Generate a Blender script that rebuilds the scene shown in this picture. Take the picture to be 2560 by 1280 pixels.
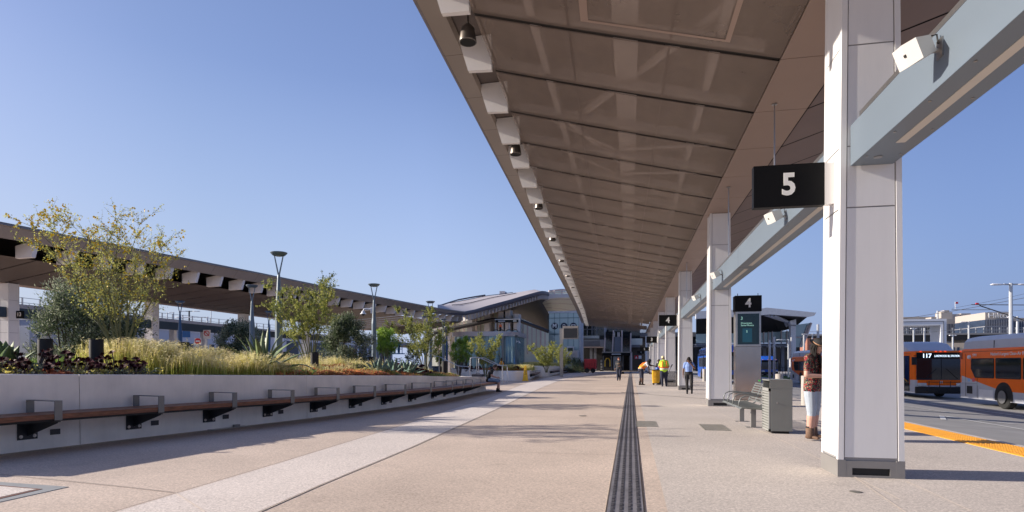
import bpy, bmesh, math, random
import numpy as np
from mathutils import Vector, Matrix
R = math.radians
random.seed(7); rng = np.random.default_rng(7)
for o in list(bpy.data.objects): bpy.data.objects.remove(o)
sc = bpy.context.scene
# ---------------------------------------------------------------- camera, sky, sun, exposure
CH, FP, HY, YAW = 1.35, 1500.0, 910.0, math.atan(297/1500)
cam = bpy.data.objects.new('camera', bpy.data.cameras.new('camera')); sc.collection.objects.link(cam)
cam.location = (0, 0, CH); cam.rotation_euler = (R(90), 0, YAW)
cam.data.sensor_width = 36; cam.data.lens = FP/2560*36; cam.data.shift_y = (HY-640)/2560
cam.data.clip_start = 0.05; cam.data.clip_end = 4000
sc.camera = cam
SUN_EL, SUN_DEV = R(22.3), R(4)
w = bpy.data.worlds.new("World"); sc.world = w; w.use_nodes = True
nt = w.node_tree; bg = nt.nodes['Background']
sky = nt.nodes.new('ShaderNodeTexSky'); sky.sky_type = 'NISHITA'; sky.sun_disc = False
sky.sun_elevation = SUN_EL; sky.sun_rotation = R(-90)-SUN_DEV
sky.altitude = 30; sky.air_density = 1.15; sky.dust_density = 0.9; sky.ozone_density = 3.0
_n = nt.nodes.new; _l = nt.links.new
_tc = _n('ShaderNodeTexCoord'); _sx = _n('ShaderNodeSeparateXYZ'); _l(_tc.outputs['Generated'], _sx.inputs[0])
_tint = _n('ShaderNodeVectorMath'); _tint.operation = 'MULTIPLY'; _tint.inputs[1].default_value = (1.15, 1.03, 1.17); _l(sky.outputs[0], _tint.inputs[0])
_mr = _n('ShaderNodeMapRange'); _mr.inputs[1].default_value = -.02; _mr.inputs[2].default_value = .42; _mr.inputs[3].default_value = .92; _mr.inputs[4].default_value = 0; _l(_sx.outputs[2], _mr.inputs[0])
_mx = _n('ShaderNodeMix'); _mx.data_type = 'RGBA'; _l(_mr.outputs[0], _mx.inputs[0]); _l(_tint.outputs[0], _mx.inputs[6])
_mrx = _n('ShaderNodeMapRange'); _mrx.inputs[1].default_value = -.9; _mrx.inputs[2].default_value = .75; _mrx.inputs[3].default_value = 1.0; _mrx.inputs[4].default_value = 0; _l(_sx.outputs[0], _mrx.inputs[0])
_hz = _n('ShaderNodeMix'); _hz.data_type = 'RGBA'; _hz.inputs[6].default_value = (1.3, 2.2, 4.3, 1); _hz.inputs[7].default_value = (3.75, 4.55, 6.2, 1); _l(_mrx.outputs[0], _hz.inputs[0]); _l(_hz.outputs[2], _mx.inputs[7])
_cr = _n('ShaderNodeValToRGB'); _e = _cr.color_ramp.elements; _e[0].position = .03; _e[0].color = (.82,.80,.79,1); _e[1].position = .95; _e[1].color = (.62,.66,.78,1)
for _p, _c in ((.20,(.90,.90,.90,1)),(.34,(1.08,1.06,1.08,1)),(.52,(1.05,1.04,1.06,1)),(.72,(.78,.80,.90,1))): _x = _e.new(_p); _x.color = _c
_m2 = _n('ShaderNodeMapRange'); _m2.inputs[1].default_value = -1; _m2.inputs[2].default_value = 1; _l(_sx.outputs[0], _m2.inputs[0]); _l(_m2.outputs[0], _cr.inputs[0])
_fm = _n('ShaderNodeVectorMath'); _fm.operation = 'MULTIPLY'; _l(_mx.outputs[2], _fm.inputs[0]); _l(_cr.outputs[0], _fm.inputs[1]); _l(_fm.outputs[0], bg.inputs[0]); bg.inputs[1].default_value = 0.095
sl = bpy.data.lights.new('sun', 'SUN'); sl.energy = 4.95; sl.angle = R(0.53); sl.color = (1, .90, .78)
so = bpy.data.objects.new('sun', sl); sc.collection.objects.link(so)
sd = Vector((math.cos(SUN_DEV)*math.cos(SUN_EL), math.sin(SUN_DEV)*math.cos(SUN_EL), -math.sin(SUN_EL)))
so.rotation_euler = sd.to_track_quat('-Z', 'Y').to_euler(); so.location = (-40, -10, 40)
sc.view_settings.view_transform = 'Standard'; sc.view_settings.look = 'None'
sc.view_settings.exposure = 0.62; sc.view_settings.gamma = 1
sc.cycles.max_bounces = 8; sc.cycles.transparent_max_bounces = 16; sc.cycles.use_denoising = True
sc.cycles.sample_clamp_indirect = 8
# ---------------------------------------------------------------- helpers
ca, sa = math.cos(YAW), math.sin(YAW)
def W(px, py, D):
    u = (px-1280)/FP
    return Vector((D*(-sa+ca*u), D*(ca+sa*u), CH+(HY-py)/FP*D))
def G(px, py, z=0.0):
    v = W(px, py, FP*(CH-z)/(py-HY)); v.z = z; return v
def XZ(px, py, Y):
    u = (px-1280)/FP; return W(px, py, Y/(ca+sa*u))
def YZ(px, py, X):
    u = (px-1280)/FP; return W(px, py, X/(-sa+ca*u))
MATS = {}
def mat(name, col, rough=.6, metal=0, var=.08, scale=3., bump=0, spec=.5, trans=0, emis=None, alpha=1, bscale=None):
    if name in MATS: return MATS[name]
    m = bpy.data.materials.new(name); m.use_nodes = True; n = m.node_tree; b = n.nodes['Principled BSDF']
    b.inputs['Roughness'].default_value = rough; b.inputs['Metallic'].default_value = metal
    b.inputs['Specular IOR Level'].default_value = spec; b.inputs['Transmission Weight'].default_value = trans
    b.inputs['Alpha'].default_value = alpha
    tc = n.nodes.new('ShaderNodeTexCoord')
    nz = n.nodes.new('ShaderNodeTexNoise'); nz.inputs['Scale'].default_value = scale; nz.inputs['Detail'].default_value = 6
    n.links.new(tc.outputs['Object'], nz.inputs['Vector'])
    rp = n.nodes.new('ShaderNodeValToRGB'); e = rp.color_ramp.elements
    e[0].position = .3; e[1].position = .7
    e[0].color = (*[max(0, c*(1-var)) for c in col], 1); e[1].color = (*[min(1, c*(1+var)) for c in col], 1)
    n.links.new(nz.outputs['Fac'], rp.inputs[0]); n.links.new(rp.outputs[0], b.inputs['Base Color'])
    if bump:
        n2 = n.nodes.new('ShaderNodeTexNoise'); n2.inputs['Scale'].default_value = bscale or scale*8; n2.inputs['Detail'].default_value = 4
        n.links.new(tc.outputs['Object'], n2.inputs['Vector'])
        bp = n.nodes.new('ShaderNodeBump'); bp.inputs['Strength'].default_value = bump; bp.inputs['Distance'].default_value = .02
        n.links.new(n2.outputs['Fac'], bp.inputs['Height']); n.links.new(bp.outputs[0], b.inputs['Normal'])
    if emis:
        b.inputs['Emission Color'].default_value = (*emis[0], 1); b.inputs['Emission Strength'].default_value = emis[1]
    MATS[name] = m; return m
def aggregate(name, col, speck=.22, big=.13, joint=None):
    """exposed-aggregate paving: fine stones, soft large stains"""
    m = bpy.data.materials.new(name); m.use_nodes = True; n = m.node_tree; b = n.nodes['Principled BSDF']; L = n.links.new
    tc = n.nodes.new('ShaderNodeTexCoord')
    v = n.nodes.new('ShaderNodeTexVoronoi'); v.inputs['Scale'].default_value = 75; L(tc.outputs['Object'], v.inputs['Vector'])
    a = n.nodes.new('ShaderNodeTexNoise'); a.inputs['Scale'].default_value = 28; a.inputs['Detail'].default_value = 8; L(tc.outputs['Object'], a.inputs['Vector'])
    g = n.nodes.new('ShaderNodeTexNoise'); g.inputs['Scale'].default_value = .45; g.inputs['Detail'].default_value = 5; g.inputs['Roughness'].default_value = .6; L(tc.outputs['Object'], g.inputs['Vector'])
    sp = n.nodes.new('ShaderNodeSeparateColor'); L(v.outputs['Color'], sp.inputs[0])
    mr = n.nodes.new('ShaderNodeMapRange'); mr.inputs[3].default_value = 1-speck; mr.inputs[4].default_value = 1+speck*.7; L(sp.outputs[0], mr.inputs[0])
    m2 = n.nodes.new('ShaderNodeMapRange'); m2.inputs[1].default_value = .3; m2.inputs[2].default_value = .7; m2.inputs[3].default_value = 1-big; m2.inputs[4].default_value = 1+big; L(g.outputs['Fac'], m2.inputs[0])
    m3 = n.nodes.new('ShaderNodeMapRange'); m3.inputs[1].default_value = .3; m3.inputs[2].default_value = .7; m3.inputs[3].default_value = .86; m3.inputs[4].default_value = 1.12; L(a.outputs['Fac'], m3.inputs[0])
    mu = n.nodes.new('ShaderNodeMath'); mu.operation = 'MULTIPLY'; L(mr.outputs[0], mu.inputs[0]); L(m2.outputs[0], mu.inputs[1])
    st = n.nodes.new('ShaderNodeTexNoise'); st.inputs['Scale'].default_value = 2.6; st.inputs['Detail'].default_value = 3; L(tc.outputs['Object'], st.inputs['Vector'])
    ms = n.nodes.new('ShaderNodeMapRange'); ms.inputs[1].default_value = .62; ms.inputs[2].default_value = .74; ms.inputs[3].default_value = 1; ms.inputs[4].default_value = .90; L(st.outputs['Fac'], ms.inputs[0])
    mu2 = n.nodes.new('ShaderNodeMath'); mu2.operation = 'MULTIPLY'; L(mu.outputs[0], mu2.inputs[0]); L(ms.outputs[0], mu2.inputs[1]); mu = mu2
    mv = n.nodes.new('ShaderNodeMath'); mv.operation = 'MULTIPLY'; L(mu.outputs[0], mv.inputs[0]); L(m3.outputs[0], mv.inputs[1])
    vm = n.nodes.new('ShaderNodeVectorMath'); vm.operation = 'SCALE'; vm.inputs[0].default_value = col; L(mv.outputs[0], vm.inputs['Scale'])
    L(vm.outputs[0], b.inputs['Base Color']); b.inputs['Roughness'].default_value = .85
    bp = n.nodes.new('ShaderNodeBump'); bp.inputs['Strength'].default_value = .25; bp.inputs['Distance'].default_value = .004
    L(sp.outputs[1], bp.inputs['Height']); L(bp.outputs[0], b.inputs['Normal'])
    MATS[name] = m; return m

class MB:
    def __init__(s): s.v = []; s.f = []; s.m = []
    def add(s, vs, fs, mi=0):
        o = len(s.v); s.v.extend([tuple(p) for p in vs]); s.f.extend([tuple(o+i for i in f) for f in fs]); s.m.extend([mi]*len(fs)); return s
    def quad(s, a, b, c, d, mi=0): return s.add([a, b, c, d], [(0, 1, 2, 3)], mi)
    def box(s, lo, hi, mi=0, M=None, bev=0):
        x0, y0, z0 = lo; x1, y1, z1 = hi
        if bev:
            bm = bmesh.new(); bmesh.ops.create_cube(bm, size=1)
            for v in bm.verts: v.co = ((x0+x1)/2+v.co.x*(x1-x0), (y0+y1)/2+v.co.y*(y1-y0), (z0+z1)/2+v.co.z*(z1-z0))
            bmesh.ops.bevel(bm, geom=list(bm.edges), offset=bev, segments=2, affect='EDGES', profile=.6)
            bm.verts.index_update(); vs = [v.co.copy() for v in bm.verts]; fs = [tuple(v.index for v in f.verts) for f in bm.faces]; bm.free()
        else:
            vs = [(x0,y0,z0),(x1,y0,z0),(x1,y1,z0),(x0,y1,z0),(x0,y0,z1),(x1,y0,z1),(x1,y1,z1),(x0,y1,z1)]
            fs = [(0,3,2,1),(4,5,6,7),(0,1,5,4),(1,2,6,5),(2,3,7,6),(3,0,4,7)]
        if M is not None: vs = [M @ Vector(p) for p in vs]
        return s.add(vs, fs, mi)
    def tube(s, pts, rad, n=8, mi=0, cap=True, flat=1.0):
        pts = [Vector(p) for p in pts]; k = len(pts)
        if not hasattr(rad, '__len__'): rad = [rad]*k
        vs = []; up = None
        for i, p in enumerate(pts):
            t = (pts[min(i+1, k-1)]-pts[max(i-1, 0)])
            t = t.normalized() if t.length > 1e-9 else Vector((0,0,1))
            if up is None: up = Vector((0,0,1)) if abs(t.z) < .9 else Vector((0,1,0))
            a = t.cross(up); a = a.normalized() if a.length > 1e-6 else t.orthogonal().normalized()
            b = a.cross(t).normalized(); up = b
            for j in range(n):
                q = 2*math.pi*j/n; vs.append(p+a*math.cos(q)*rad[i]+b*math.sin(q)*rad[i]*flat)
        fs = [(i*n+j, i*n+(j+1) % n, (i+1)*n+(j+1) % n, (i+1)*n+j) for i in range(k-1) for j in range(n)]
        if cap: fs += [tuple(range(n-1, -1, -1)), tuple((k-1)*n+j for j in range(n))]
        return s.add(vs, fs, mi)
    def lathe(s, c, prof, n=20, mi=0, M=None):
        vs = []
        for r, z in prof:
            for j in range(n):
                q = 2*math.pi*j/n; p = Vector((r*math.cos(q), r*math.sin(q), z))
                vs.append((M @ p if M is not None else p)+Vector(c))
        k = len(prof)
        fs = [(i*n+j, i*n+(j+1) % n, (i+1)*n+(j+1) % n, (i+1)*n+j) for i in range(k-1) for j in range(n)]
        fs += [tuple(range(n-1, -1, -1)), tuple((k-1)*n+j for j in range(n))]
        return s.add(vs, fs, mi)
    def prism(s, poly, d, mi=0):
        """poly: list of 3D points (planar), extruded by vector d"""
        poly = [Vector(p) for p in poly]; d = Vector(d); k = len(poly)
        vs = poly+[p+d for p in poly]
        fs = [tuple(range(k-1, -1, -1)), tuple(range(k, 2*k))]+[(i, (i+1) % k, k+(i+1) % k, k+i) for i in range(k)]
        return s.add(vs, fs, mi)
    def loft(s, rows, mi=0, close=False):
        n = len(rows[0]); vs = [p for r in rows for p in r]
        fs = [(i*n+j, i*n+(j+1) % n, (i+1)*n+(j+1) % n, (i+1)*n+j) for i in range(len(rows)-1) for j in range(n if close else n-1)]
        return s.add(vs, fs, mi)
    def build(s, name, mats, parent=None, world=True, smooth=False, loc=None):
        if not isinstance(mats, (list, tuple)): mats = [mats]
        v = np.array(s.v, dtype=float).reshape(-1, 3)
        off = np.zeros(3)
        if parent is not None and world: off = np.array(parent.get('wl', (0,0,0)))
        if parent is None:
            if loc is None: loc = ((v[:,0].min()+v[:,0].max())/2, (v[:,1].min()+v[:,1].max())/2, v[:,2].min())
            off = np.array(loc)
        v = v-off
        me = bpy.data.meshes.new(name); me.from_pydata(v.tolist(), [], s.f)
        for m in mats: me.materials.append(m)
        me.polygons.foreach_set('material_index', s.m)
        if smooth: me.polygons.foreach_set('use_smooth', [True]*len(s.f)); 
        me.update()
        if smooth == 'auto':
            try: me.set_sharp_from_angle(angle=R(35))
            except Exception: pass
        o = bpy.data.objects.new(name, me); sc.collection.objects.link(o)
        if parent is not None:
            o.parent = parent
            if world: o['wl'] = tuple(off)
        else: o.location = off; o['wl'] = tuple(off)
        return o
class Fast:
    """numpy soup of small quads (leaves, blades, petals)"""
    def __init__(s): s.q = []; s.m = []
    def add(s, c, d, w, mi=0):
        """c centre (n,3), d half-length vectors, w half-width vectors -> diamond-ish leaves"""
        c = np.asarray(c); s.q.append(np.stack([c-d, c+w*.9-d*.1, c+d, c-w*.9-d*.1], 1)); s.m.append(np.broadcast_to(np.asarray(mi), (len(c),)))
    def quads(s, Q, mi=0): Q = np.asarray(Q); s.q.append(Q); s.m.append(np.broadcast_to(np.asarray(mi), (len(Q),)))
    def build(s, name, mats, parent=None, world=True, loc=None):
        Q = np.concatenate(s.q); m = np.concatenate(s.m); n = len(Q)
        off = np.zeros(3)
        if parent is not None and world: off = np.array(parent.get('wl', (0,0,0)))
        if parent is None:
            off = np.array(loc if loc is not None else (Q[...,0].mean(), Q[...,1].mean(), Q[...,2].min()))
        me = bpy.data.meshes.new(name)
        me.vertices.add(n*4); me.vertices.foreach_set('co', (Q.reshape(-1, 3)-off).ravel())
        me.loops.add(n*4); me.loops.foreach_set('vertex_index', np.arange(n*4))
        me.polygons.add(n); me.polygons.foreach_set('loop_start', np.arange(n)*4); me.polygons.foreach_set('loop_total', np.full(n, 4))
        if not isinstance(mats, (list, tuple)): mats = [mats]
        for k in mats: me.materials.append(k)
        me.polygons.foreach_set('material_index', m.astype(np.int32)); me.update(); me.validate()
        o = bpy.data.objects.new(name, me); sc.collection.objects.link(o)
        if parent is not None: o.parent = parent
        else: o.location = off; o['wl'] = tuple(off)
        return o
def unit(n):
    v = rng.normal(size=(n, 3)); return v/np.linalg.norm(v, axis=1, keepdims=True)
def thing(name, label, cat, loc=(0,0,0), group=None, rz=0):
    o = bpy.data.objects.new(name, None); sc.collection.objects.link(o); o.empty_display_size = .2
    o.location = loc; o.rotation_euler.z = rz; o['wl'] = tuple(float(c) for c in loc)
    o['label'] = label; o['category'] = cat
    if group: o['group'] = group
    return o
def tag(o, label, cat, group=None, kind=None):
    o['label'] = label; o['category'] = cat
    if group: o['group'] = group
    if kind: o['kind'] = kind
    return o
def struct(o, label=None): 
    o['kind'] = 'structure'
    if label: o['label'] = label
    return o
def dup(root, loc, label, rz=None, scale=None):
    def cp(o, par):
        c = o.copy(); sc.collection.objects.link(c); c.parent = par
        for k in [x for x in ALLCH.get(o.name, [])]: cp(k, c)
        return c
    r = root.copy(); sc.collection.objects.link(r); r.location = loc; r['wl'] = tuple(float(c) for c in loc)
    if rz is not None: r.rotation_euler.z = rz
    if scale is not None: r.scale = (scale,)*3 if not hasattr(scale, '__len__') else scale
    r['label'] = label
    for k in root.children: 
        c = k.copy(); sc.collection.objects.link(c); c.parent = r
        for g in k.children:
            d = g.copy(); sc.collection.objects.link(d); d.parent = c
    return r
def text(name, body, size, mat_, M, parent=None, bold=.0, align='CENTER', depth=.004, sx=1.0):
    cu = bpy.data.curves.new('t', 'FONT'); cu.body = body; cu.size = size; cu.align_x = align; cu.align_y = 'CENTER'
    cu.offset = bold*size; cu.extrude = depth; cu.resolution_u = 3
    t = bpy.data.objects.new('t', cu); sc.collection.objects.link(t)
    bpy.context.view_layer.update()
    me = bpy.data.meshes.new_from_object(t.evaluated_get(bpy.context.evaluated_depsgraph_get()))
    bpy.data.objects.remove(t)
    me.name = name; me.transform(Matrix.Diagonal((sx, 1, 1, 1))); me.transform(M)
    me.materials.clear(); me.materials.append(mat_)
    o = bpy.data.objects.new(name, me); sc.collection.objects.link(o)
    if parent is not None:
        me.transform(Matrix.Translation(-Vector(parent.get('wl', (0,0,0))))); o.parent = parent
    return o
def FACE_Y(x, y, z):  # text plane facing -Y
    return Matrix.Translation((x, y, z)) @ Matrix.Rotation(R(90), 4, 'X')
def FACE_X(x, y, z):  # text plane facing -X
    return Matrix.Translation((x, y, z)) @ Matrix.Rotation(R(-90), 4, 'Z') @ Matrix.Rotation(R(90), 4, 'X')
def lerp(a, b, t): return a+(b-a)*t
def interp(x, xs, ys): return float(np.interp(x, xs, ys))
# ---------------------------------------------------------------- materials
M_tan = aggregate('tan_aggregate', (.55, .45, .375)); M_pale = aggregate('pale_aggregate', (.66, .59, .54), .22, .07)
M_grey = aggregate('grey_aggregate', (.53, .475, .43), .25, .08)
M_road = mat('asphalt_concrete', (.27, .265, .26), .9, var=.12, scale=1.2, bump=.2, bscale=60)
M_earth = mat('far_ground', (.16, .15, .14), .95, var=.2, scale=.05)
M_conc = mat('planter_concrete', (.90, .84, .77), .8, var=.10, scale=1.6, bump=.12, bscale=25)
def streaks(m, amt=.10, sc_=(3,3,.35)):
    n = m.node_tree; L = n.links.new; b = n.nodes['Principled BSDF']; src = [l for l in n.links if l.to_socket == b.inputs['Base Color']][0].from_socket
    mp = n.nodes.new('ShaderNodeMapping'); mp.inputs['Scale'].default_value = sc_; L(n.nodes['Texture Coordinate'].outputs['Object'], mp.inputs[0])
    z = n.nodes.new('ShaderNodeTexNoise'); z.inputs['Scale'].default_value = 2.2; z.inputs['Detail'].default_value = 8; z.inputs['Roughness'].default_value = .7; L(mp.outputs[0], z.inputs['Vector'])
    r = n.nodes.new('ShaderNodeMapRange'); r.inputs[1].default_value = .45; r.inputs[2].default_value = .75; r.inputs[3].default_value = 1; r.inputs[4].default_value = 1-amt; L(z.outputs['Fac'], r.inputs[0])
    v = n.nodes.new('ShaderNodeVectorMath'); v.operation = 'SCALE'; L(src, v.inputs[0]); L(r.outputs[0], v.inputs['Scale']); L(v.outputs[0], b.inputs['Base Color'])
streaks(M_conc, .08)
M_white = mat('white_metal_panel', (.80, .79, .78), .42, var=.015, scale=.8)
streaks(M_white, .05, (2,2,.3))
M_whiteb = mat('white_reveal', (.30, .29, .29), .5, var=.03)
M_base = mat('column_base_metal', (.27, .26, .25), .45, .3, var=.05)
M_black = mat('black_metal', (.003, .003, .004), .5, var=.05, spec=.2)
M_blackm = mat('black_matte', (.015, .014, .014), .7, var=.2)
M_soff = mat('bronze_panel', (.38, .275, .22), .45, .25, var=.04, scale=.7)
M_fasc = mat('bronze_fascia', (.40, .34, .29), .4, .3, var=.05, scale=1.)
M_lip = mat('bronze_lip', (.20, .155, .14), .4, .3, var=.05, scale=1.)
M_dark = mat('dark_gap', (.03, .025, .022), .8)
M_rib = mat('rib_paint', (.84, .81, .78), .5, var=.03, scale=.6)
M_beam = mat('blue_grey_paint', (.18, .225, .275), .38, .25, var=.03, scale=.8)
M_lightstrip = mat('lamp_diffuser', (.62, .58, .52), .4, var=.02)
M_steel = mat('brushed_steel', (.42, .41, .40), .3, .9, var=.06, scale=4)
M_lamp = mat('lamp_post_paint', (.17, .22, .26), .4, .2, var=.04)
M_lampb = mat('blue_post_paint', (.035, .10, .20), .4, .2, var=.05)
M_text = mat('white_lettering', (.82, .82, .80), .5, var=.01)
M_wood = mat('ipe_wood', (.20, .075, .035), .5, var=.45, scale=1.)
M_glassd = mat('dark_glass', (.012, .016, .02), .06, var=.1, spec=.6)
M_glass = mat('blue_green_glass', (.20, .33, .36), .08, .35, var=.10, scale=.25, spec=.8)
M_soil = mat('soil', (.06, .045, .03), .95, var=.3, scale=6)
# wood grain stretched
def wood():
    n = M_wood.node_tree
    for k in n.nodes:
        if k.type == 'TEX_NOISE':
            mp = n.nodes.new('ShaderNodeMapping'); mp.inputs['Scale'].default_value = (6, 6, 60)
            n.links.new(n.nodes['Texture Coordinate'].outputs['Object'], mp.inputs[0]); n.links.new(mp.outputs[0], k.inputs['Vector'])
wood()
def perforated():
    m = bpy.data.materials.new('perforated_bronze_mesh'); m.use_nodes = True; n = m.node_tree; L = n.links.new
    b = n.nodes['Principled BSDF']; out = n.nodes['Material Output']; b.inputs['Roughness'].default_value = .5; b.inputs['Metallic'].default_value = .2
    tc = n.nodes.new('ShaderNodeTexCoord'); nz = n.nodes.new('ShaderNodeTexNoise'); nz.inputs['Scale'].default_value = 1.3; nz.inputs['Detail'].default_value = 7
    nz.inputs['Roughness'].default_value = .65
    L(tc.outputs['Object'], nz.inputs['Vector'])
    rp = n.nodes.new('ShaderNodeValToRGB'); rp.color_ramp.elements[0].color = (.35, .272, .222, 1); rp.color_ramp.elements[1].color = (.41, .318, .26, 1)
    rp.color_ramp.elements[0].position = .3; rp.color_ramp.elements[1].position = .7
    L(nz.outputs['Fac'], rp.inputs[0]); L(rp.outputs[0], b.inputs['Base Color'])
    tr = n.nodes.new('ShaderNodeBsdfTransparent'); mx = n.nodes.new('ShaderNodeMixShader'); mx.inputs[0].default_value = .50
    L(b.outputs[0], mx.inputs[1]); L(tr.outputs[0], mx.inputs[2]); L(mx.outputs[0], out.inputs[0]); return m
M_perf = perforated()
M_deck = mat('underside_deck', (.17, .14, .125), .7, var=.08)
M_strl = mat('roof_steel', (.50, .43, .39), .6, var=.05)
# ---------------------------------------------------------------- ground, road, paving
b = MB(); b.quad((-1500,-400,-.62),(1500,-400,-.62),(1500,2500,-.62),(-1500,2500,-.62)); struct(b.build('ground', M_earth), 'flat distant ground')
KX = 6.35
b = MB(); b.box((-75,-30,-.5),(KX-.16,150,0)); struct(b.build('plaza_pavement', M_tan), 'tan exposed aggregate plaza')
b = MB(); b.box((KX-.155,-30,-.5),(KX,150,.003)); struct(b.build('kerb', M_grey), 'grey concrete kerb along the bus road')
b = MB(); rows = []
for x, z in ((KX+.003,-.13),(9,-.28),(13,-.5),(60,-.5)): rows.append([(x,-40,z),(x,150,z)])
b.loft(rows); r_ = b.build('road', M_road); struct(r_, 'grey bus roadway')
def roadz(x): return interp(x, (KX, 9, 13, 60), (-.13, -.28, -.5, -.5))
# grey paving lane beside the columns
b = MB(); b.quad((.33,-20,.004),(KX-.16,-20,.004),(KX-.16,112,.004),(.33,112,.004)); struct(b.build('side_pavement', M_grey), 'pale grey aggregate strip under the canopy')
# pale curved band
Lf = [(150,1330),(287,1280),(440,1234),(700,1157),(1020,1059),(1118,1026),(1217,997),(1304,962),(1348,949),(1395,938),(1440,931),(1490,926)]
Rt = [(560,1330),(651,1280),(800,1214),(1026,1120),(1173,1054),(1240,1024),(1304,993),(1350,971),(1392,954),(1450,940),(1500,933),(1545,928)]
b = MB(); b.loft([[G(*p, .004) for p in Lf], [G(*p, .004) for p in Rt]]); struct(b.build('pale_pavement_band', M_pale), 'pale curved band in the tan paving')
# joints
M_joint = mat('paving_joint', (.20, .165, .14), .9)
M_jointl = mat('pale_joint', (.66, .58, .50), .9)
def strip(pts, wd, z, m, name, mb=None):
    own = mb is None; mb = mb or MB()
    pts = [Vector((p[0], p[1], z)) for p in pts]; A = []; B = []
    for i, p in enumerate(pts):
        t = (pts[min(i+1, len(pts)-1)]-pts[max(0, i-1)]).normalized(); n = Vector((-t.y, t.x, 0))*wd/2
        A.append(p-n); B.append(p+n)
    mb.loft([A, B])
    return struct(mb.build(name, m)) if own else mb
b = MB()
for P in (Lf, Rt): strip([G(*p) for p in P], .012, .009, None, '', b)
strip([G(0,1187),G(290,1216),G(440,1233)], .012, .009, None, '', b)
for y in (3.2, 9.0, 15.2, 21.3, 27.4, 39.6, 51.8): strip([(-4.5 if y>9 else -2,y),(.3,y-.02)], .010, .009, None, '', b)
struct(b.build('pavement_joint_lines', M_joint))
b = MB()
for pts in ([G(440,1234),G(512,1280)], [G(1776,1024),G(1960,1104),G(2130,1190),G(2250,1250)], [G(2265,1204),G(2430,1280)], [G(2130,1190),G(2290,1300)]): strip(pts, .012, .0095, None, '', b)
struct(b.build('pale_pavement_joint', M_jointl))
# tactile guide strip (charcoal ribbed tiles) with a real raised pattern
M_tact = mat('charcoal_tactile_tile', (.17, .165, .185), .6, var=.25, scale=3)
M_tactd = mat('tactile_bar', (.06, .058, .067), .55, var=.25, scale=6)
t = thing('tactile_strip', 'long charcoal ribbed tactile guide strip set in the paving', 'tactile paving', (-.1, 50, 0))
sx0, sx1 = -.215, .115
b = MB(); y = 1.0
while y < 112:
    g = .0035 if y < 30 else 0
    b.box((sx0, y+g, 0), (sx1, y+.305-g, .011)); y += .305
b.build('tile', M_tact, t)
b = MB(); y = 1.0
while y < 60:
    for k in range(4):
        xc = sx0+.045+k*.08
        if y < 22:
            for h0 in (.018, .165): b.box((xc-.0155, y+h0, .0105), (xc+.0155, y+h0+.122, .017), bev=.006 if y < 9 else 0)
        else: b.box((xc-.0155, y+.02, .0105), (xc+.0155, y+.285, .0165))
    y += .305
b.build('raised_bar', M_tactd, t)
b = MB(); b.box((sx0-.014,1,.0),(sx0-.004,112,.0065)); b.box((sx1+.004,1,.0),(sx1+.014,112,.0065)); b.build('edge_trim', M_steel, t)
# covers and small marks in the paving
M_cover = mat('cover_plate', (.30, .285, .255), .6, .1, var=.15, scale=6)
M_hatch = mat('cover_mark', (.16, .15, .13), .7)
def cover(x0, y0, x1, y1, label, n=14):
    t = thing('utility_cover', label, 'cover plate', ((x0+x1)/2, (y0+y1)/2, 0), 'utility covers in the paving')
    b = MB(); b.box((x0,y0,.0),(x1,y1,.009)); b.build('plate', M_cover, t)
    b = MB()
    for i in range(n):
        for j in range(6):
            u0 = x0+.03+(x1-x0-.06)*(i+.15)/n; u1 = x0+.03+(x1-x0-.06)*(i+.75)/n; v = y0+(y1-y0)*(j+.5)/6
            b.box((u0, v-.012, .0085), (u1, v+.012, .0125))
    b.box((x0+.02,y0+.02,.0085),(x0+.03,y1-.02,.0115)); [b.box((x0+.02,y0+(y1-y0)*(j+.5)/6-.004,.0085),(x1-.02,y0+(y1-y0)*(j+.5)/6+.004,.0115)) for j in range(6)]
    b.build('tread_pattern', M_hatch, t)
p0, p1 = G(1588,1053), G(1642,1068); cover(p0.x, p1.y, p1.x+.03, p0.y, 'small square patterned cover plate beside the tactile strip')
p0, p1 = G(1745,1061), G(1843,1078); cover(p0.x, p1.y, p1.x-.1, p0.y, 'wide patterned cover plate in the grey paving before the trash bin', 20)
b = MB(); c = G(2139,1231); b.lathe((c.x,c.y,.004), [(.001,0),(.06,0),(.06,.006),(.001,.006)], 20); tag(b.build('floor_drain_cap', M_hatch), 'small round dark metal cap in the paving by the nearest column', 'drain cap')
b = MB(); c = G(1457,1040); b.lathe((c.x,c.y,.004), [(.001,0),(.10,0),(.10,.006),(.001,.006)], 20); tag(b.build('floor_drain_cap', M_hatch), 'small round dark cap alone in the tan paving', 'drain cap')
# corner hatch bottom left
t = thing('planted_floor_hatch', 'large rust edged hatch with grey frame in the paving at the lower left corner', 'floor hatch', G(0,1225))
M_frame = mat('grey_hatch_frame', (.30, .31, .31), .6); M_rust = mat('rust_edge', (.16, .07, .05), .8)
b = MB(); Q = [G(*p) for p in ((-700,1190),(0,1206),(172,1218),(0,1256),(-700,1420))]
b.prism([Vector((p.x,p.y,0)) for p in Q], (0,0,.006)); b.build('frame', M_frame, t)
Q2 = [G(*p) for p in ((-700,1204),(0,1215),(106,1224.5),(0,1249),(-700,1400))]
b = MB(); b.prism([Vector((p.x,p.y,.005)) for p in Q2], (0,0,.005)); b.build('rust_edge', M_rust, t)
Q3 = [G(*p) for p in ((-700,1209),(0,1218),(90,1225.5),(0,1245.5),(-700,1390))]
b = MB(); b.prism([Vector((p.x,p.y,.009)) for p in Q3], (0,0,.004)); b.build('infill', M_pale, t)
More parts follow.
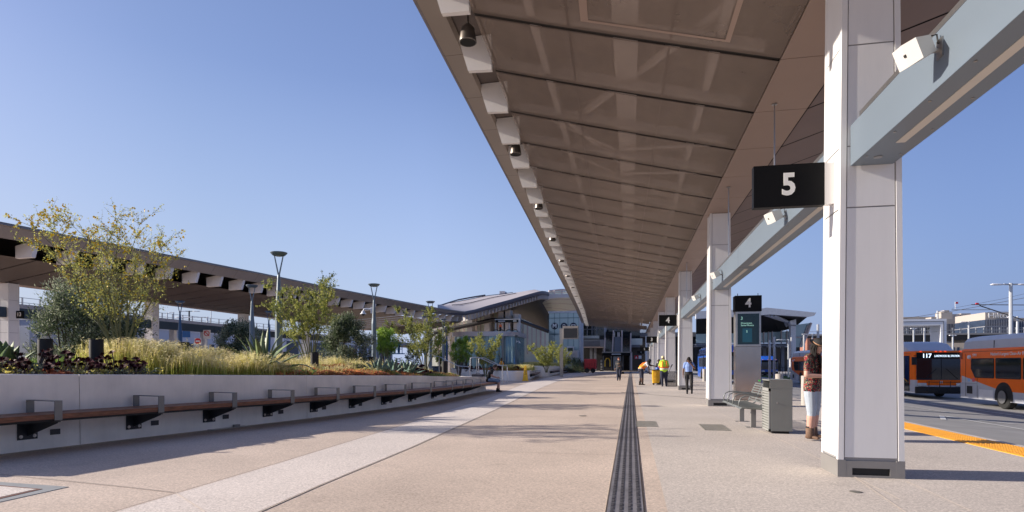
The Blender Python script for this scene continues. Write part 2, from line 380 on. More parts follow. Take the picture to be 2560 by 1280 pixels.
# yellow kerb tactile
M_yel = mat('yellow_tactile', (.80, .36, .015), .55, var=.08, scale=3)
t = thing('yellow_tactile_strip', 'yellow dotted tactile warning strip along the kerb', 'tactile paving', (5.95, 12, 0))
b = MB(); b.box((5.58,2,.003),(KX-.17,19,.013)); b.build('mat', M_yel, t)
b = MB(); 
for j in range(int(17/.075)):
    yy = 2.04+j*.075
    for i in range(8):
        xx = 5.62+i*.075; 
        if 7 < yy < 19: b.lathe((xx,yy,.012), [(.024,0),(.019,.005),(.008,.007)], 6)
b.build('dome', M_yel, t, smooth=True)
# road markings
M_mark = mat('road_marking', (.62,.62,.60), .8, var=.15, scale=4)
b = MB()
def rstrip(x0,y0,x1,y1,wd):
    d = Vector((x1-x0,y1-y0,0)).normalized(); n = Vector((-d.y,d.x,0))*wd/2; K = 8; A=[];B=[]
    for i in range(K+1):
        p = Vector((lerp(x0,x1,i/K), lerp(y0,y1,i/K), 0)); q = p-n; r = p+n
        A.append((q.x,q.y,roadz(q.x)+.012)); B.append((r.x,r.y,roadz(r.x)+.012))
    b.loft([A,B])
rstrip(13.5,8,13.5,60,.12); rstrip(9.8,16,9.8,21.5,.14); rstrip(8.9,19.5,9.8,21.6,.14); rstrip(10.7,19.5,9.8,21.6,.14); rstrip(8.4,24,8.4,40,.1); rstrip(11.2,24,11.2,30,.1)
struct(b.build('road_marking', M_mark), 'worn white lane lines on the bus road')
# ---------------------------------------------------------------- columns
COLY = [7.78+12.2*k for k in range(-1, 9)]
def column_mesh(H, w0=.72, w1=.62, dp=.64, cx=2.785):
    t = thing('column', '', 'column', (cx, 0, 0), 'white clad canopy columns')
    y0, y1 = 0, dp
    def wx(z): return lerp(w0, w1, z/H)/2
    b = MB(); hh = .21                        # body core
    def ring(z, ins): w_ = wx(z)-ins; return [(-w_,y0+ins,z),(w_,y0+ins,z),(w_,y1-ins,z),(-w_,y1-ins,z)]
    b.loft([ring(.03,.02),ring(hh,.02),ring(H,.02)], 0, True); b.build('core', M_whiteb, t, world=False)
    tr = .062                                  # trims at the corners
    b = MB()
    for sx in (-1, 1):
        for (ya, yb) in ((y0, y0+tr), (y1-tr, y1)):
            rows = []
            for z in (hh, H):
                xo = sx*wx(z); xi = sx*(wx(z)-tr); rows.append([(xo,ya,z),(xi,ya,z),(xi,yb,z),(xo,yb,z)])
            b.loft(rows, 0, True)
    b.build('corner_trim', M_white, t, world=False)
    cuts = [hh+.03, 3.22, 3.95, 5.15, H]       # panels front/back
    for i in range(len(cuts)-1):
        za, zb = cuts[i], cuts[i+1]-.016
        b = MB()
        for yy in (y0+.008, y1-.02):
            wa, wb = wx(za)-tr-.014, wx(zb)-tr-.014
            b.loft([[(-wa,yy,za),(wa,yy,za),(wa,yy+.013,za),(-wa,yy+.013,za)], [(-wb,yy,zb),(wb,yy,zb),(wb,yy+.013,zb),(-wb,yy+.013,zb)]], 0, True)
            b.add([(-wa,yy,za),(wa,yy,za),(wa,yy+.013,za),(-wa,yy+.013,za)], [(0,1,2,3)])
        for sx in (-1, 1):                     # side panels flush to trims
            xa, xb = sx*(wx(za)-.006), sx*(wx(zb)-.006); xia, xib = xa-sx*.012, xb-sx*.012
            b.loft([[(xa,y0+tr,za),(xa,y1-tr,za),(xia,y1-tr,za),(xia,y0+tr,za)], [(xb,y0+tr,zb),(xb,y1-tr,zb),(xib,y1-tr,zb),(xib,y0+tr,zb)]], 0, True)
        b.build('panel', M_white, t, world=False)
    b = MB(); w_ = wx(0)+.004                  # grey metal base with slot openings
    b.box((-w_,y0-.004,.0),(-w_+.09,y1+.004,hh)); b.box((w_-.09,y0-.004,0),(w_,y1+.004,hh))
    for yy in (y0-.003, y1-.013): b.box((-w_+.09,yy,.115),(w_-.09,yy+.016,hh-.012)); b.box((-w_+.09,yy,.0),(w_-.09,yy+.016,.03)); b.box((-w_+.09,yy,.03),(-w_+.16,yy+.016,.115)); b.box((w_-.16,yy,.03),(w_-.09,yy+.016,.115))
    b.build('base', M_base, t, world=False)
    b = MB(); b.box((-w_+.12,y0+.014,.02),(w_-.12,y1-.014,.118)); b.build('base_opening', M_blackm, t, world=False)
    return t
col0 = column_mesh(6.15); col0.location = (2.785, COLY[0], 0)
col0['label'] = 'white clad column just behind the camera position holding the near end of the first beam'
names = ['nearest white clad column, with the black number 5 sign on its left side', 'second white clad column, just left of the steel display kiosk numbered 4',
 'third white clad column, behind the person holding a phone', 'fourth white clad column, behind the worker in the lime vest', 'fifth white clad column of the row, next behind the fourth',
 'sixth white clad column of the row, carrying the number 3 sign', 'seventh white clad column of the row counted from the camera', 'eighth white clad column, beside the number 2 sign', 'ninth and farthest white clad column of the row']
for k, yy in enumerate(COLY[1:]): dup(col0, (2.785, yy, 0), names[k])
for c in col0.children: bpy.data.objects.remove(c)
bpy.data.objects.remove(col0)
# ---------------------------------------------------------------- hung beams between the columns, speakers
def beam(x0, x1, ya, yb, z0, z1, label, group, detail=True):
    t = thing('beam', label, 'beam', ((x0+x1)/2, ya, z0), group)
    b = MB(); ym = (ya+yb)/2+1.2
    for a_, c_ in ((ya, ym-.012), (ym+.012, yb)): b.box((x0,a_,z0),(x1,c_,z1), bev=.006)
    b.box((x0+.02,ym-.014,z0+.02),(x1-.02,ym+.014,z1-.02)); b.build('casing', M_beam, t)
    if detail:
        b = MB(); xc = (x0+x1)/2+.01
        for a_, c_ in ((ya+.75, ym-.25), (ym+.25, yb-.75)): b.box((xc-.045,a_,z0-.006),(xc+.045,c_,z0+.004))
        b.build('light_strip', M_lightstrip, t)
        b = MB(); b.box((x0-.004, ya+.35, z1-.002),(x0+.02, yb-.3, z1+.05)); b.build('top_cap', M_steel, t)
        b = MB(); n = 16
        for i in range(n):
            yy = lerp(ya+.35, yb-.35, i/(n-1))
            for xx in (x0+.06, x1-.06): b.lathe((xx,yy,z0-.007), [(.002,0),(.013,0),(.013,.008),(.002,.008)], 8)
        for yy in (ya+.3, yb-.3): b.lathe(((x0+x1)/2-.04,yy,z0-.008), [(.002,0),(.045,0),(.045,.01),(.002,.01)], 14)
        b.build('screw', M_steel, t)
    return t
BX0, BX1, BZ0, BZ1 = 2.56, 3.02, 3.70, 4.18
ord_ = ['nearest blue grey beam reaching over the camera to the column with the number 5 sign', 'second blue grey beam, between the number 5 column and the column by the kiosk', 'third blue grey beam, running back from the column by the kiosk',
        'fourth blue grey beam from the camera, behind the third', 'fifth blue grey beam in the row of columns', 'sixth blue grey beam in the row of columns', 'seventh blue grey beam in the row of columns', 'eighth and farthest blue grey beam in the row']
for k in range(8): beam(BX0, BX1, COLY[k]+.64, COLY[k+1], BZ0, BZ1, ord_[k], 'blue grey beams hung between the columns')
M_spk = mat('white_speaker', (.60,.585,.56), .5, var=.02)
def speaker(x, y, z, first=None):
    t = thing('loudspeaker', '', 'loudspeaker', (x,y,z), 'white loudspeakers on the beams')
    # box speaker with tapered back, aimed down at the plaza
    Mx = Matrix.Translation((-.19,0,-.02)) @ Matrix.Scale(.84,4) @ Matrix.Rotation(R(18),4,'Z') @ Matrix.Rotation(R(-24),4,'Y')
    b = MB(); f = [(-.10,-.155,-.105),(-.10,.155,-.105),(-.10,.155,.105),(-.10,-.155,.105)]; g = [(.12,-.10,-.085),(.12,.10,-.085),(.12,.10,.085),(.12,-.10,.085)]
    fm = [(-.128,0,-.112),(-.128,0,.112)]
    vs = [Mx@Vector(p) for p in f+g+fm]
    b.add(vs, [(0,8,9,3),(8,1,2,9),(0,3,7,4),(1,5,6,2),(4,7,6,5),(0,4,5,1,8),(3,9,2,6,7)])
    b.build('cabinet', M_spk, t, world=False)
    b = MB(); b.box((-.1345,-.012,-.014),(-.122,.012,.014),M=Mx); b.build('badge', M_blackm, t, world=False)
    b = MB(); b.tube([Mx@Vector((.10,0,0)),(-.07,.0,-.03),(0,0,-.02)], .018, 8); b.box((-.012,-.05,-.09),(0,.05,.07)); b.build('bracket', M_steel, t, world=False)
    b = MB(); b.tube([Mx@Vector((.10,.02,.05)),(-.09,.0,.10),(-.03,0,.11),(-.02,0,.03)], .007, 6); b.build('cable', M_blackm, t, world=False)
    return t
spk0 = None
sp_l = ['large white loudspeaker on the nearest beam at the top right', 'white loudspeaker on the second beam just below the number 5 sign', 'white loudspeaker on the second beam next to the column by the kiosk',
        'white loudspeaker on the third beam, right of the number 4 sign', 'small white loudspeaker far along the fourth beam','small white loudspeaker on the fifth beam']
sp_p = [YZ(2352,118,BX0), YZ(1965,540,BX0), YZ(1806,684,BX0), YZ(1752,746,BX0), Vector((BX0,38.5,4.0)), Vector((BX0,50.5,4.0))]
for l, p in zip(sp_l, sp_p):
    z = min(max(p.z, 3.86), 4.06)
    if spk0 is None: spk0 = speaker(BX0, p.y, z); spk0['label'] = l
    else: dup(spk0, (BX0, p.y, z), l)
# hanger rods
rod_l = ['thin steel rod from the canopy above the number 5 sign', 'thin steel rod left of the nearest column coming down to the second beam', 'thin steel rod right of the fourth column']
for k, (yy) in enumerate((11.8, 17.1, 29.5)):
    b = MB(); b.tube([(2.60,yy,BZ1+.0),(2.60,yy,6.2)], .012, 8); b.lathe((2.60,yy,6.13),[(.001,0),(.05,0),(.05,.02),(.001,.02)],10)
    tag(b.build('hanger_rod', M_steel), rod_l[k], 'hanger rod', 'thin hanger rods above the beams')
# ---------------------------------------------------------------- number signs
def num_sign(n, k, x0, x1, z0, z1, label):
    yc = COLY[k]+.30
    t = thing('number_sign', label, 'sign', (x1,yc,z0), 'black stop number signs on the columns')
    b = MB(); b.box((x0,yc-.06,z0),(x1,yc+.06,z1), bev=.004); b.build('panel', M_black, t)
    b = MB(); b.box((x1,yc-.055,z0+.01),(x1+.12,yc+.055,z1-.005)); b.build('bracket', M_white, t)
    h = (z1-z0)*.70
    text('numeral', n, h*1.02, M_text, FACE_Y((x0+x1)/2, yc-.064, (z0+z1)/2), t, bold=.03, sx=.92)
    return t
for n, k, (a_, b_, c_, d_), l in (('5', 1, (1884,2062,520,405), 'large black sign with white number 5 on the nearest column'), ('4', 3, (1647.5,1688,815,787), 'black sign with white number 4 hanging off the third column'),
        ('3', 5, (1616,1638.5,857,841), 'black sign with white number 3 farther down the row of columns'), ('2', 7, (1600,1613.5,877.5,868), 'small black sign with white number 2 far down the row'), ('1', 9, (1593,1602.5,884.5,877), 'smallest black sign with white number 1 at the end of the row')):
    yc = COLY[k]+.24 if k <= 9 else 110
    p, q = XZ(a_, c_, yc), XZ(b_, d_, yc); num_sign(n, k, p.x, min(q.x, 2.36) if k == 1 else 2.36, p.z, q.z, l)
# ---------------------------------------------------------------- canopies
M_soff2 = mat('outer_bronze_panel', (.24,.17,.135), .5, .2, var=.08, scale=.7)
M_pfr = mat('panel_frame_bronze', (.165,.12,.095), .5, .3, var=.05)
def canopy(name, label, sp0, sp1, sgn, outer, ymin, ymax, step, y_off, detail, far_wing=None, dz2=.55, fd=.06, rw=1.15, th=.11, sl=.16, rd=.10, roff=.85):
    """spine between x=sp0..sp1 at z 6.15; inner wing rises to outer(Y)->(x,z) on the plaza side"""
    t = thing(name, label, 'canopy roof', ((sp0+sp1)/2, ymin, 6.15))
    ZS = 6.15; ys = []; y = y_off
    while y < ymin: y += step
    while y < ymax: ys.append(y); y += step
    ys = [ymin]+ys+[ymax]
    xs = sp0
    def L2(Y): x, z = outer(Y); return Vector((x-sgn*rw, Y, z-dz2))
    def wing(Y, s):   # s 0 at the spine, 1 at L2
        e = L2(Y); return Vector((lerp(xs, e.x, s), Y, lerp(ZS, e.z, s)-.02*math.sin(math.pi*s)))
    b = MB(); fr = MB(); gp = MB()
    for i in range(len(ys)-1):
        ya, yb = ys[i]+.05, ys[i+1]-.05
        N = 8
        b.loft([[wing(ya, j/N) for j in range(N+1)], [wing(yb, j/N) for j in range(N+1)]])
        for (u, v) in ((ya, ya+.035), (yb-.035, yb)): fr.loft([[wing(u, j/N)-Vector((0,0,.004)) for j in range(N+1)], [wing(v, j/N)-Vector((0,0,.004)) for j in range(N+1)]])
        if detail:
            for s in (.004,.335,.665,.982):
                fr.loft([[wing(ya, s)-Vector((0,0,.005)), wing(yb, s)-Vector((0,0,.005))], [wing(ya, s+.006)-Vector((0,0,.005)), wing(yb, s+.006)-Vector((0,0,.005))]])
        Y = ys[i+1]
        if i < len(ys)-2: gp.loft([[wing(Y-.09, j/N)+Vector((0,0,.03)) for j in range(N+1)], [wing(Y+.09, j/N)+Vector((0,0,.03)) for j in range(N+1)]])
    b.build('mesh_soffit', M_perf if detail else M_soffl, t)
    if detail: fr.build('panel_frame', M_pfr, t)
    gp.build('soffit_gap', M_dark, t)
    # spine soffit
    b = MB()
    for i in range(len(ys)-1):
        b.box((min(sp0,sp1)+.02, ys[i]+.008, ZS), (max(sp0,sp1)-.02, ys[i+1]-.008, ZS+.03))
    b.build('spine_panel', M_soff, t)
    b = MB(); b.box((min(sp0,sp1)-.05, ymin, ZS+.08),(max(sp0,sp1)+.05, ymax, ZS+.12)); b.build('spine_gap', M_dark, t)
    # outer wing
    if far_wing:
        fx, fz = far_wing; b = MB(); g2 = MB()
        for i in range(len(ys)-1):
            b.loft([[(sp1, ys[i]+.03, ZS), (fx, ys[i]+.03, fz)], [(sp1, ys[i+1]-.03, ZS), (fx, ys[i+1]-.03, fz)]])
        g2.quad((sp1, ymin, ZS+.06),(fx, ymin, fz+.06),(fx, ymax, fz+.06),(sp1, ymax, ZS+.06))
        b.build('outer_soffit', M_soff2 if detail else M_soffl, t); g2.build('outer_gap', M_dark, t)
        b = MB(); b.box((min(fx,fx+.35*(1 if fx>sp1 else -1)), ymin, fz-.02),(max(fx,fx+.35*(1 if fx>sp1 else -1)), ymax, fz+.75)); b.build('outer_fascia', M_fasc, t)
    # fascia: underside panels + lip + vertical face, following outer()
    N = len(ys); A = MB(); Lp = MB(); Jn = MB(); Tp = MB()
    def O(Y, dx, dz): x, z = outer(Y); return Vector((x-sgn*dx, Y, z+dz))
    for i in range(len(ys)-1):
        ya, yb = ys[i]+.006, ys[i+1]-.006
        A.loft([[O(ya,.07,-.14),O(ya,.46,-.08-fd),O(ya,.50,-.02)],[O(yb,.07,-.14),O(yb,.46,-.08-fd),O(yb,.50,-.02)]])
        Lp.loft([[O(ya,0,.02),O(ya,-.01,-.10),O(ya,.065,-.135)],[O(yb,0,.02),O(yb,-.01,-.10),O(yb,.065,-.135)]])
        Tp.loft([[O(ys[i],0,.03),O(ys[i],2.4,.12),(( sp0+sp1)/2,ys[i],7.9)],[O(ys[i+1],0,.03),O(ys[i+1],2.4,.12),((sp0+sp1)/2,ys[i+1],7.9)]])
        Jn.loft([[O(ys[i],.01,-.09),O(ys[i],.075,-.12),O(ys[i],.45,-.06-fd)],[O(ys[i+1],.01,-.09),O(ys[i+1],.075,-.12),O(ys[i+1],.45,-.06-fd)]])
    A.build('fascia_soffit', M_fasc, t); Lp.build('fascia_lip', M_lipx if not detail else M_lip, t); Tp.build('roof_deck', M_deck, t); Jn.build('fascia_joint', M_dark, t)
    # closing roof over the outer wing
    if far_wing:
        b = MB(); fx, fz = far_wing; b.quad(((sp0+sp1)/2,ymin,7.9),((sp0+sp1)/2,ymax,7.9),(fx,ymax,fz+.74),(fx,ymin,fz+.74)); b.build('outer_deck', M_deck, t)
    # ribs: white tapered blades between fascia and soffit
    rb = []; y = y_off+roff*step; 
    while y < ymin+.3: y += step
    first = None; cnt = 0
    while y < ymax-.3:
        o_ = O(y,.48,-.03-fd); e = L2(y)
        b = MB(); prof = [(o_.x, o_.z+.12), (o_.x, o_.z-.04), (o_.x-sgn*sl, min(o_.z-.28, e.z+.0)-rd), (e.x+sgn*.02, e.z-rd-.02), (e.x+sgn*.02, e.z+.6)]
        b.prism([Vector((p[0]-o_.x, 0, p[1]-o_.z)) for p in prof], (0, th, 0))
        if cnt < 100:
            r = b.build('rib', M_rib, t, world=False); r.location = Vector((o_.x, y, o_.z))-Vector(t['wl'])
        cnt += 1; rb.append(y); y += step
    return t, L2, wing, O, rb
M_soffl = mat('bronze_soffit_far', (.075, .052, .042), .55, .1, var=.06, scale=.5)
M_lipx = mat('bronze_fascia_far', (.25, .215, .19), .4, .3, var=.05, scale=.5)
def outerR(Y): return (-3.40-.042*Y - (.0 if Y < 70 else (Y-70)*.01), 7.98+.0*Y)
cR, L2R, wingR, OR, ribsR = canopy('bus_canopy', 'long bronze canopy with mesh soffit overhead on the right, on white columns', 2.30, 3.27, -1, outerR, -6, 96, 2.033, 10.1-2.033*8, True, far_wing=(5.95, 7.05))
# steel seen through the mesh
b = MB()
for k in range(-1, 9):
    Y = COLY[k+1]+.3 if k < 8 else 95
    e = L2R(Y)
    b.prism([(2.4,Y-.15,6.62),(e.x+.5,Y-.15,e.z+.18),(e.x+.5,Y-.15,e.z+.58),(2.4,Y-.15,7.1)], (0,.3,0))
    b.prism([(3.2,Y-.15,6.45),(5.8,Y-.15,7.4),(5.8,Y-.15,7.6),(3.2,Y-.15,7.1)], (0,.3,0))
    if Y < 60:
        e2 = L2R(Y+6); b.tube([(2.2,Y+.3,6.75),(e.x+1.6,Y+5.9,7.25)], .09, 6); b.tube([(-1.6,Y+6.3,7.3),(.9,Y+12,6.95)], .07, 6)
for xx, zz, ww in ((1.35,6.62,.12),(-.30,6.98,.42),(-1.72,7.24,.14)): b.prism([(xx,-5,zz),(xx+ww,-5,zz-.04),(xx+ww,-5,zz+.22),(xx,-5,zz+.24)], (0,100,0))
Y = 2.0
while Y < 60:
    e = L2R(Y); b.prism([(2.1,Y,6.36),(e.x+.2,Y,e.z+.10),(e.x+.2,Y,e.z+.24),(2.1,Y,6.5)], (0,.16,0))
    if int(Y*10) % 3 == 0: b.tube([(1.9,Y+.3,6.42),(-.2,Y+1.7,6.95)], .035, 5); b.tube([(-.4,Y+1.8,7.0),(-1.9,Y+.4,7.32)], .03, 5)
    Y += 2.033
b.build('roof_steel', M_strl, cR)
b = MB(); rows = []
for j in range(42):                      # corrugated deck
    u = j/41; x = lerp(2.6, -2.2, u); z = lerp(7.25, 7.62, u)+(.05 if (j//2) % 2 else -.03)
    rows.append([(x,-5,z),(x,70,z)])
b.loft(rows); b.build('corrugated_deck', M_deck, cR)
b = MB()                                  # maintenance hatch outline in the mesh
for (s0, s1, ya, yb) in ((.16,.62,7.9,7.96),(.16,.62,9.72,9.78),(.60,.625,7.9,9.78),(.16,.175,7.9,9.78)):
    if ya > 9 or s1-s0 < .1 or True:
        p = [wingR(ya,s0), wingR(ya,s1), wingR(yb,s1), wingR(yb,s0)]; b.add([v-Vector((0,0,.012)) for v in p], [(0,1,2,3)])
b.build('hatch_frame', M_soff, cR)
M_canin = mat('downlight_inside', (.01,.01,.01), .8); M_can = mat('downlight_housing', (.20,.175,.155), .35, .7, var=.1)
def cans(t, O, ribs, lo, hi, sgn, every=3, off=1):
    off = min(range(3), key=lambda k: min(abs(y-11.83) for i, y in enumerate(ribs) if i % 3 == k))
    for i, y in enumerate(ribs):
        if i % every != off or not (lo < y < hi): continue
        p = O(y-.95, .86, -.40)
        b = MB(); b.lathe((p.x,p.y,p.z-.20), [(.165,0),(.165,.02),(.15,.12),(.125,.26),(.06,.33),(.02,.36)], 20)
        b.tube([(p.x,p.y,p.z),(p.x,p.y,p.z+.5)], .02, 6)
        c = b.build('downlight', M_can, t, smooth=True)
        b = MB(); b.lathe((p.x,p.y,p.z-.203), [(.001,0),(.148,0),(.148,.002),(.001,.002)], 20); k = b.build('aperture', M_canin, None)
        k.location = Vector(k['wl'])-Vector(t['wl']); k.parent = c
rib_off = [i for i, y in enumerate(ribsR)]
cans(cR, OR, ribsR, 3, 90, -1, 3, 1)
# ---------------------------------------------------------------- far (left) canopy with its columns
def outerL(Y):
    return (interp(Y, [0,10,24,41,50,64.5,71.3,80,86.6,91.2,97,99.1,103], [-33.3,-32.2,-30.3,-27.8,-26.8,-24.6,-23.5,-22.4,-20.8,-18.2,-14.9,-14.2,-13.6]),
            interp(Y, [0,24,41,64.5,71.3,80,86.6,91.2,97,99.1,103], [8.2,8.3,8.3,8.3,8.3,8.55,9.95,11.4,13.1,13.5,13.7]))
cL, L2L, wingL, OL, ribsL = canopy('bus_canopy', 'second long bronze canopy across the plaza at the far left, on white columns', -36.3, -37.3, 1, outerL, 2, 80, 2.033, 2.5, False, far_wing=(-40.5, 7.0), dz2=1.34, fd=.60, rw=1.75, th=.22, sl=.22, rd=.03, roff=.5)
cans(cL, OL, ribsL, 5, 78, 1, 3, 1)
colL_l = ['white column of the far left canopy, carrying the number 13 sign', 'white column of the far left canopy, right of the dark olive shrub', 'white column of the far left canopy, behind the middle olive shrub',
          'white column of the far left canopy, behind the second flowering tree']
for k, (Y, l) in enumerate(zip((29.0, 39.9, 51.1, 62.3), colL_l)):
    c = column_mesh(6.15, .76, .72, .66); c.location = (-36.45, Y, 0); c['wl'] = (-36.45, Y, 0); c['label'] = l; c['group'] = 'white columns of the far canopy'
LY = [17.8, 29.0, 39.9, 51.1, 62.3, 73.5]
M_beamd = mat('dark_blue_beam', (.045,.075,.11), .45, .2, var=.05)
_mb = M_beam; M_beam = M_beamd
bl = ['dark blue beam at the far left edge, left of the number 13 column', 'dark blue beam behind the olive shrub, right of the number 13 column', 'dark blue beam of the far canopy, above the stop sign', 'dark blue beam of the far canopy, behind the tallest lamp post', 'dark blue beam at the far end of the far canopy']
for k in range(5): beam(-36.7, -36.2, LY[k]+.66, LY[k+1], 4.12, 4.72, bl[k], 'dark beams of the far canopy', False)
M_beam = _mb
t = thing('number_sign', 'black sign with white number 13 on the far left column', 'sign', (-36, 29.3, 4.0))
p, q = XZ(42.5, 796, 29.2), XZ(58.5, 777, 29.2); b = MB(); b.box((p.x,29.14,p.z),(q.x,29.26,q.z)); b.build('panel', M_black, t)
text('numeral', '13', (q.z-p.z)*.72, M_text, FACE_Y((p.x+q.x)/2, 29.13, (p.z+q.z)/2), t, bold=.02)
# ---------------------------------------------------------------- station hall
hall = thing('station_hall', 'large station hall with sweeping silver wave roof beyond the planters', 'station building', (-12, 100, 0))
M_roof = mat('zinc_roof', (.42,.385,.385), .6, .1, var=.04, scale=.2); M_edge = mat('zinc_edge', (.115,.105,.12), .45, .4)
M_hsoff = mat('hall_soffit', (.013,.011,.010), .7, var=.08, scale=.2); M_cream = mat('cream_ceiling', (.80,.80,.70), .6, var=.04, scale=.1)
M_trans = mat('translucent_glass_wall', (.74,.80,.70), .45, var=.12, scale=.35); M_mull = mat('pale_mullion', (.60,.50,.48), .5)
M_dkm = mat('dark_metalwork', (.05,.05,.055), .5, .3)
E = [(1094,770,75),(1115,774.5,77.5),(1126,776.5,78.8),(1137,778,80),(1162,779.5,83),(1189,774,86),(1219,765,89),(1248,757,91),(1278,749,93),(1300,742.5,94.5),(1323,736,96),(1345,730,98),(1355,728.3,99),(1364,729,101),(1372,732,104)]
Bk = [(1094,769,85),(1097,768,95),(1104,766,105),(1120,760.5,110),(1144,753,115),(1165,749,117),(1190,744.5,119),(1213,741,120),(1248,738.5,122),(1275,736,123),(1300,733,124),(1330,729.6,125),(1345,728.4,125),(1360,728,124),(1372,731,122)]
Ev, Bv = [W(*p) for p in E], [W(*p) for p in Bk]
b = MB(); N = 6
b.loft([[Ev[i].lerp(Bv[i], j/N)+Vector((0,0,.9*math.sin(math.pi*j/N)*(1 if i < 12 else .2)*(.5))) for j in range(N+1)] for i in range(len(E))]); b.build('roof', M_roof, hall, smooth=True)
# raised seams on the roof
b = MB()
for s in (.33,.66):
    b.tube([Ev[i].lerp(Bv[i], s)+Vector((0,0,.45*math.sin(math.pi*s)+.12)) for i in range(3,10)], .06, 5)
b.tube([Bv[i]+Vector((0,0,.25)) for i in range(1,8)], .15, 5); b.build('roof_seam', M_edge, hall)
b = MB(); hh = [1.0+.25*(i>5) for i in range(len(E))]
b.loft([[Ev[i]+Vector((0,0,.06)), Ev[i]+Vector((.08,-.1,-.25)), Ev[i]+Vector((0,.25,-hh[i]*.48))] for i in range(len(E))]); b.build('roof_edge', M_edge, hall, smooth=True)
M_ribh = mat('hall_rib', (.50,.47,.46), .5, var=.05)
for i in range(46):                      # ribs beneath the wave edge
    s = i/45*(len(E)-1.35)+.05+1.1*0; k = min(int(s), len(E)-2); f = s-k; p = Ev[k].lerp(Ev[k+1], f)+Vector((-.05,.3,-.55))
    if p.y < 79: continue
    b = MB(); d = Vector((-.75,.55,0))
    b.prism([p, p+Vector((.05,.04,-.62)), p+d+Vector((0,0,-.85)), p+d*1.3+Vector((0,0,.3)), p+Vector((0,0,.3))], (.07,.12,0))
    b.build('rib', M_ribh, hall)
E2 = [(1137,778,80),(1150,779,81.5),(1162,779.5,83),(1175,777,84.5),(1189,774,86),(1204,770,87.5),(1219,765,89),(1233,761,90),(1248,757,91),(1278,749,93),(1300,742.5,94.5),(1323,736,96),(1345,730,98),(1355,728.3,99),(1366,730,101.5)]
S = [(905,823,84.5),(1000,836,85),(1040,833,86),(1070,825,87),(1100,812,88.5),(1137,803,92),(1174,797,96),(1205,788,101),(1241,777,106),(1285,789,112),(1325,808,116),(1350,821,118),(1374,831,118),(1377,794,117.8),(1341,774,112.5)]
E2v = [W(*p) for p in E2]
Sv = [W(*p) for p in S]
b = MB(); N = 6
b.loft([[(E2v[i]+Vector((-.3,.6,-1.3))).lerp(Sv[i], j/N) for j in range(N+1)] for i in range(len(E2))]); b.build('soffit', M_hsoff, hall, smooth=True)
# cream ceiling dome, fascia and clerestory on the right
C1 = [(1335,772,113),(1350,760,110),(1362,752,108),(1376,745,106),(1400,742.5,107),(1440,743,109),(1480,746,112),(1540,752,118)]
C2 = [(1338,773,114),(1352,782,116),(1366,788,117),(1380,792,117.5),(1400,797,118),(1440,805,118),(1480,812,119),(1540,822,121)]
b = MB(); N = 8
b.loft([[W(*C1[i]).lerp(W(*C2[i]), j/N)+Vector((0,0,.5*math.sin(math.pi*j/N))) for j in range(N+1)] for i in range(len(C1))]); b.build('ceiling', M_cream, hall, smooth=True)
b = MB()
for j in range(1,8,2): b.tube([W(*C1[i]).lerp(W(*C2[i]), j/N)+Vector((0,-.02,.5*math.sin(math.pi*j/N)-.01)) for i in range(len(C1))], .05, 4)
b.build('ceiling_joint', M_mull, hall)
F1 = [(1368,733,104.5),(1380,735,105),(1400,735,106),(1440,734,108),(1500,735,112),(1560,738,118)]; F2 = [(1366,749,105.5),(1376,746,105.5),(1400,744,106.5),(1440,744,108.5),(1500,747,112.5),(1560,754,118.5)]
b = MB(); b.loft([[W(*p) for p in F1], [W(*p) for p in F2]]); b.build('ceiling_fascia', M_white, hall, smooth=True)
b = MB(); T1 = [(1372,729,106.5),(1400,726,107.5),(1440,725,110),(1500,727,115)]; T2 = [(1372,735,106.5),(1400,735.5,107.5),(1440,734.5,110),(1500,736,115)]
b.loft([[W(*p) for p in T1], [W(*p) for p in T2]]); b.build('clerestory', M_trans, hall)
b = MB()
for px, D in ((1386,106.8),(1405,107.5),(1424,108.8)): b.tube([W(px,735,D-.2), W(px,726,D-.2)], .13, 4)
b.tube([W(*p)+Vector((0,0,.1)) for p in T1], .16, 5); b.tube([W(p[0],(p[1]+735)/2,p[2]-.1) for p in T1], .05, 4); b.build('clerestory_frame', M_mull, hall)
# rooftop plant box
t = thing('rooftop_screen', 'small pale louvred box standing on the wave roof', 'rooftop screen', W(1258,741,118))
b = MB(); p, q = XZ(1252,741,118), XZ(1264,729,118); b.box((p.x,117,p.z-.3),(q.x,119.5,q.z)); b.build('screen', mat('pale_screen', (.45,.5,.55), .5), t)
b = MB(); [b.box((lerp(p.x,q.x,k/4)-.03,116.96,p.z-.3),(lerp(p.x,q.x,k/4)+.03,117.0,q.z)) for k in range(5)]; b.build('frame', M_mull, t)
# translucent facade under the wave
YF = 97
b = MB(); lo = 0
topc = [(1060,829),(1100,812),(1137,802),(1174,795),(1205,786),(1241,774),(1262,776),(1290,790),(1330,808),(1372,832)]
b.loft([[XZ(px,py,YF) for px, py in topc], [Vector((XZ(px,py,YF).x, YF, 0)) for px, py in topc]]); b.build('facade', M_trans, hall)
b = MB()
x = XZ(1068,800,YF).x; xe = XZ(1368,800,YF).x; k = 0
while x < xe:
    px = 1280+FP*0; u = None
    z = np.interp(x, [XZ(a,c,YF).x for a,c in topc], [XZ(a,c,YF).z for a,c in topc])
    wd = .07 if k % 3 else .12
    b.box((x-wd,YF-.12-(.1 if k%3==0 else 0),3.0),(x+wd,YF-.02,z)); x += .72; k += 1
b.build('mullion', M_mull, hall)
M_colh = mat('hall_column_paint', (.60,.565,.535), .55)
for px in (1121,1176,1219,1254,1271,1292):
    p = XZ(px,800,95); z = np.interp(px, [a for a,c in topc], [XZ(a,c,YF).z for a,c in topc])
    b = MB(); b.box((p.x-.42,94.4,0),(p.x+.42,96.6,z+.2)); b.build('hall_column', M_colh, hall)
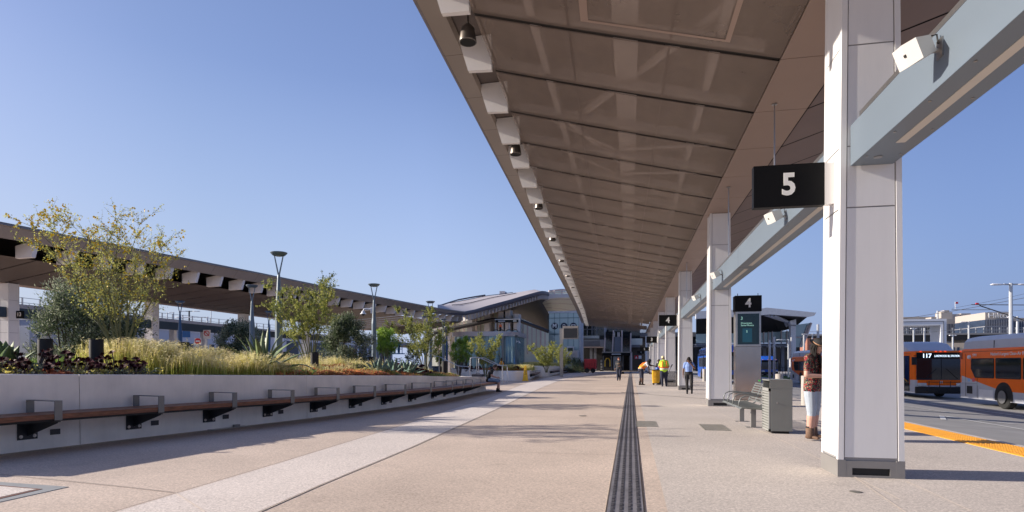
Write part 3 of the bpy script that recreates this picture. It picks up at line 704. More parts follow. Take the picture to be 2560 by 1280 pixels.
b = MB(); b.tube([XZ(1085,832,94.1), XZ(1125,822,94.1), XZ(1180,811,94.1), XZ(1232,799,94.1), XZ(1300,802,94.1), XZ(1372,829,94.1)], .33, 6); 
b.tube([XZ(1085,836,93.9), XZ(1180,815,93.9), XZ(1232,803,93.9)], .10, 5); b.build('duct_rail', M_dkm, hall)
b = MB(); p, q = XZ(1285,858,99), XZ(1372,837,99); b.box((p.x,98.4,0),(q.x,99,q.z)); b.build('podium_wall', M_colh, hall)
b = MB(); p, q = XZ(1285,836,98.3), XZ(1372,833,98.3); b.box((p.x,98.0,p.z-.15),(q.x,98.35,q.z)); b.build('podium_edge', M_dkm, hall)
b = MB(); p, q = XZ(1330,925,97.6), XZ(1372,858,97.6); b.box((XZ(1288,900,97.6).x,97.4,0),(q.x,97.6,q.z)); b.build('podium_glass', M_glassd, hall)
# escalator landing frame with sign
t = thing('escalator_portal', 'grey portal frame with black overhead sign above the escalators', 'portal', XZ(1268,838,84), None)
b = MB(); p, q = XZ(1239,838,84), XZ(1298,797,84)
for xx in (p.x, XZ(1273,800,84).x): b.box((xx-.07,84,p.z),(xx+.07,84.2,q.z-.1))
xr = XZ(1298,800,84).x; b.box((xr-.28,84,p.z-.5),(xr+.1,84.5,q.z-.15)); b.box((p.x-.1,83.9,q.z-.2),(xr+.1,84.6,q.z)); b.build('frame', M_colh, t)
z0 = XZ(1268,806.5,84).z; z1 = XZ(1268,799.5,84).z; b = MB(); b.box((p.x,83.8,z0),(XZ(1296,800,84).x,83.9,z1)); b.build('sign_panel', M_black, t)
b = MB(); 
for a in range(9): xx = XZ(1246+a*1.9,803,83.78).x; b.box((xx,83.775,(z0+z1)/2-.07),(xx+.07,83.79,(z0+z1)/2+.07))
for a in range(4): xx = XZ(1283+a*2.2,803,83.78).x; b.box((xx,83.775,(z0+z1)/2-.07),(xx+.08,83.79,(z0+z1)/2+.07))
b.build('sign_lettering', M_text, t)
zb = XZ(1268,832,83).z
for i, px in enumerate((1240,1253,1272,1288)):
    tt = thing('escalator', ['leftmost escalator newel loop above the glass pavilion','second escalator newel loop above the glass pavilion','third escalator newel loop above the glass pavilion','rightmost escalator newel loop above the glass pavilion'][i], 'escalator', XZ(px,832,83), 'escalators above the pavilion')
    c = XZ(px,832,83); b = MB(); b.tube([c+Vector((-.45,0,-.4)), c+Vector((-.42,0,.15)), c+Vector((-.2,0,.42)), c+Vector((.2,0,.42)), c+Vector((.5,0,0))], .06, 6); b.build('handrail', M_black, tt)
    b = MB(); b.box((c.x-.35,c.y-.02,c.z-.4),(c.x+.4,c.y+.02,c.z+.3)); b.build('balustrade', M_glass, tt)
# ---------------------------------------------------------------- glass pavilion
pav = thing('glass_pavilion', 'curved glass pavilion with silver fascia behind the far planters', 'pavilion', (-14, 80, 0))
pl, prr = XZ(1126,835,78).x, XZ(1285,835,78).x; zt, zb_ = XZ(1200,829,78).z, XZ(1200,840.5,78).z
def pavline(off=0, Y=78, dep=8):
    pts = []; r = 2.2
    for k in range(7): a = R(180+k*15); pts.append(Vector((pl-off+r+(r)*math.cos(a), Y-off+r+r*math.sin(a), 0)))
    pts = [Vector((pl-off, Y+dep, 0))]+pts
    for k in range(7): a = R(270+k*15); pts.append(Vector((prr+off-r+r*math.cos(a), Y-off+r+r*math.sin(a), 0)))
    return pts+[Vector((prr+off, Y+dep, 0))]
P = pavline(.25); M_silv = mat('silver_fascia', (.50,.47,.48), .35, .5, var=.05, scale=.3)
b = MB(); b.loft([[p+Vector((0,0,z)) for p in P] for z in (zb_, zt)]); b.add([p+Vector((0,0,zt)) for p in P], [tuple(range(len(P)))]); b.add([p+Vector((0,0,zb_)) for p in P], [tuple(range(len(P)))]); b.build('roof_fascia', M_silv, pav, smooth='auto')
P = pavline(0)
b = MB(); b.loft([[p+Vector((0,0,z)) for p in P] for z in (0, zb_)]); b.build('glass_wall', M_glass, pav, smooth='auto')
b = MB()
xs_ = np.linspace(pl+2.2, prr-1.2, 8)
for x in xs_: b.box((x-.035,77.93,0),(x+.035,77.99,zb_))
for p in P[1:8:3]: b.tube([p, p+Vector((0,0,zb_))], .04, 4)
xm = XZ(1256.5,870,77.9).x; b.box((xm-.13,77.85,0),(xm+.13,77.99,zb_)); b.build('mullion', M_base, pav)
# ---------------------------------------------------------------- glass lift tower with transit symbols
tw = thing('lift_tower', 'blue glass lift tower with three round transit symbols', 'glass tower', (XZ(1410,900,100).x, 103, 0))
a0, a1 = XZ(1372,783,100), XZ(1448,783,100); M_tg = mat('tower_glass', (.36,.46,.47), .15, .15, var=.05, scale=.3, spec=.7)
b = MB(); b.box((a0.x,100,0),(a1.x,106,a0.z)); b.build('glass_panel', M_tg, tw)
b = MB(); b.box((a0.x-.08,99.9,a0.z),(a1.x+.08,106.1,a0.z+.32)); b.box((a1.x,99.93,0),(a1.x+.25,106,a0.z)); b.build('cap', mat('tower_cap', (.55,.57,.60), .5), tw)
b = MB()
for px in (1372.4,1386,1399.5,1420,1434,1447.6): x = XZ(px,800,99.98).x; b.box((x-.03,99.95,0),(x+.03,100,a0.z))
for py in (795,835): z = XZ(1400,py,99.98).z; b.box((a0.x,99.94,z-.04),(a1.x,99.99,z+.04))
b.build('mullion', mat('teal_mullion', (.03,.09,.11), .5), tw)
M_navy = mat('navy_disc', (.012,.018,.045), .5)
for i, px in enumerate((1386.5,1410,1433.5)):
    c = XZ(px,815,99.9); r_ = .56
    b = MB(); b.lathe((0,0,0), [(.001,0),(r_,0),(r_,.05),(.001,.05)], 28, M=Matrix.Rotation(R(90),4,'X')); 
    b.v = [(x+c.x, y+99.92, z+c.z) for x,y,z in b.v]; d = b.build('symbol_disc', M_navy, tw)
    if i == 0: s_ = text('letter', 'M', .92, M_text, FACE_Y(c.x, 99.86, c.z), tw, bold=.045)
    else:
        b = MB(); wv = .30 if i == 1 else .38
        if i == 1: b.box((c.x-.22,99.84,c.z-.28),(c.x+.22,99.87,c.z+.22)); b.box((c.x-.09,99.84,c.z+.22),(c.x+.09,99.87,c.z+.30)); b.box((c.x-.26,99.84,c.z-.36),(c.x-.12,99.87,c.z-.26)); b.box((c.x+.12,99.84,c.z-.36),(c.x+.26,99.87,c.z-.26))
        else: b.box((c.x-.33,99.84,c.z-.24),(c.x+.33,99.87,c.z+.26)); b.box((c.x-.25,99.84,c.z-.33),(c.x-.14,99.87,c.z-.2)); b.box((c.x+.14,99.84,c.z-.33),(c.x+.25,99.87,c.z-.2))
        b.build('pictogram', M_text, tw); b = MB(); b.box((c.x-wv*.55,99.825,c.z-.04),(c.x+wv*.55,99.84,c.z+.16)); b.build('pictogram_window', M_navy, tw)
# ---------------------------------------------------------------- bridge wing, escalator shaft, entrance box
wg = thing('station_wing', 'two storey station wing with grey parapet and dark glazing right of the lift tower', 'station building', (XZ(1480,900,112).x, 116, 0))
def fbox(px0,py0,px1,py1,Y,dep,m,name,par,mi=None):
    p, q = XZ(px0,py1,Y), XZ(px1,py0,Y); b = MB(); b.box((p.x,Y,max(0,p.z)),(q.x,Y+dep,q.z)); return b.build(name, m, par)
M_grp = mat('grey_panel', (.17,.18,.21), .5, var=.04); M_grpl = mat('pale_grey_panel', (.30,.31,.36), .5, var=.04); M_shade = mat('dark_wall', (.035,.035,.038), .7, var=.2, scale=.4)
fbox(1450,792,1600,850,119,.5,M_glassd,'upper_glazing',wg); fbox(1450,786,1478,796,118,1,M_cream,'upper_soffit',wg)
fbox(1578,838,1765,935,124,.6,M_shade,'rear_wall',wg); fbox(1574,868,1606,930,117,.5,M_shade,'side_wall',wg); fbox(1600,830,1765,842,123,1.5,M_grp,'rear_band',wg)
fbox(1451,850,1502,865,114,5,M_grp,'parapet',wg); fbox(1500,849,1520,867,113,6,M_grpl,'parapet',wg); fbox(1450,846,1503,850,113.9,.2,M_dkm,'parapet_coping',wg)
fbox(1452,839,1498,846.5,114,.06,mat('rail_glass',(.40,.43,.44),.2,.3),'glass_railing',wg)
fbox(1450,865,1600,930,118,.6,M_shade,'lower_wall',wg); fbox(1452,866,1520,868.5,113.9,4,M_mull,'slab_edge',wg)
b = MB()
for px in (1456,1478,1488,1510): 
    p = XZ(px,900,116); b.box((p.x-.25,115.7,0),(p.x+.25,116.2,XZ(px,868,116).z))
b.build('lower_column', M_grp, wg)
b = MB()
for px in (1456,1468,1480,1492,1512,1540): p = XZ(px,820,118.7); b.box((p.x-.09,118.7,XZ(px,848,118.7).z),(p.x+.09,118.9,XZ(px,795,118.7).z))
for py in (812,823): z = XZ(1480,py,118.7).z; b.box((XZ(1452,py,118.7).x,118.65,z-.06),(XZ(1560,py,118.7).x,118.8,z+.06))
b.build('glazing_bar', M_grp, wg)
fbox(1510,815,1516,850,113,.5,M_grpl,'pier',wg)
es = thing('escalator_shaft', 'tall black and silver escalator shaft rising above the dark entrance', 'escalator shaft', (XZ(1540,900,109).x, 110, 0))
fbox(1514,828,1577,881,110,6,M_glassd,'shaft_glass',es); fbox(1536,842,1553,880,109.7,.25,M_grp,'grey_louvre',es)
for a, c in (((1534,826),(1531,880)), ((1555,826),(1554.5,880)), ((1577,832),(1576.5,880)), ((1513,845),(1511,880))):
    b = MB(); p, q = XZ(*a,109.6), XZ(*c,109.6); b.tube([p,q], .13, 6); b.build('shaft_post', M_mull, es)
b = MB()
for px in (1536,1545,1548): p = XZ(px,835,109); b.box((p.x-.12,108.9,p.z-.5),(p.x+.12,109.1,p.z+.3))
b.build('bracket', M_strl, es)
fbox(1577,846,1606,862,116,3,M_cream,'side_panel',es); fbox(1577,862,1600,868,115.8,3,M_grp,'side_beam',es)
en = thing('entrance_portal', 'low black entrance portal with beige top edge under the escalators', 'entrance portal', (XZ(1543,922,106).x, 108, 0))
fbox(1505,879,1580,882,105.8,5,mat('beige_edge',(.36,.31,.26),.5),'top_edge',en); fbox(1506,882,1576,889,105.9,4,M_black,'sign_band',en); fbox(1576,880,1580.5,926,105.8,4,M_mull,'side_post',en)
fbox(1506,889,1575,926,109,.4,M_blackm,'dark_interior',en)
for px in (1508,1528,1552,1557.5,1574): fbox(px-.6,889,px+.6,926,106,.2,M_base,'door_post',en)
fbox(1533,891,1552,924,106.6,.1,mat('door_glass',(.20,.21,.22),.15,.3),'door_glass',en)
b = MB()
for a in range(12): p = XZ(1529.5+a*1.9,885.4,105.85); b.box((p.x,105.84,p.z-.09),(p.x+.10,105.88,p.z+.09))
b.build('sign_lettering', M_text, en)
# ---------------------------------------------------------------- information totem (grey)
tm = thing('display_totem', 'tall steel post with a wide dark display screen beside the tower', 'display totem', G(1403,942))
g = G(1403,942.5); Yt = g.y
p, q = XZ(1399,942,Yt), XZ(1407,821,Yt); b = MB(); b.box((p.x,Yt,0),(q.x,Yt+.34,q.z)); b.build('post', mat('totem_metal',(.40,.37,.34),.45,.4), tm)
p, q = XZ(1407.2,847.5,Yt), XZ(1445.5,815,Yt); b = MB(); b.box((p.x,Yt-.1,p.z),(q.x,Yt+.3,q.z), bev=.02); b.build('display_frame', mat('totem_metal2',(.44,.38,.32),.45,.3), tm)
p, q = XZ(1409.5,845,Yt-.1), XZ(1443.5,820.5,Yt-.1); b = MB(); b.box((p.x,Yt-.115,p.z),(q.x,Yt-.09,q.z)); b.build('screen', mat('off_screen',(.035,.03,.028),.25), tm)
# ================================================================ planter, bench, plants
WB = [(-340,1178),(0,1134),(205,1111),(437,1084),(700,1055),(771,1046),(1038,1012),(1215,977)]   # foot of the wall
wall_pts = [G(*p) for p in WB]
def resample(pts, step):
    out = [pts[0].copy()]; L = 0; d = [0]
    for i in range(1, len(pts)): d.append(d[-1]+(pts[i]-pts[i-1]).length)
    n = max(2, int(d[-1]/step)); X = [np.interp(np.linspace(0, d[-1], n), d, [p[k] for p in pts]) for k in range(3)]
    return [Vector(p) for p in zip(*X)]
def smooth(pts, it=8):
    for _ in range(it): pts = [pts[0]]+[(pts[i-1]+pts[i]*2+pts[i+1])/4 for i in range(1, len(pts)-1)]+[pts[-1]]
    return pts
wp = smooth(resample(wall_pts, .5), 10)
darc = [0]
for i in range(1, len(wp)): darc.append(darc[-1]+(wp[i]-wp[i-1]).length)
LW = darc[-1]
def wall_at(s): return Vector([float(np.interp(s, darc, [p[k] for p in wp])) for k in range(3)])
def wall_n(s):  # outward (towards the plaza)
    t = (wall_at(min(s+.3, LW))-wall_at(max(0, s-.3))).normalized(); return Vector((t.y, -t.x, 0)), t
def proj(p):
    D = -sa*p.x+ca*p.y; return 1280+FP*(ca*p.x+sa*p.y)/D, HY-FP*(p.z-CH)/D
sref = [min(np.linspace(0, LW, 600), key=lambda s: abs(proj(wall_at(s))[0]-px)) for px in (0, 640, 1038, 1090, 1215)]
def ztop(s): return float(np.interp(s, sref, [1.20, 1.10, .965, .90, .70]))
def zseat(s): return float(np.interp(s, [sref[0], sref[2], LW], [.60, .535, .475]))
pw = thing('planter_wall', 'long curved white concrete planter wall carrying the timber bench', 'planter wall', wall_at(LW*.5))
ss = np.linspace(0, LW, 60); TH = .32
cuts_ = [0]+[min(np.linspace(0, LW, 600), key=lambda s: abs(proj(wall_at(s)+Vector((0,0,.9)))[0]-px)) for px in (203, 768, 1043)]+[LW]
b = MB()
for a_, c_ in zip(cuts_[:-1], cuts_[1:]):
    rows = []; q = np.linspace(a_+.006, c_-.006, max(3, int((c_-a_)/.6)))
    for s in q:
        p = wall_at(s); n, t_ = wall_n(s); z = ztop(s)
        rows.append([p+n*.0+Vector((0,0,-.05)), p-n*.03+Vector((0,0,z-.012)), p-n*.045+Vector((0,0,z)), p-n*TH+Vector((0,0,z)), p-n*TH+Vector((0,0,-.05))])
    b.loft(rows)
    for r in (rows[0], rows[-1]): b.add(r, [tuple(range(len(r)))])
b.build('concrete', M_conc, pw)
# far end return of the wall
b = MB(); p = wall_at(LW); n, t_ = wall_n(LW); z = ztop(LW)
back = [p-n*.3+t_*.0, p-n*2.5+t_*2.2, p-n*6+t_*3.2]
rows = [[q+Vector((0,0,-.05)), q+Vector((0,0,z)), q+Vector((0,0,z))-n*.05-t_*.25, q+Vector((0,0,-.05))-n*.05-t_*.25] for q in back]
b.loft(rows); b.build('end_wall', M_conc, pw)
def mound(d): return .24*float(np.clip((d-.35)/1.7, 0, 1))
soil = [[wall_at(s)-wall_n(s)[0]*.30+Vector((0,0,ztop(s)-.10)), wall_at(s)-wall_n(s)[0]*2.1+Vector((0,0,ztop(s)+.10)), wall_at(s)-wall_n(s)[0]*4.4+Vector((0,0,ztop(s)+.10)), wall_at(s)-wall_n(s)[0]*9+Vector((0,0,ztop(s)*.9-.2)), wall_at(s)-wall_n(s)[0]*9.3+Vector((0,0,-.05))] for s in ss]
b = MB(); b.loft(soil); struct(b.build('planting_soil', M_soil), 'dark soil of the raised planter')
def on_planter(px, dist, z=None):
    """point on the soil seen at photo column px, dist metres behind the wall"""
    best = min((abs(proj(wall_at(s)-wall_n(s)[0]*dist)[0]-px), s) for s in np.linspace(0, LW, 400))[1]
    p = wall_at(best)-wall_n(best)[0]*dist; p.z = ztop(best)-.12+mound(dist) if z is None else z; return p
# wall details
M_plate = mat('wall_light_cover', (.05,.05,.055), .5, .2)
arm_px = [145,402,587,731,845,937,1013,1077,1130,1157,1181,1202]
def arm_s(px):  # armrest front post at this photo column
    f = lambda s: proj(wall_at(s)+wall_n(s)[0]*.74+Vector((0,0,zseat(s)+.1)))[0]
    return min(np.linspace(0, LW, 1500), key=lambda s: abs(f(s)-px))
arms = [arm_s(px) for px in arm_px]; d0 = arms[1]-arms[0]
arms = [arms[0]-d0]+arms
arm_px = [-250]+arm_px
bench = thing('wall_bench', 'long timber bench cantilevered from the curved planter wall with steel armrests', 'bench', wall_at(LW*.5)+wall_n(LW*.5)[0]*.3)
seat_s = np.linspace(0, LW-.02, 70)
for k, (i0, i1) in enumerate(((.06,.39),(.405,.735))):
    b = MB(); joints = [0]+[a for a in arms if a > 0]+[LW-.02]
    for a_, c_ in zip(joints[:-1], joints[1:]):
        if c_-a_ < .05: continue
        q = np.linspace(a_+.004, c_-.004, 5); rows = []
        for s in q:
            p = wall_at(s); n, t_ = wall_n(s); z = zseat(s)
            rows.append([p+n*i0+Vector((0,0,z-.075)), p+n*i0+Vector((0,0,z)), p+n*i1+Vector((0,0,z)), p+n*(i1+.004)+Vector((0,0,z-.008)), p+n*(i1+.004)+Vector((0,0,z-.075))])
        b.loft(rows, 0, True)
        for r in (rows[0], rows[-1]): b.add(r, [tuple(range(len(r)))])
    b.build('timber_slat', M_wood, bench)
rows = []
for s in seat_s:
    p = wall_at(s); n, t_ = wall_n(s); z = zseat(s)-.077
    rows.append([p+n*.12+Vector((0,0,z-.035)), p+n*.12+Vector((0,0,z)), p+n*.70+Vector((0,0,z)), p+n*.70+Vector((0,0,z-.035))])
b = MB(); b.loft(rows, 0, True); b.build('support_rail', M_blackm, bench)
M_arm = mat('armrest_steel', (.17,.175,.18), .35, .6, var=.05); M_brk = mat('bracket_paint', (.022,.026,.032), .4, .3)
def mat4(p, n, t): return Matrix(((t.x, n.x, 0, p.x), (t.y, n.y, 0, p.y), (0, 0, 1, p.z), (0, 0, 0, 1)))
for s, px in zip(arms, arm_px):
    if s < 0 or s > LW: continue
    p = wall_at(s); n, t_ = wall_n(s); Mx = mat4(p, n, t_); z = zseat(s); w_ = .055
    b = MB()
    b.box((-w_,.742,z-.095),(w_,.754,z+.20),M=Mx); b.box((-w_,.07,z+.188),(w_,.742,z+.20),M=Mx); b.box((-w_,.07,z+.002),(w_,.082,z+.188),M=Mx)
    b.build('armrest', M_arm, bench)
    b = MB(); b.box((-.14,.002,z-.42),(.14,.016,z-.10),M=Mx); b.build('wall_plate', M_brk, bench)
    b = MB(); prof = [(.016,z-.115),(.73,z-.115),(.73,z-.14),(.016,z-.37)]
    b.prism([Mx@Vector((-.006,a,c)) for a,c in prof], t_*.012); b.box((-.045,.016,z-.128),(.045,.73,z-.115),M=Mx); b.build('bracket_web', M_brk, bench)
    for xx in (-.095,.095):
        b = MB(); b.lathe((0,0,0), [(.001,0),(.026,0),(.026,.008),(.012,.008),(.012,.02),(.001,.02)], 12, M=Mx@Matrix.Translation((xx,.016,z-.37))@Matrix.Rotation(R(-90),4,'X')); b.build('bolt', M_steel, bench)
lc = []
for i in range(len(arms)-1):
    s = arms[i]+.22+(.18 if i else .2); 
    if s < 0 or i > 9: continue
    p = wall_at(s); n, t_ = wall_n(s); Mx = mat4(p, n, t_)
    b = MB(); z = zseat(s)-.34; b.box((-.075,.001,z-.045),(.075,.012,z+.045),M=Mx,bev=.003); c = b.build('light_cover', M_plate, pw)
p = wall_at(arm_s(587)+.3)
t = thing('ground_bracket', 'small steel plate with a grey box on the ground at the wall foot', 'floor bracket', p)
n, t_ = wall_n(arm_s(587)+.3); Mx = mat4(p, n, t_); b = MB(); b.box((-.35,.02,.0),(.55,.16,.012),M=Mx); b.build('plate', M_steel, t); b = MB(); b.box((.25,.03,.012),(.38,.11,.06),M=Mx,bev=.008); b.build('box', M_base, t)
# ---------------------------------------------------------------- bollard lights in the planter
def bollard(p, r, h, label, m=None, cat='bollard light', grp='black bollard lights among the plants', name='bollard_light'):
    t = thing(name, label, cat, p, grp)
    b = MB(); b.lathe(p, [(r,-.3),(r,h-.025),(r*.985,h-.01)], 24); b.build('body', m or M_blackm, t, smooth='auto')
    b = MB(); b.lathe(p, [(r*.97,h-.012),(r*1.0,h-.008),(r*1.0,h+.004),(r*.8,h+.01),(.01,h+.011)], 24); b.build('cap', m or M_black, t, smooth='auto')
    return t
def vert_top(p, py):  # z at which a vertical over p reaches photo row py
    D = -sa*p.x+ca*p.y; return CH+(HY-py)/FP*D
for (px, dist, py, r, l) in ((112,1.9,848,.118,'leftmost black bollard light, left of the flowering shrub stems'), (243,1.9,849,.125,'black bollard light at the foot of the tall flowering shrub'),
        (462,3.4,856,.13,'dark bollard light half hidden in the golden grass'), (713,3.6,880,.12,'black bollard light right of the tallest lamp post'), (785,1.5,881,.115,'black bollard light among the orange succulents in the middle'),
        (928,3.6,892,.10,'small dark bollard light left of the agaves'), (1112,.9,903,.125,'black bollard light by itself near the far end of the planter')):
    p = on_planter(px, dist); bollard(p, r, vert_top(p, py)-p.z, l)
# ---------------------------------------------------------------- lamp posts
def lamp(px, D, py_head, label, m, z0=None, detail=True, cam_=False):
    q = W(px, 900, D); p = Vector((q.x, q.y, 0)); H = W(px, py_head, D).z
    t = thing('lamp_post', label, 'lamp post', p, 'tapered plaza lamp posts')
    zt = H-.78
    b = MB(); b.lathe((p.x,p.y,0), [(.10,0),(.105,.02),(.125,zt*.45),(.128,zt-1.15),(.10,zt-.9),(.055,zt-.1),(.045,zt)], 8); b.build('pole', m, t)
    b = MB()
    for a in (R(YAW), ) if False else (0,): pass
    v = Vector((ca, sa, 0))*.155
    for sgn_ in (-1,1): b.tube([Vector((p.x,p.y,zt-.10)), Vector((p.x,p.y,zt+.02))+v*sgn_*.12, Vector((p.x,p.y,H-.10))+v*sgn_], [.03,.028,.022], 6)
    b.build('fork', m, t)
    b = MB(); b.lathe((p.x,p.y,H-.13), [(.12,0),(.20,.02),(.27,.09),(.285,.115),(.275,.13),(.01,.135)], 28); b.build('lamp_head', m, t, smooth='auto')
    b = MB(); b.lathe((p.x,p.y,H-.135), [(.001,0),(.11,0),(.11,.006),(.001,.006)], 18); b.build('diffuser', M_lightstrip, t)
    return t, p
lp1, P1 = lamp(697,20.8,631,'tallest lamp post, nearest, standing in the golden grass', M_lamp)
lp0, P0 = lamp(630,29.5,713,'grey lamp post left of the tallest one, before the olive shrub', M_lamp)
lp2, P2 = lamp(935,29.2,710,'grey lamp post with a white dome camera on its left side', M_lamp)
lamp(1076,37.3,753,'grey lamp post beside the third flowering tree', M_lamp)
lamp(1108.5,51,797,'grey lamp post before the left corner of the glass pavilion', M_lamp)
lamp(450,37,753,'deep blue lamp post behind the golden grass on the left', M_lampb)
lamp(672,44,778,'deep blue lamp post just left of the tallest lamp post', M_lampb)
lamp(1117,62,818,'thin dark lamp post next to the pavilion corner', M_lampb); lamp(1064,47,790,'thin grey lamp post partly hidden by the third flowering tree', M_lamp)
lamp(1290,77,838,'slim grey lamp post with a white camera before the dark podium', M_lamp)
M_cam = mat('camera_white', (.72,.72,.74), .4)
def dome_cam(p, side, label):
    t = thing('dome_camera', label, 'security camera', p)
    v = Vector((-ca,-sa,0))*side
    b = MB(); b.box(tuple(p+Vector((-.03,-.05,-.16))), tuple(p+Vector((.03,.05,.14)))); b.build('mount', M_cam, t)
    b = MB(); b.tube([p+Vector((0,0,.03)), p+v*.36+Vector((0,0,.05)), p+v*.40+Vector((0,0,-.05))], [.05,.045,.05], 8); b.build('arm', M_cam, t)
    q = p+v*.40; b = MB(); b.lathe((q.x,q.y,q.z-.20), [(.155,0),(.15,.02),(.10,.06),(.08,.13),(.05,.16),(.001,.16)], 18); b.build('shroud', M_cam, t, smooth='auto')
    b = MB(); b.lathe((q.x,q.y,q.z-.28), [(.001,0),(.05,.015),(.075,.06),(.078,.09)], 16); b.build('dome', M_glassd, t, smooth=True)
cp = W(929,775,29.0); dome_cam(cp, 1, 'white dome camera on a bracket from the middle lamp post')
cp = W(1291,854,76.8); dome_cam(cp, -1, 'small white dome camera on the slim lamp post by the podium')
# ---------------------------------------------------------------- plants
def leafmat(name, col, var=.3, rough=.55, sub=0, scale=2.5):
    m = mat(name, col, rough, 0, var=var, scale=scale, spec=.3)
    n = m.node_tree; b = n.nodes['Principled BSDF']; out = n.nodes['Material Output']
    tr = n.nodes.new('ShaderNodeBsdfTranslucent'); mx = n.nodes.new('ShaderNodeMixShader'); mx.inputs[0].default_value = .5
    for l in list(n.links):
        if l.to_socket == b.inputs['Base Color']: n.links.new(l.from_socket, tr.inputs[0])
    n.links.new(b.outputs[0], mx.inputs[1]); n.links.new(tr.outputs[0], mx.inputs[2]); n.links.new(mx.outputs[0], out.inputs[0]); return m
PV = [leafmat('palo_leaf_light', (.46,.46,.13)), leafmat('palo_leaf', (.27,.30,.08)), leafmat('palo_leaf_dark', (.15,.19,.055))]
OL = [leafmat('olive_leaf_silver', (0.295,0.326,0.232)), leafmat('olive_leaf', (0.132,0.171,0.093)), leafmat('olive_leaf_dark', (0.054,0.078,0.039))]
BR = [leafmat('willow_leaf_bright', (0.372,0.527,0.078)), leafmat('willow_leaf', (0.202,0.326,0.046))]
M_flw = mat('yellow_flower', (.95,.66,.03), .6, var=.15); M_stem = mat('green_bark', (.155,.16,.075), .7, var=.25, scale=5); M_bark = mat('brown_bark', (.12,.085,.06), .85, var=.3, scale=6)
GR = [leafmat('grass_green', (.42,.48,.10)), leafmat('grass_olive', (.56,.52,.15)), leafmat('grass_straw', (.78,.66,.32)), leafmat('seed_head', (.92,.74,.44))]
LAWN = [leafmat('lawn_bright', (0.248,0.372,0.078)), leafmat('lawn_dark', (0.124,0.202,0.046))]
SD = [leafmat('sedum_orange', (.74,.33,.13)), leafmat('sedum_rust', (.52,.28,.14)), leafmat('sedum_yellow', (.62,.55,.16)), leafmat('sedum_green', (.25,.34,.09)), leafmat('sedum_red', (.66,.24,.13))]
M_aeo = mat('aeonium_purple', (.040,.007,.012), .7, var=.6, scale=8, spec=.06); M_aeol = mat('aeonium_red', (.13,.02,.025), .6, var=.4, scale=8); M_aeos = mat('aeonium_stem', (.16,.12,.10), .8)
M_agv = mat('agave_blue', (.12,.19,.15), .45, var=.25, scale=4); M_agg = mat('agave_green', (.10,.16,.05), .45, var=.3, scale=4); M_agl = mat('agave_pale', (.30,.36,.25), .5, var=.2)
def palo(name, label, base, H, spread, nst, nleaf, flowers, group='yellow flowering thin stemmed trees', lean=(0,0), shape=1.0, leafs=.028, trunk=.0, mset=None, seed=1, low=.30, cat='tree'):
    rs = np.random.default_rng(seed); t = thing(name, label, cat, base, group)
    st = MB(); tips = []; base = Vector(base); mset = mset or PV
    for i in range(nst):
        a = 2*math.pi*(i+rs.uniform(-.3,.3))/nst; r = spread*rs.uniform(.35,1.0); h = H*(1-.28*(r/spread)**2)*rs.uniform(.86,1.03)
        d = Vector((math.cos(a)*r+lean[0]*h, math.sin(a)*r+lean[1]*h, h))
        pts = []; N = 9
        for k in range(N+1):
            u = k/N; w_ = Vector((rs.normal(),rs.normal(),0))*.02*H*u
            pts.append(base+Vector((d.x*u**1.35, d.y*u**1.35, d.z*(u**(.92)*.9+.1*u)))+w_+Vector((math.cos(a),math.sin(a),0))*.10*(1-u)*shape)
        r0 = .018+.006*H/3; st.tube(pts, [lerp(r0, .003, k/N) for k in range(N+1)], 5, cap=False)
        for k in range(int(N*low), N+1):
            nb = 3 if k < N else 4
            for _ in range(nb):
                v = Vector((rs.normal(), rs.normal(), rs.uniform(.2,1.3))).normalized(); v = (v+(pts[k]-pts[k-1]).normalized()*.7).normalized()
                L = H*rs.uniform(.09,.2)*(1.15-.5*k/N); q = [pts[k]+v*L*u+Vector((0,0,-.06*L*u*u)) for u in (0,.35,.7,1)]
                st.tube(q, [.006,.0045,.003,.002], 3, cap=False); tips.append(q)
                for _2 in range(3):
                    w_ = (v+Vector(rs.normal(size=3))*.6).normalized(); q0 = q[rs.integers(1,4)]; L2 = L*rs.uniform(.4,.7)
                    q2 = [q0+w_*L2*u for u in (0,.5,1)]; st.tube(q2, [.003,.0025,.0015], 3, cap=False); tips.append([q2[0],q2[1],q2[2],q2[2]+w_*.02])
    st.build('stems', M_stem, t)
    T = np.array([[tuple(p) for p in q] for q in tips]); n = nleaf
    ti = rs.integers(0, len(T), n); k = rs.integers(0, 3, n); u = rs.random(n)[:,None]
    c = T[ti,k]*(1-u)+T[ti,k+1]*u+rs.normal(size=(n,3))*.02*H/3
    d = rs.normal(size=(n,3)); d /= np.linalg.norm(d,axis=1,keepdims=True); w_ = np.cross(d, rs.normal(size=(n,3))); w_ /= np.linalg.norm(w_,axis=1,keepdims=True)
    sz = leafs*rs.uniform(.6,1.4,(n,1)); clump = rs.integers(0, len(mset), len(T))
    mi = np.where(rs.random(n) < .6, clump[ti], rs.integers(0, len(mset), n))
    F = Fast(); F.add(c, d*sz, w_*sz*.42, mi); F.build('foliage', mset, t)
    if flowers:
        n = flowers; w8 = rs.random(len(T))**4; w8 *= (np.clip((T[:,0,2]-base.z)/H, 0, 1)**2.2+.02)*(1.3-.55*np.tanh((T[:,0,0]-base.x))); w8 /= w8.sum(); ti = rs.choice(len(T), n, p=w8); u = rs.random(n)[:,None]; k = rs.integers(0,3,n)
        c = T[ti,k]*(1-u)+T[ti,k+1]*u+rs.normal(size=(n,3))*.02
        F = Fast()
        for _ in range(2):
            d = rs.normal(size=(n,3)); d /= np.linalg.norm(d,axis=1,keepdims=True); w_ = np.cross(d, rs.normal(size=(n,3))); w_ /= np.linalg.norm(w_,axis=1,keepdims=True)
            F.add(c, d*.024, w_*.024, 0)
        F.build('flowers', M_flw, t)
    return t
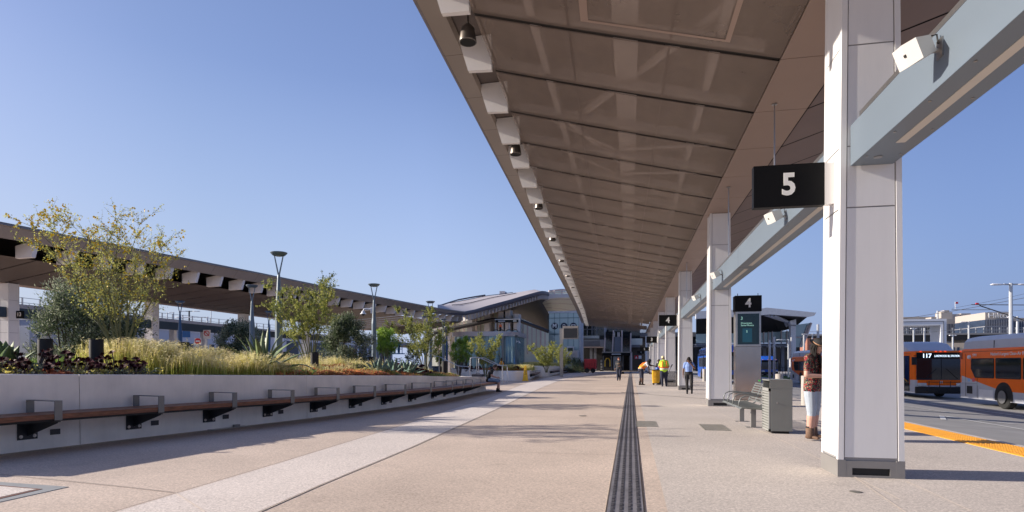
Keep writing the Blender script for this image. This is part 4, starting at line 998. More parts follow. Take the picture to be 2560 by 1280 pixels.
def bushy(name, label, base, H, rx, nleaf, mset, leafs=.05, group=None, seed=1, trunk=.25, bark=None, drop=0, cat='shrub', narrow=.4, clumps=46):
    rs = np.random.default_rng(seed); base = Vector(base); t = thing(name, label, cat, base, group)
    st = MB(); cl = []
    for i in range(clumps):
        v = rs.normal(size=3); v /= np.linalg.norm(v); r = rs.uniform(.45,1.0)**.6
        c = Vector((v[0]*rx*r, v[1]*rx*r, H*(trunk+(1-trunk)*.5)+v[2]*H*(1-trunk)*.5*r)); rel = (c.z/H-trunk)/(1-trunk)
        f = 1-abs(rel-.42)*narrow*1.6; c.x *= f; c.y *= f; cl.append((base+c, rx*rs.uniform(.20,.40)))
    for c, r in cl[::2]:
        m_ = base.lerp(c, .5)+Vector(rs.normal(size=3))*.06*rx; m_.z = base.z+(c.z-base.z)*.42
        st.tube([base+Vector(rs.normal(size=3))*.04, m_, c], [.035*H/2.5, .018, .006], 5, cap=False)
    st.build('trunk', bark or M_bark, t)
    n = nleaf; ci = rs.integers(0, len(cl), n); C_ = np.array([tuple(c) for c, r in cl]); Rr = np.array([r for c, r in cl])
    v = rs.normal(size=(n,3)); v /= np.linalg.norm(v,axis=1,keepdims=True); rr = (rs.random(n)**.45)*Rr[ci]*rs.uniform(.8,1.25,n)
    c = C_[ci]+v*rr[:,None]; c[:,2] -= drop*rs.random(n)*Rr[ci]
    d = v*.8+rs.normal(size=(n,3))*.7+np.array([0,0,.5 if not drop else -1.2]); d /= np.linalg.norm(d,axis=1,keepdims=True)
    w_ = np.cross(d, rs.normal(size=(n,3))); w_ /= np.linalg.norm(w_,axis=1,keepdims=True); sz = leafs*rs.uniform(.55,1.35,(n,1))
    cm = rs.integers(0, len(mset), len(cl)); mi = np.where(rs.random(n) < .55, cm[ci], rs.integers(0, len(mset), n))
    F = Fast(); F.add(c, d*sz, w_*sz*.30, mi); F.build('foliage', mset, t); return t
p = on_planter(300, 2.6); H = vert_top(p, 515)-p.z
palo('flowering_shrub', 'tall airy shrub full of yellow flowers at the left, nearest in the planter', p, H, 1.55, 14, 10500, 1100, lean=(-.13,-.02), leafs=.022, seed=5, low=.42, mset=[PV[0],PV[0],PV[1]], cat='flowering shrub')
p = on_planter(775, 3.4); H = vert_top(p, 700)-p.z
palo('flowering_tree', 'second thin stemmed tree, right of the tallest lamp post', p, H, 1.45, 11, 16000, 60, lean=(-.05,0), leafs=.03, seed=9, low=.45)
p = on_planter(1062, 2.6); H = vert_top(p, 768)-p.z
palo('flowering_tree', 'third thin stemmed tree leaning behind the purple rosettes', p, H, 1.6, 8, 13000, 12, lean=(-.12,0), leafs=.036, seed=12, low=.4)
# olives
def at_g(px, D, z=0): q = W(px, 900, D); return Vector((q.x, q.y, z))
p = on_planter(222, 6.0, .9); bushy('olive_shrub', 'large dark olive shrub behind the tall flowering shrub', p, vert_top(p,690)-p.z, 1.22, 24000, OL, .042, 'grey green olive shrubs', 3, .05, clumps=80)
p = on_planter(170, 6.3, .9); bushy('olive_shrub', 'loose pale olive shrub left of the large dark one', p, vert_top(p,735)-p.z, .85, 7000, OL, .042, 'grey green olive shrubs', 4, .02, clumps=40)
p = at_g(601, 33, .4); bushy('olive_shrub', 'round olive shrub behind the big spiky agave', p, vert_top(p,780)-p.z, 1.35, 17000, OL, .07, 'grey green olive shrubs', 5, .0)
p = at_g(866, 25, .6); bushy('olive_shrub', 'bushy olive tree right of the second flowering tree', p, vert_top(p,786)-p.z, 1.05, 22000, OL, .055, 'grey green olive shrubs', 6, .0, narrow=.25, clumps=60)
p = at_g(900, 34, .4); bushy('olive_shrub', 'low dark shrub in front of the far white wall, left of the camera lamp post', p, 1.3, 1.0, 3000, OL[1:], .06, 'grey green olive shrubs', 16, .0)
p = at_g(967, 40, 0); bushy('willow_tree', 'bright lime green tree on thin stems left of the third flowering tree', p, vert_top(p,812), .78, 7000, BR, .07, 'bright green young trees', 7, .5, drop=.8, cat='tree')
p = at_g(1148, 58, 0); bushy('willow_tree', 'bright green young tree before the pavilion corner, beside the thin lamp post', p, vert_top(p,842), .85, 3500, BR+[PV[1]], .09, 'bright green young trees', 8, .35, drop=1, cat='tree')
p = at_g(1102, 66, 0); bushy('willow_tree', 'green young tree directly left of the pavilion', p, vert_top(p,828), 1.0, 3200, BR+[PV[1]], .10, 'bright green young trees', 18, .3, drop=1, cat='tree')
p = at_g(1165, 64, 0); bushy('willow_tree', 'green drooping young tree in front of the pavilion glass', p, vert_top(p,838), .75, 2600, BR, .10, 'bright green young trees', 28, .35, drop=1, cat='tree')
p = at_g(1213, 50, .3); palo('flowering_tree', 'wide thin leaved tree in front of the glass pavilion, behind the handrail', p, vert_top(p,829)-.3, 1.5, 9, 9000, 20, leafs=.055, seed=21, low=.35, mset=[PV[0],PV[1]])
p = at_g(1366, 60, .5); palo('flowering_tree', 'round thin leaved tree left of the display totem', p, vert_top(p,854)-.5, 1.9, 9, 8000, 40, leafs=.06, seed=22, low=.3, mset=[PV[0],PV[1]])
p = at_g(1405, 66, .5); palo('flowering_tree', 'small yellow green tree behind the display totem post', p, vert_top(p,868)-.5, 1.2, 7, 3500, 60, leafs=.06, seed=23, low=.3, mset=[PV[0],PV[1]])
p = at_g(1032, 60, 0); bushy('olive_shrub', 'dark slender tree in front of the far white facade', p, vert_top(p,862), .8, 1800, OL[1:], .09, 'grey green olive shrubs', 29, .25)
for i, (px, D, py, r_, l) in enumerate(((1430,92,898,2.2,'dark green hedge clump at the foot of the lift tower'),(1462,95,902,1.8,'dark hedge clump left of the red machine'))):
    p = at_g(px, D); bushy('hedge_shrub', l, p, vert_top(p,py), r_, 1800, OL[1:], .14, 'dark hedge clumps by the tower', 40+i, .0)
# grasses
def blades(F, P, h, n, rs, seeds=True, mats3=(0,1,2), lean=.28, wd=.006, sh=3):
    """P (n,3) roots; two-segment blades"""
    a = rs.uniform(0, 2*np.pi, n); hh = h*rs.uniform(.6,1.1,n); l = np.abs(rs.normal(0, lean, n))*hh
    dx = np.stack([np.cos(a)*l, np.sin(a)*l, np.zeros(n)], 1); w_ = np.stack([-np.sin(a+rs.normal(0,.8,n)), np.cos(a), np.zeros(n)], 1)*wd
    m = P+dx*.35; m[:,2] += hh*.55; e = P+dx; e[:,2] += hh
    F.quads(np.stack([P-w_, P+w_, m+w_*.8, m-w_*.8], 1), rs.choice(mats3[:2], n)); F.quads(np.stack([m-w_*.8, m+w_*.8, e+w_*.15, e-w_*.15], 1), rs.choice(mats3[1:], n))
    if seeds:
        k = rs.random(n) < .30; q = e[k]; N = len(q)
        for j in range(sh):
            c = q-dx[k]*.1*j; c[:,2] -= .03*j; b_ = rs.uniform(0,2*np.pi,N); d = np.stack([np.cos(b_)*.034, np.sin(b_)*.034, rs.uniform(-.004,.018,N)], 1)
            F.add(c+d, d, np.cross(d, np.array([0,0,1.]))*.16+np.array([0,0,.005]), 3)
def planter_pts(n, px0, px1, d0, d1, rs, z=None):
    s0 = min(np.linspace(0, LW, 400), key=lambda s: abs(proj(wall_at(s)-wall_n(s)[0]*(d0+d1)/2)[0]-px0)); s1 = min(np.linspace(0, LW, 400), key=lambda s: abs(proj(wall_at(s)-wall_n(s)[0]*(d0+d1)/2)[0]-px1))
    S_ = np.linspace(s0, s1, 60); W_ = np.array([tuple(wall_at(s)) for s in S_]); Nn = np.array([tuple(wall_n(s)[0]) for s in S_]); Z = np.array([ztop(s)-.12 for s in S_])
    u = rs.random(n)*(len(S_)-1); i = u.astype(int); f = (u-i)[:,None]; j = np.minimum(i+1, len(S_)-1)
    dd = rs.uniform(d0,d1,n); P = W_[i]*(1-f)+W_[j]*f-(Nn[i]*(1-f)+Nn[j]*f)*dd[:,None]; P[:,2] = Z[i]*(1-f[:,0])+Z[j]*f[:,0]+.24*np.clip((dd-.35)/1.7,0,1)*np.clip((9-dd)/4.5,0,1); return P
def tufts(P, n, r, rs): c = P[rs.integers(0, len(P), n)]; q = c.copy(); q[:,:2] += rs.normal(0, r, (n,2)); return q
rs = np.random.default_rng(3)
F = Fast(); C_ = planter_pts(210, 345, 632, .45, 3.6, rs); P = tufts(C_, 14500, .13, rs); blades(F, P, .46*(.75+.5*np.abs(np.sin(P[:,0]*2.3)*np.cos(P[:,1]*1.7))), len(P), rs, wd=.006, lean=.34)
C_ = planter_pts(60, 290, 400, 1.3, 3.6, rs); P = tufts(C_, 5000, .14, rs); blades(F, P, .62, len(P), rs, wd=.0042)
tag(F.build('golden_grass', GR), 'mass of golden green seeding grass in the middle of the planter', 'grass', kind='stuff')
F = Fast(); C_ = planter_pts(150, 640, 905, 2.0, 4.6, rs); P = tufts(C_, 10000, .15, rs); blades(F, P, .40*(.7+.6*np.abs(np.sin(P[:,0]*2.9)*np.cos(P[:,1]*2.1))), len(P), rs, wd=.006, sh=2)
C_ = planter_pts(34, 650, 925, .7, 2.0, rs); P = tufts(C_, 2600, .10, rs); blades(F, P, .30, len(P), rs, wd=.006, sh=2)
C_ = planter_pts(60, 905, 1060, 3.0, 5, rs); P = tufts(C_, 4000, .16, rs); blades(F, P, .35, len(P), rs, wd=.006, sh=2)
tag(F.build('seeding_grass', GR), 'looser tan grass tufts behind the orange succulents', 'grass', kind='stuff')
F = Fast(); P = planter_pts(26000, 0, 560, 3.8, 8.8, rs); blades(F, P, .26, len(P), rs, False, (0,1,0), wd=.008)
tag(F.build('rough_lawn', LAWN), 'bright green grass behind the planter shrubs', 'grass', kind='stuff')
F = Fast(); P = planter_pts(9000, 560, 1050, 5.0, 8.8, rs); blades(F, P, .22, len(P), rs, False, (0,1,1), wd=.012)
tag(F.build('rough_ground_cover', LAWN+[GR[2]]), 'low mixed green ground cover behind the tan grass', 'ground cover', kind='stuff')
# succulents (stuff)
def sedum(P, rs, r=.045, h=(.02,.12), cm=(0,1,2,3,4)):
    n = len(P); F = Fast(); cell = (np.floor(P[:,0]*2.2)*7+np.floor(P[:,1]*1.6)*13).astype(int); pal = rs.choice(cm, 400); base = pal[np.abs(cell) % 400]
    bump = .09*np.abs(np.sin(P[:,0]*3.1+1)*np.cos(P[:,1]*2.7)); C = P.copy(); C[:,2] += rs.uniform(*h, n)+bump
    for k in range(5):
        a = rs.uniform(0,2*np.pi,n); d = np.stack([np.cos(a)*r*.8, np.sin(a)*r*.8, np.full(n, r*.75)], 1)*rs.uniform(.5,1.2,(n,1)); w_ = np.stack([-np.sin(a), np.cos(a), np.zeros(n)], 1)*r*.36
        mi = np.where(rs.random(n) < .68, base, rs.choice(cm, n)); F.add(C+d*.8, d*.8, w_, mi)
    return F
P = planter_pts(9500, 632, 945, .33, 2.1, rs); P[:,2] += .05*np.abs(np.sin(P[:,0]*4)*np.sin(P[:,1]*3.3)); tag(sedum(P, rs, cm=(0,1,2,3,1,4)).build('orange_succulents', SD), 'carpet of orange and yellow green succulents along the wall top', 'succulents', kind='stuff')
P = planter_pts(2600, 835, 1045, .33, .95, rs); tag(sedum(P, rs, cm=(0,4,0,1,1,2)).build('red_succulents', SD), 'brighter orange red succulents in front of the agaves', 'succulents', kind='stuff')
P = planter_pts(1500, 1040, 1105, .33, 2.2, rs); tag(sedum(P, rs, cm=(2,3,1)).build('yellow_succulents', SD), 'yellow green succulents at the right end of the planter', 'succulents', kind='stuff')
P = planter_pts(260, 118, 172, .33, .55, rs); tag(sedum(P, rs, r=.04, cm=(4,0,4)).build('coral_succulents', SD), 'coral red succulents peeping over the wall at the left', 'succulents', kind='stuff')
P = planter_pts(1100, -60, 380, .35, 1.3, rs); tag(sedum(P, rs, r=.035, h=(.02,.16), cm=(3,3,2)).build('green_succulents', SD[:3]+[OL[0],SD[4]]), 'small grey green succulents between the purple rosettes', 'succulents', kind='stuff')
# aeonium plants
def rosette_mb(b, c, r, tilt, rs, mi=0):
    up = Vector((tilt[0], tilt[1], 1)).normalized(); M = Matrix.Translation(c) @ up.to_track_quat('Z','Y').to_matrix().to_4x4()
    for ring, (nn, rr, el, z) in enumerate(((13,1.0,.18,0),(11,.78,.45,.01),(8,.52,.85,.02),(5,.28,1.2,.03))):
        for k in range(nn):
            a = 2*math.pi*(k+ring*.37)/nn; ce, se = math.cos(el), math.sin(el); u = Vector((math.cos(a),math.sin(a),0)); v = Vector((-math.sin(a),math.cos(a),0)); L = r*rr; w_ = L*.22
            p0 = u*L*.12+Vector((0,0,z)); p1 = u*L*.62*ce+Vector((0,0,z+L*.62*se)); p2 = u*L*.9*ce+Vector((0,0,z+L*.95*se)); p3 = u*L*ce+Vector((0,0,z+L*1.12*se))
            vs = [p0-v*w_*.25, p0+v*w_*.25, p1+v*w_*.9, p2+v*w_*.7, p3, p2-v*w_*.7, p1-v*w_*.9]
            b.add([M@q for q in vs], [tuple(range(7))], mi if rs.random() < .75 else 1-mi)
def aeonium(label, p, H, n, spread, seed, group, r=.085):
    rs = np.random.default_rng(seed); t = thing('aeonium', label, 'succulent plant', p, group); p = Vector(p)
    st = MB(); ro_l = []
    for i in range(n):
        a = rs.uniform(0,6.28); q = spread*rs.uniform(.15,1)**.7; h = H*rs.uniform(.45,1); c = p+Vector((math.cos(a)*q, math.sin(a)*q, h))
        st.tube([p+Vector((0,0,-.02)), p+Vector((math.cos(a)*q*.7, math.sin(a)*q*.7, h*.5)), c], [.014,.011,.009], 5, cap=False)
        ro = MB(); ro_l.append(ro); rosette_mb(ro, c, r*rs.uniform(.75,1.2), (math.cos(a)*.35-.05, math.sin(a)*.35-.25), rs)
    st.build('stems', M_aeos, t)
    for ro in ro_l: ro.build('rosette', [M_aeo, M_aeol], t)
ae = [(8,.8,.30,9,.26,'dark purple rosette plant at the left edge, below the broad agave leaves'),(48,.6,.30,10,.28,'dark purple rosette plant just left of the leftmost bollard light'),(84,1.1,.40,11,.30,'tall dark purple rosette plant behind the leftmost bollard light'),
      (125,.6,.30,10,.28,'dark purple rosette plant in front of the leftmost bollard light'),(160,1.2,.42,9,.26,'dark purple rosette plant between the two left bollard lights'),(192,.7,.36,10,.27,'tall stemmed purple rosettes right of the leftmost bollard light'),
      (222,.9,.34,9,.24,'purple rosettes at the left side of the second bollard light'),(262,.6,.26,8,.24,'low purple rosettes in front of the second bollard light'),(296,.8,.46,14,.30,'tallest dark purple rosette clump at the edge of the golden grass'),
      (330,.6,.34,12,.26,'dark purple rosette clump touching the golden grass'),(356,.7,.28,8,.20,'last dark purple rosettes before the golden grass')]
for i, (px, d, h, n, sp_, l) in enumerate(ae): aeonium(l, on_planter(px, d), h, n, sp_, 60+i, 'dark purple rosettes at the left of the planter', .078)
for i, (px, d, h, n, sp_, l) in enumerate([(1042,1.5,.40,16,.36,'dark purple rosettes between the agaves and the leaning tree'),(1060,1.0,.30,14,.32,'dark purple rosettes right of the rightmost agave'),(1000,1.9,.42,10,.3,'dark purple rosettes behind the middle agave'),(1077,1.3,.2,8,.25,'small purple rosettes at the foot of the third lamp post')]): aeonium(l, on_planter(px, d), h, n, sp_, 80+i, 'purple rosettes by the agaves', .10)
# agaves
def agave(label, p, R_, n, seed, m, group, wd=.085, el=(12,82), curl=.3, name='agave', twist=0):
    rs = np.random.default_rng(seed); t = thing(name, label, 'agave', p, group); p = Vector(p)
    for i in range(n):
        u = i/(n-1); a = i*2.399+rs.uniform(-.15,.15); e = R(lerp(el[0], el[1], u**.8)); L = R_*lerp(1, .8, u)*rs.uniform(.85,1.08); b = MB(); rows = []; K = 9
        dirv = Vector((math.cos(a),math.sin(a),0)); sd_ = Vector((-math.sin(a),math.cos(a),0)); q = p+dirv*.03; ang = e
        for k in range(K+1):
            s = k/K; w_ = wd*(.55+.9*s-1.45*s**2.2)*R_/.55*1.0; w_ = max(w_, .002); nrm = Vector((-dirv.x*math.sin(ang), -dirv.y*math.sin(ang), math.cos(ang)))
            g = w_*.42; th = .012*(1-s)+.001
            rows.append([q-sd_*w_, q-nrm*g*1.0-nrm*th, q+sd_*w_, q-nrm*g*.7]); q = q+(dirv*math.cos(ang)+Vector((0,0,math.sin(ang))))*L/K; ang -= curl*(1.2-u)*(s+.2)*.22+rs.normal()*.01*twist
        b.loft(rows, 0, True); b.build('leaf', m, t, smooth=True)
    return t
agave('large blue green agave left of the row of three', on_planter(945,.95), .80, 22, 1, M_agv, 'row of blue green agaves')
agave('blue green agave in the middle of the row, tallest', on_planter(985,1.05), .84, 22, 2, M_agv, 'row of blue green agaves')
agave('blue green agave at the right of the row beside purple rosettes', on_planter(1021,.9), .80, 24, 3, M_agv, 'row of blue green agaves')
agave('small blue green agave low behind the first one', on_planter(965,2.3), .42, 16, 4, M_agv, 'row of blue green agaves')
agave('broad leaved green agave cut by the left edge of the picture', on_planter(12,1.5), .62, 14, 6, M_agg, None, wd=.14, el=(25,85), curl=.1)
M_agb = mat('agave_large_green', (.15,.20,.09), .45, var=.3, scale=4)
agave('big sprawling agave with long curling leaves in the grass', on_planter(656,1.2), 1.5, 20, 8, M_agb, None, wd=.040, el=(18,82), curl=.95, twist=6)
# ================================================================ people (one continuous body mesh each)
SK = {'tan': (.48,.27,.19), 'brown': (.16,.075,.045), 'dark': (.07,.035,.022), 'fair': (.58,.33,.25)}
def cmat(name, c, **k): return mat(name, c, k.pop('rough', .8), var=k.pop('var', .14), scale=k.pop('scale', 6), **k)
M_hair = mat('black_hair', (.012,.009,.008), .9, var=.5, scale=20); M_eye = mat('eye_dark', (.02,.015,.012), .3); M_mouth = mat('lip', (.28,.10,.085), .6)
def ell_loft(b, pts, rs_, side, n=12):
    """limb/torso: pts centres, rs_ (half width along side axis, half depth)"""
    pts = [Vector(p) for p in pts]; k = len(pts); rows = []; side = Vector(side)
    for i, p in enumerate(pts):
        t = (pts[min(i+1,k-1)]-pts[max(i-1,0)]).normalized(); s = (side-t*side.dot(t)).normalized(); f = t.cross(s)
        rx, ry = rs_[i] if hasattr(rs_[i], '__len__') else (rs_[i], rs_[i])
        rows.append([p+s*rx*math.cos(2*math.pi*j/n)+f*ry*math.sin(2*math.pi*j/n) for j in range(n)])
    # rounded ends
    t0 = (pts[0]-pts[1]).normalized(); t1 = (pts[-1]-pts[-2]).normalized()
    def capr(row, c, t, r, sc, adv): return [c+(q-c)*sc+t*r*adv for q in row]
    r0 = min(rs_[0]) if hasattr(rs_[0], '__len__') else rs_[0]; r1 = min(rs_[-1]) if hasattr(rs_[-1], '__len__') else rs_[-1]
    rows = [capr(rows[0], pts[0], t0, r0, .35, .92), capr(rows[0], pts[0], t0, r0, .75, .62)]+rows+[capr(rows[-1], pts[-1], t1, r1, .75, .62), capr(rows[-1], pts[-1], t1, r1, .35, .92)]
    b.loft(rows, 0, True); m = len(b.v)-len(rows)*n
    b.f.append(tuple(range(m+n-1, m-1, -1))); b.m.append(0); b.f.append(tuple(range(len(b.v)-n, len(b.v)))); b.m.append(0)
def person(label, loc, yaw, P, cloth, skin='tan', vox=.012, scale=1.0, cat='person', group=None, fingers=True, build=1.0, hem=None):
    """P joints (facing +Y, x to the person's right); cloth: bone -> material"""
    loc = Vector(loc); t = thing('person', label, cat, loc, group); t.rotation_euler.z = yaw; t.scale = (scale,)*3
    J = dict(pelvis=(0,0,.95), waist=(0,.0,1.08), chest=(0,.0,1.27), neck=(0,-.005,1.47), head=(0,.02,1.615), face=(0,1,0),
             shL=(-.165,0,1.42), elL=(-.24,-.02,1.14), wrL=(-.25,.06,.90), shR=(.165,0,1.42), elR=(.24,-.02,1.14), wrR=(.25,.06,.90),
             hpL=(-.09,0,.92), knL=(-.10,.02,.50), anL=(-.10,-.02,.09), hpR=(.09,0,.92), knR=(.10,.02,.50), anR=(.10,-.02,.09), toeL=(0,1,0), toeR=(0,1,0), handL=None, handR=None)
    J.update(P); J = {k: (Vector(v) if v is not None else None) for k, v in J.items()}
    B = build; b = MB(); bones = []
    ax = (J['shR']-J['shL']).normalized(); hx = (J['hpR']-J['hpL']).normalized()
    def seg(name, pts, rr, side): ell_loft(b, pts, rr, side); [bones.append((name, Vector(pts[i]), Vector(pts[i+1]), (max(rr[i]) if hasattr(rr[i],'__len__') else rr[i]))) for i in range(len(pts)-1)]
    low = J['pelvis']-(J['waist']-J['pelvis']).normalized()*.05
    seg('hips', [low, J['pelvis'], J['waist']], [(.155*B,.105*B),(.165*B,.12*B),(.14*B,.11*B)], hx)
    seg('torso', [J['waist'], J['chest'], J['neck'].lerp(J['chest'],.28)], [(.14*B,.11*B),(.165*B,.122*B),(.14*B,.085*B)], ax)
    seg('shoulders', [J['shL'], J['neck'].lerp(J['chest'],.2), J['shR']], [.062*B,.072*B,.062*B], Vector((0,0,1)) if abs(ax.z) < .8 else Vector((0,1,0)))
    seg('neck', [J['neck'].lerp(J['chest'],.1), J['neck'].lerp(J['head'],.55)], [.056,.052], ax)
    f = J['face'].normalized(); up = (J['head']-J['neck']).normalized(); up = (up-f*up.dot(f)).normalized(); rt = f.cross(up).normalized(); h = J['head']
    seg('head', [h-up*.095+f*.03, h-up*.05+f*.018, h+up*.0+f*.0, h+up*.05-f*.005, h+up*.085-f*.008], [(.042,.045),(.062,.078),(.074,.095),(.073,.093),(.052,.066)], rt)
    seg('nose', [h+f*.085+up*.012, h+f*.108-up*.022], [.009,.015], rt)
    for sg in (-1, 1): seg('ear', [h+rt*sg*.073+up*.018-f*.005, h+rt*sg*.078-up*.02-f*.005], [(.010,.018),(.008,.012)], f)
    seg('chin', [h-up*.088+f*.062, h-up*.090+f*.072], [.026,.02], rt)
    for S, sg in (('L',-1),('R',1)):
        s, e, w_ = J['sh'+S], J['el'+S], J['wr'+S]
        seg('arm'+S, [s, s.lerp(e,.45), e], [.054*B,.05*B,.040*B], (0,0,1) if abs((e-s).normalized().z) < .8 else (1,0,0))
        seg('fore'+S, [e, e.lerp(w_,.3), w_], [.040*B,.043,.027], (0,0,1) if abs((w_-e).normalized().z) < .8 else (1,0,0))
        d = (J['hand'+S].normalized() if J['hand'+S] is not None else (w_-e).normalized()); pn = Vector((1,0,0)) if abs(d.x) < .75 else Vector((0,0,1)); fl = d.cross(pn).normalized(); pn = fl.cross(d).normalized()
        pk = w_+d*.085; seg('hand'+S, [w_, w_+d*.045, pk], [(.030,.018),(.040,.016),(.038,.013)], fl)
        if fingers:
            for q, (o, L) in enumerate(((-.030,.062),(-.010,.074),(.011,.070),(.031,.055))):
                k0 = pk+fl*o; k1 = k0+d*L*.5-pn*sg*.010; k2 = k1+d*L*.42-pn*sg*.022
                seg('hand'+S, [k0, k1, k2], [.0095,.009,.0075], fl)
            k0 = w_+d*.03-fl*.032; seg('hand'+S, [k0, k0+d*.03-fl*.028-pn*sg*.01, k0+d*.062-fl*.034-pn*sg*.02], [.012,.011,.009], pn)
        s, e, w_ = J['hp'+S], J['kn'+S], J['an'+S]
        seg('thigh'+S, [s, s.lerp(e,.4), e], [(.098*B,.100*B),(.092*B,.094*B),(.068*B,.070*B)], hx)
        seg('shin'+S, [e, e.lerp(w_,.3), w_], [.064*B,.064*B,.044*B], hx)
        ft = J['toe'+S].normalized(); ak = w_; dn = Vector((0,0,-1)) if True else None
        seg('foot'+S, [ak-ft*.045+dn*.045, ak+ft*.05+dn*.045, ak+ft*.15+dn*.058], [(.040,.038),(.045,.036),(.040,.024)], hx)
    me = bpy.data.meshes.new('body'); me.from_pydata([tuple(v) for v in b.v], [], b.f); o = bpy.data.objects.new('tmp', me); sc.collection.objects.link(o)
    md = o.modifiers.new('r', 'REMESH'); md.mode = 'VOXEL'; md.voxel_size = vox; md2 = o.modifiers.new('s', 'SMOOTH'); md2.factor = .5; md2.iterations = 2 if vox < .015 else 1
    bpy.context.view_layer.update(); m2 = bpy.data.meshes.new_from_object(o.evaluated_get(bpy.context.evaluated_depsgraph_get())); bpy.data.objects.remove(o)
    mats = []; idx = {}
    def mi(m):
        if m.name not in idx: idx[m.name] = len(mats); mats.append(m)
        return idx[m.name]
    skm = cmat('skin_'+skin, SK[skin], rough=.55, var=.06)
    n = len(m2.polygons); co = np.zeros(n*3); m2.polygons.foreach_get('center', co); co = co.reshape(-1,3); best = np.full(n, 1e9); who = np.zeros(n, int); tt = np.zeros(n)
    for i, (nm, a, c, r) in enumerate(bones):
        A = np.array(a); D_ = np.array(c)-A; u = np.clip(((co-A)@D_)/max(1e-9,(D_@D_)), 0, 1); d = np.linalg.norm(co-A-u[:,None]*D_, axis=1)-r*.9-(.022 if nm in ('head','nose','ear','chin') else 0); k = d < best; best[k] = d[k]; who[k] = i; tt[k] = u[k]
    names_ = [x[0] for x in bones]; first = {}
    for i, nm in enumerate(names_): first.setdefault(nm, i)
    out = np.zeros(n, np.int32)
    for i, nm in enumerate(names_):
        seli = who == i; c = cloth.get(nm, cloth.get(nm.rstrip('LR'), skm)); pos = (i-first[nm]+tt)/max(1, names_.count(nm))
        if isinstance(c, tuple): m_, lim = c; out[seli] = np.where(pos[seli] <= lim, mi(m_), mi(skm))
        else: out[seli] = mi(c)
    if hem:
        zz_, mt_, ml_ = hem; lowb = np.isin(who, [i for i, nm in enumerate(names_) if nm in ('hips','thighL','thighR')])
        out[lowb & (co[:,2] > zz_)] = mi(mt_); out[lowb & (co[:,2] <= zz_) & np.isin(who, [i for i, nm in enumerate(names_) if nm == 'hips'])] = mi(ml_)
    for m_ in mats: m2.materials.append(m_)
    m2.polygons.foreach_set('material_index', out); m2.polygons.foreach_set('use_smooth', [True]*n); m2.name = 'body'
    bo = bpy.data.objects.new('body', m2); sc.collection.objects.link(bo); bo.parent = t
    t['J'] = 0; fr = dict(h=h, f=f, up=up, rt=rt)
    if vox < .016:
        for sg in (-1, 1):
            e = MB(); q = h+f*.090+rt*sg*.030+up*.012; e.tube([q-rt*.011, q+rt*.011], .0065, 6); e.build('eye', M_eye, t, world=False)
        e = MB(); q = h+f*.098-up*.048; e.tube([q-rt*.020, q+f*.004, q+rt*.020], .0045, 5); e.build('mouth', M_mouth, t, world=False)
    return t, fr, J
def hair(t, fr, kind, m=M_hair, seed=1):
    h, f, up, rt = fr['h'], fr['f'], fr['up'], fr['rt']; b = MB(); rs = np.random.default_rng(seed)
    if kind in ('short','cap','long','bun','locs','hat'):
        rows = []
        for i in range(7):
            a = i/6*math.pi/2; z = math.sin(a)*.148; r = math.cos(a)**.8; nz = rs.normal(0,.05,16); rows.append([h+up*(z+.0-(.045 if i == 0 else 0)*(1 if math.sin(2*math.pi*j/16) < .35 else -.9))+rt*r*.089*(1+nz[j])*math.cos(2*math.pi*j/16)+f*(r*.112*(1+nz[j])*math.sin(2*math.pi*j/16)-.012) for j in range(16)])
        b.loft(rows, 0, True)
    if kind == 'long' or kind == 'locs':
        for i in range(26 if kind == 'locs' else 20):
            a = math.pi*(.95+1.1*i/25)+rs.normal()*.1; s = h+rt*math.cos(a)*.075+f*math.sin(a)*.085+up*.03; L = rs.uniform(.22,.42) if kind == 'locs' else rs.uniform(.12,.2)
            o = (rt*math.cos(a)+f*math.sin(a))
            b.tube([s, s+o*.05-Vector((0,0,L*.35)), s+o*.045+Vector((0,0,-L*.7)), s+o*.03+Vector((0,0,-L))], [.014,.013,.012,.007], 5)
    b.build('hair', m, t, world=False, smooth=True)
def cap(t, fr, m, name='cap', brim=.10, wide=False):
    h, f, up, rt = fr['h'], fr['f'], fr['up'], fr['rt']; b = MB(); rows = []
    for i in range(6):
        a = i/5*math.pi/2; r = math.cos(a)**.7 if i < 5 else .02; rows.append([h+up*(.045+math.sin(a)*.112)+rt*r*.095*math.cos(2*math.pi*j/16)+f*(r*.116*math.sin(2*math.pi*j/16)-.004) for j in range(16)])
    b.loft(rows, 0, True)
    if wide: b.loft([[h+up*(.05+(.012 if s else 0)-.01*math.cos(4*math.pi*j/20))+rt*(.09+s)*math.cos(2*math.pi*j/20)+f*(.108+s)*math.sin(2*math.pi*j/20) for j in range(20)] for s in (-.004,.065)], 0, True)
    else: b.loft([[h+up*.048+rt*x*.078+f*(.095+0*x*x) for x in (-1,-.5,0,.5,1)], [h+up*.030+rt*x*.066+f*(.105+brim*(1-.45*x*x)) for x in (-1,-.5,0,.5,1)]])
    b.build(name, m, t, world=False, smooth='auto')
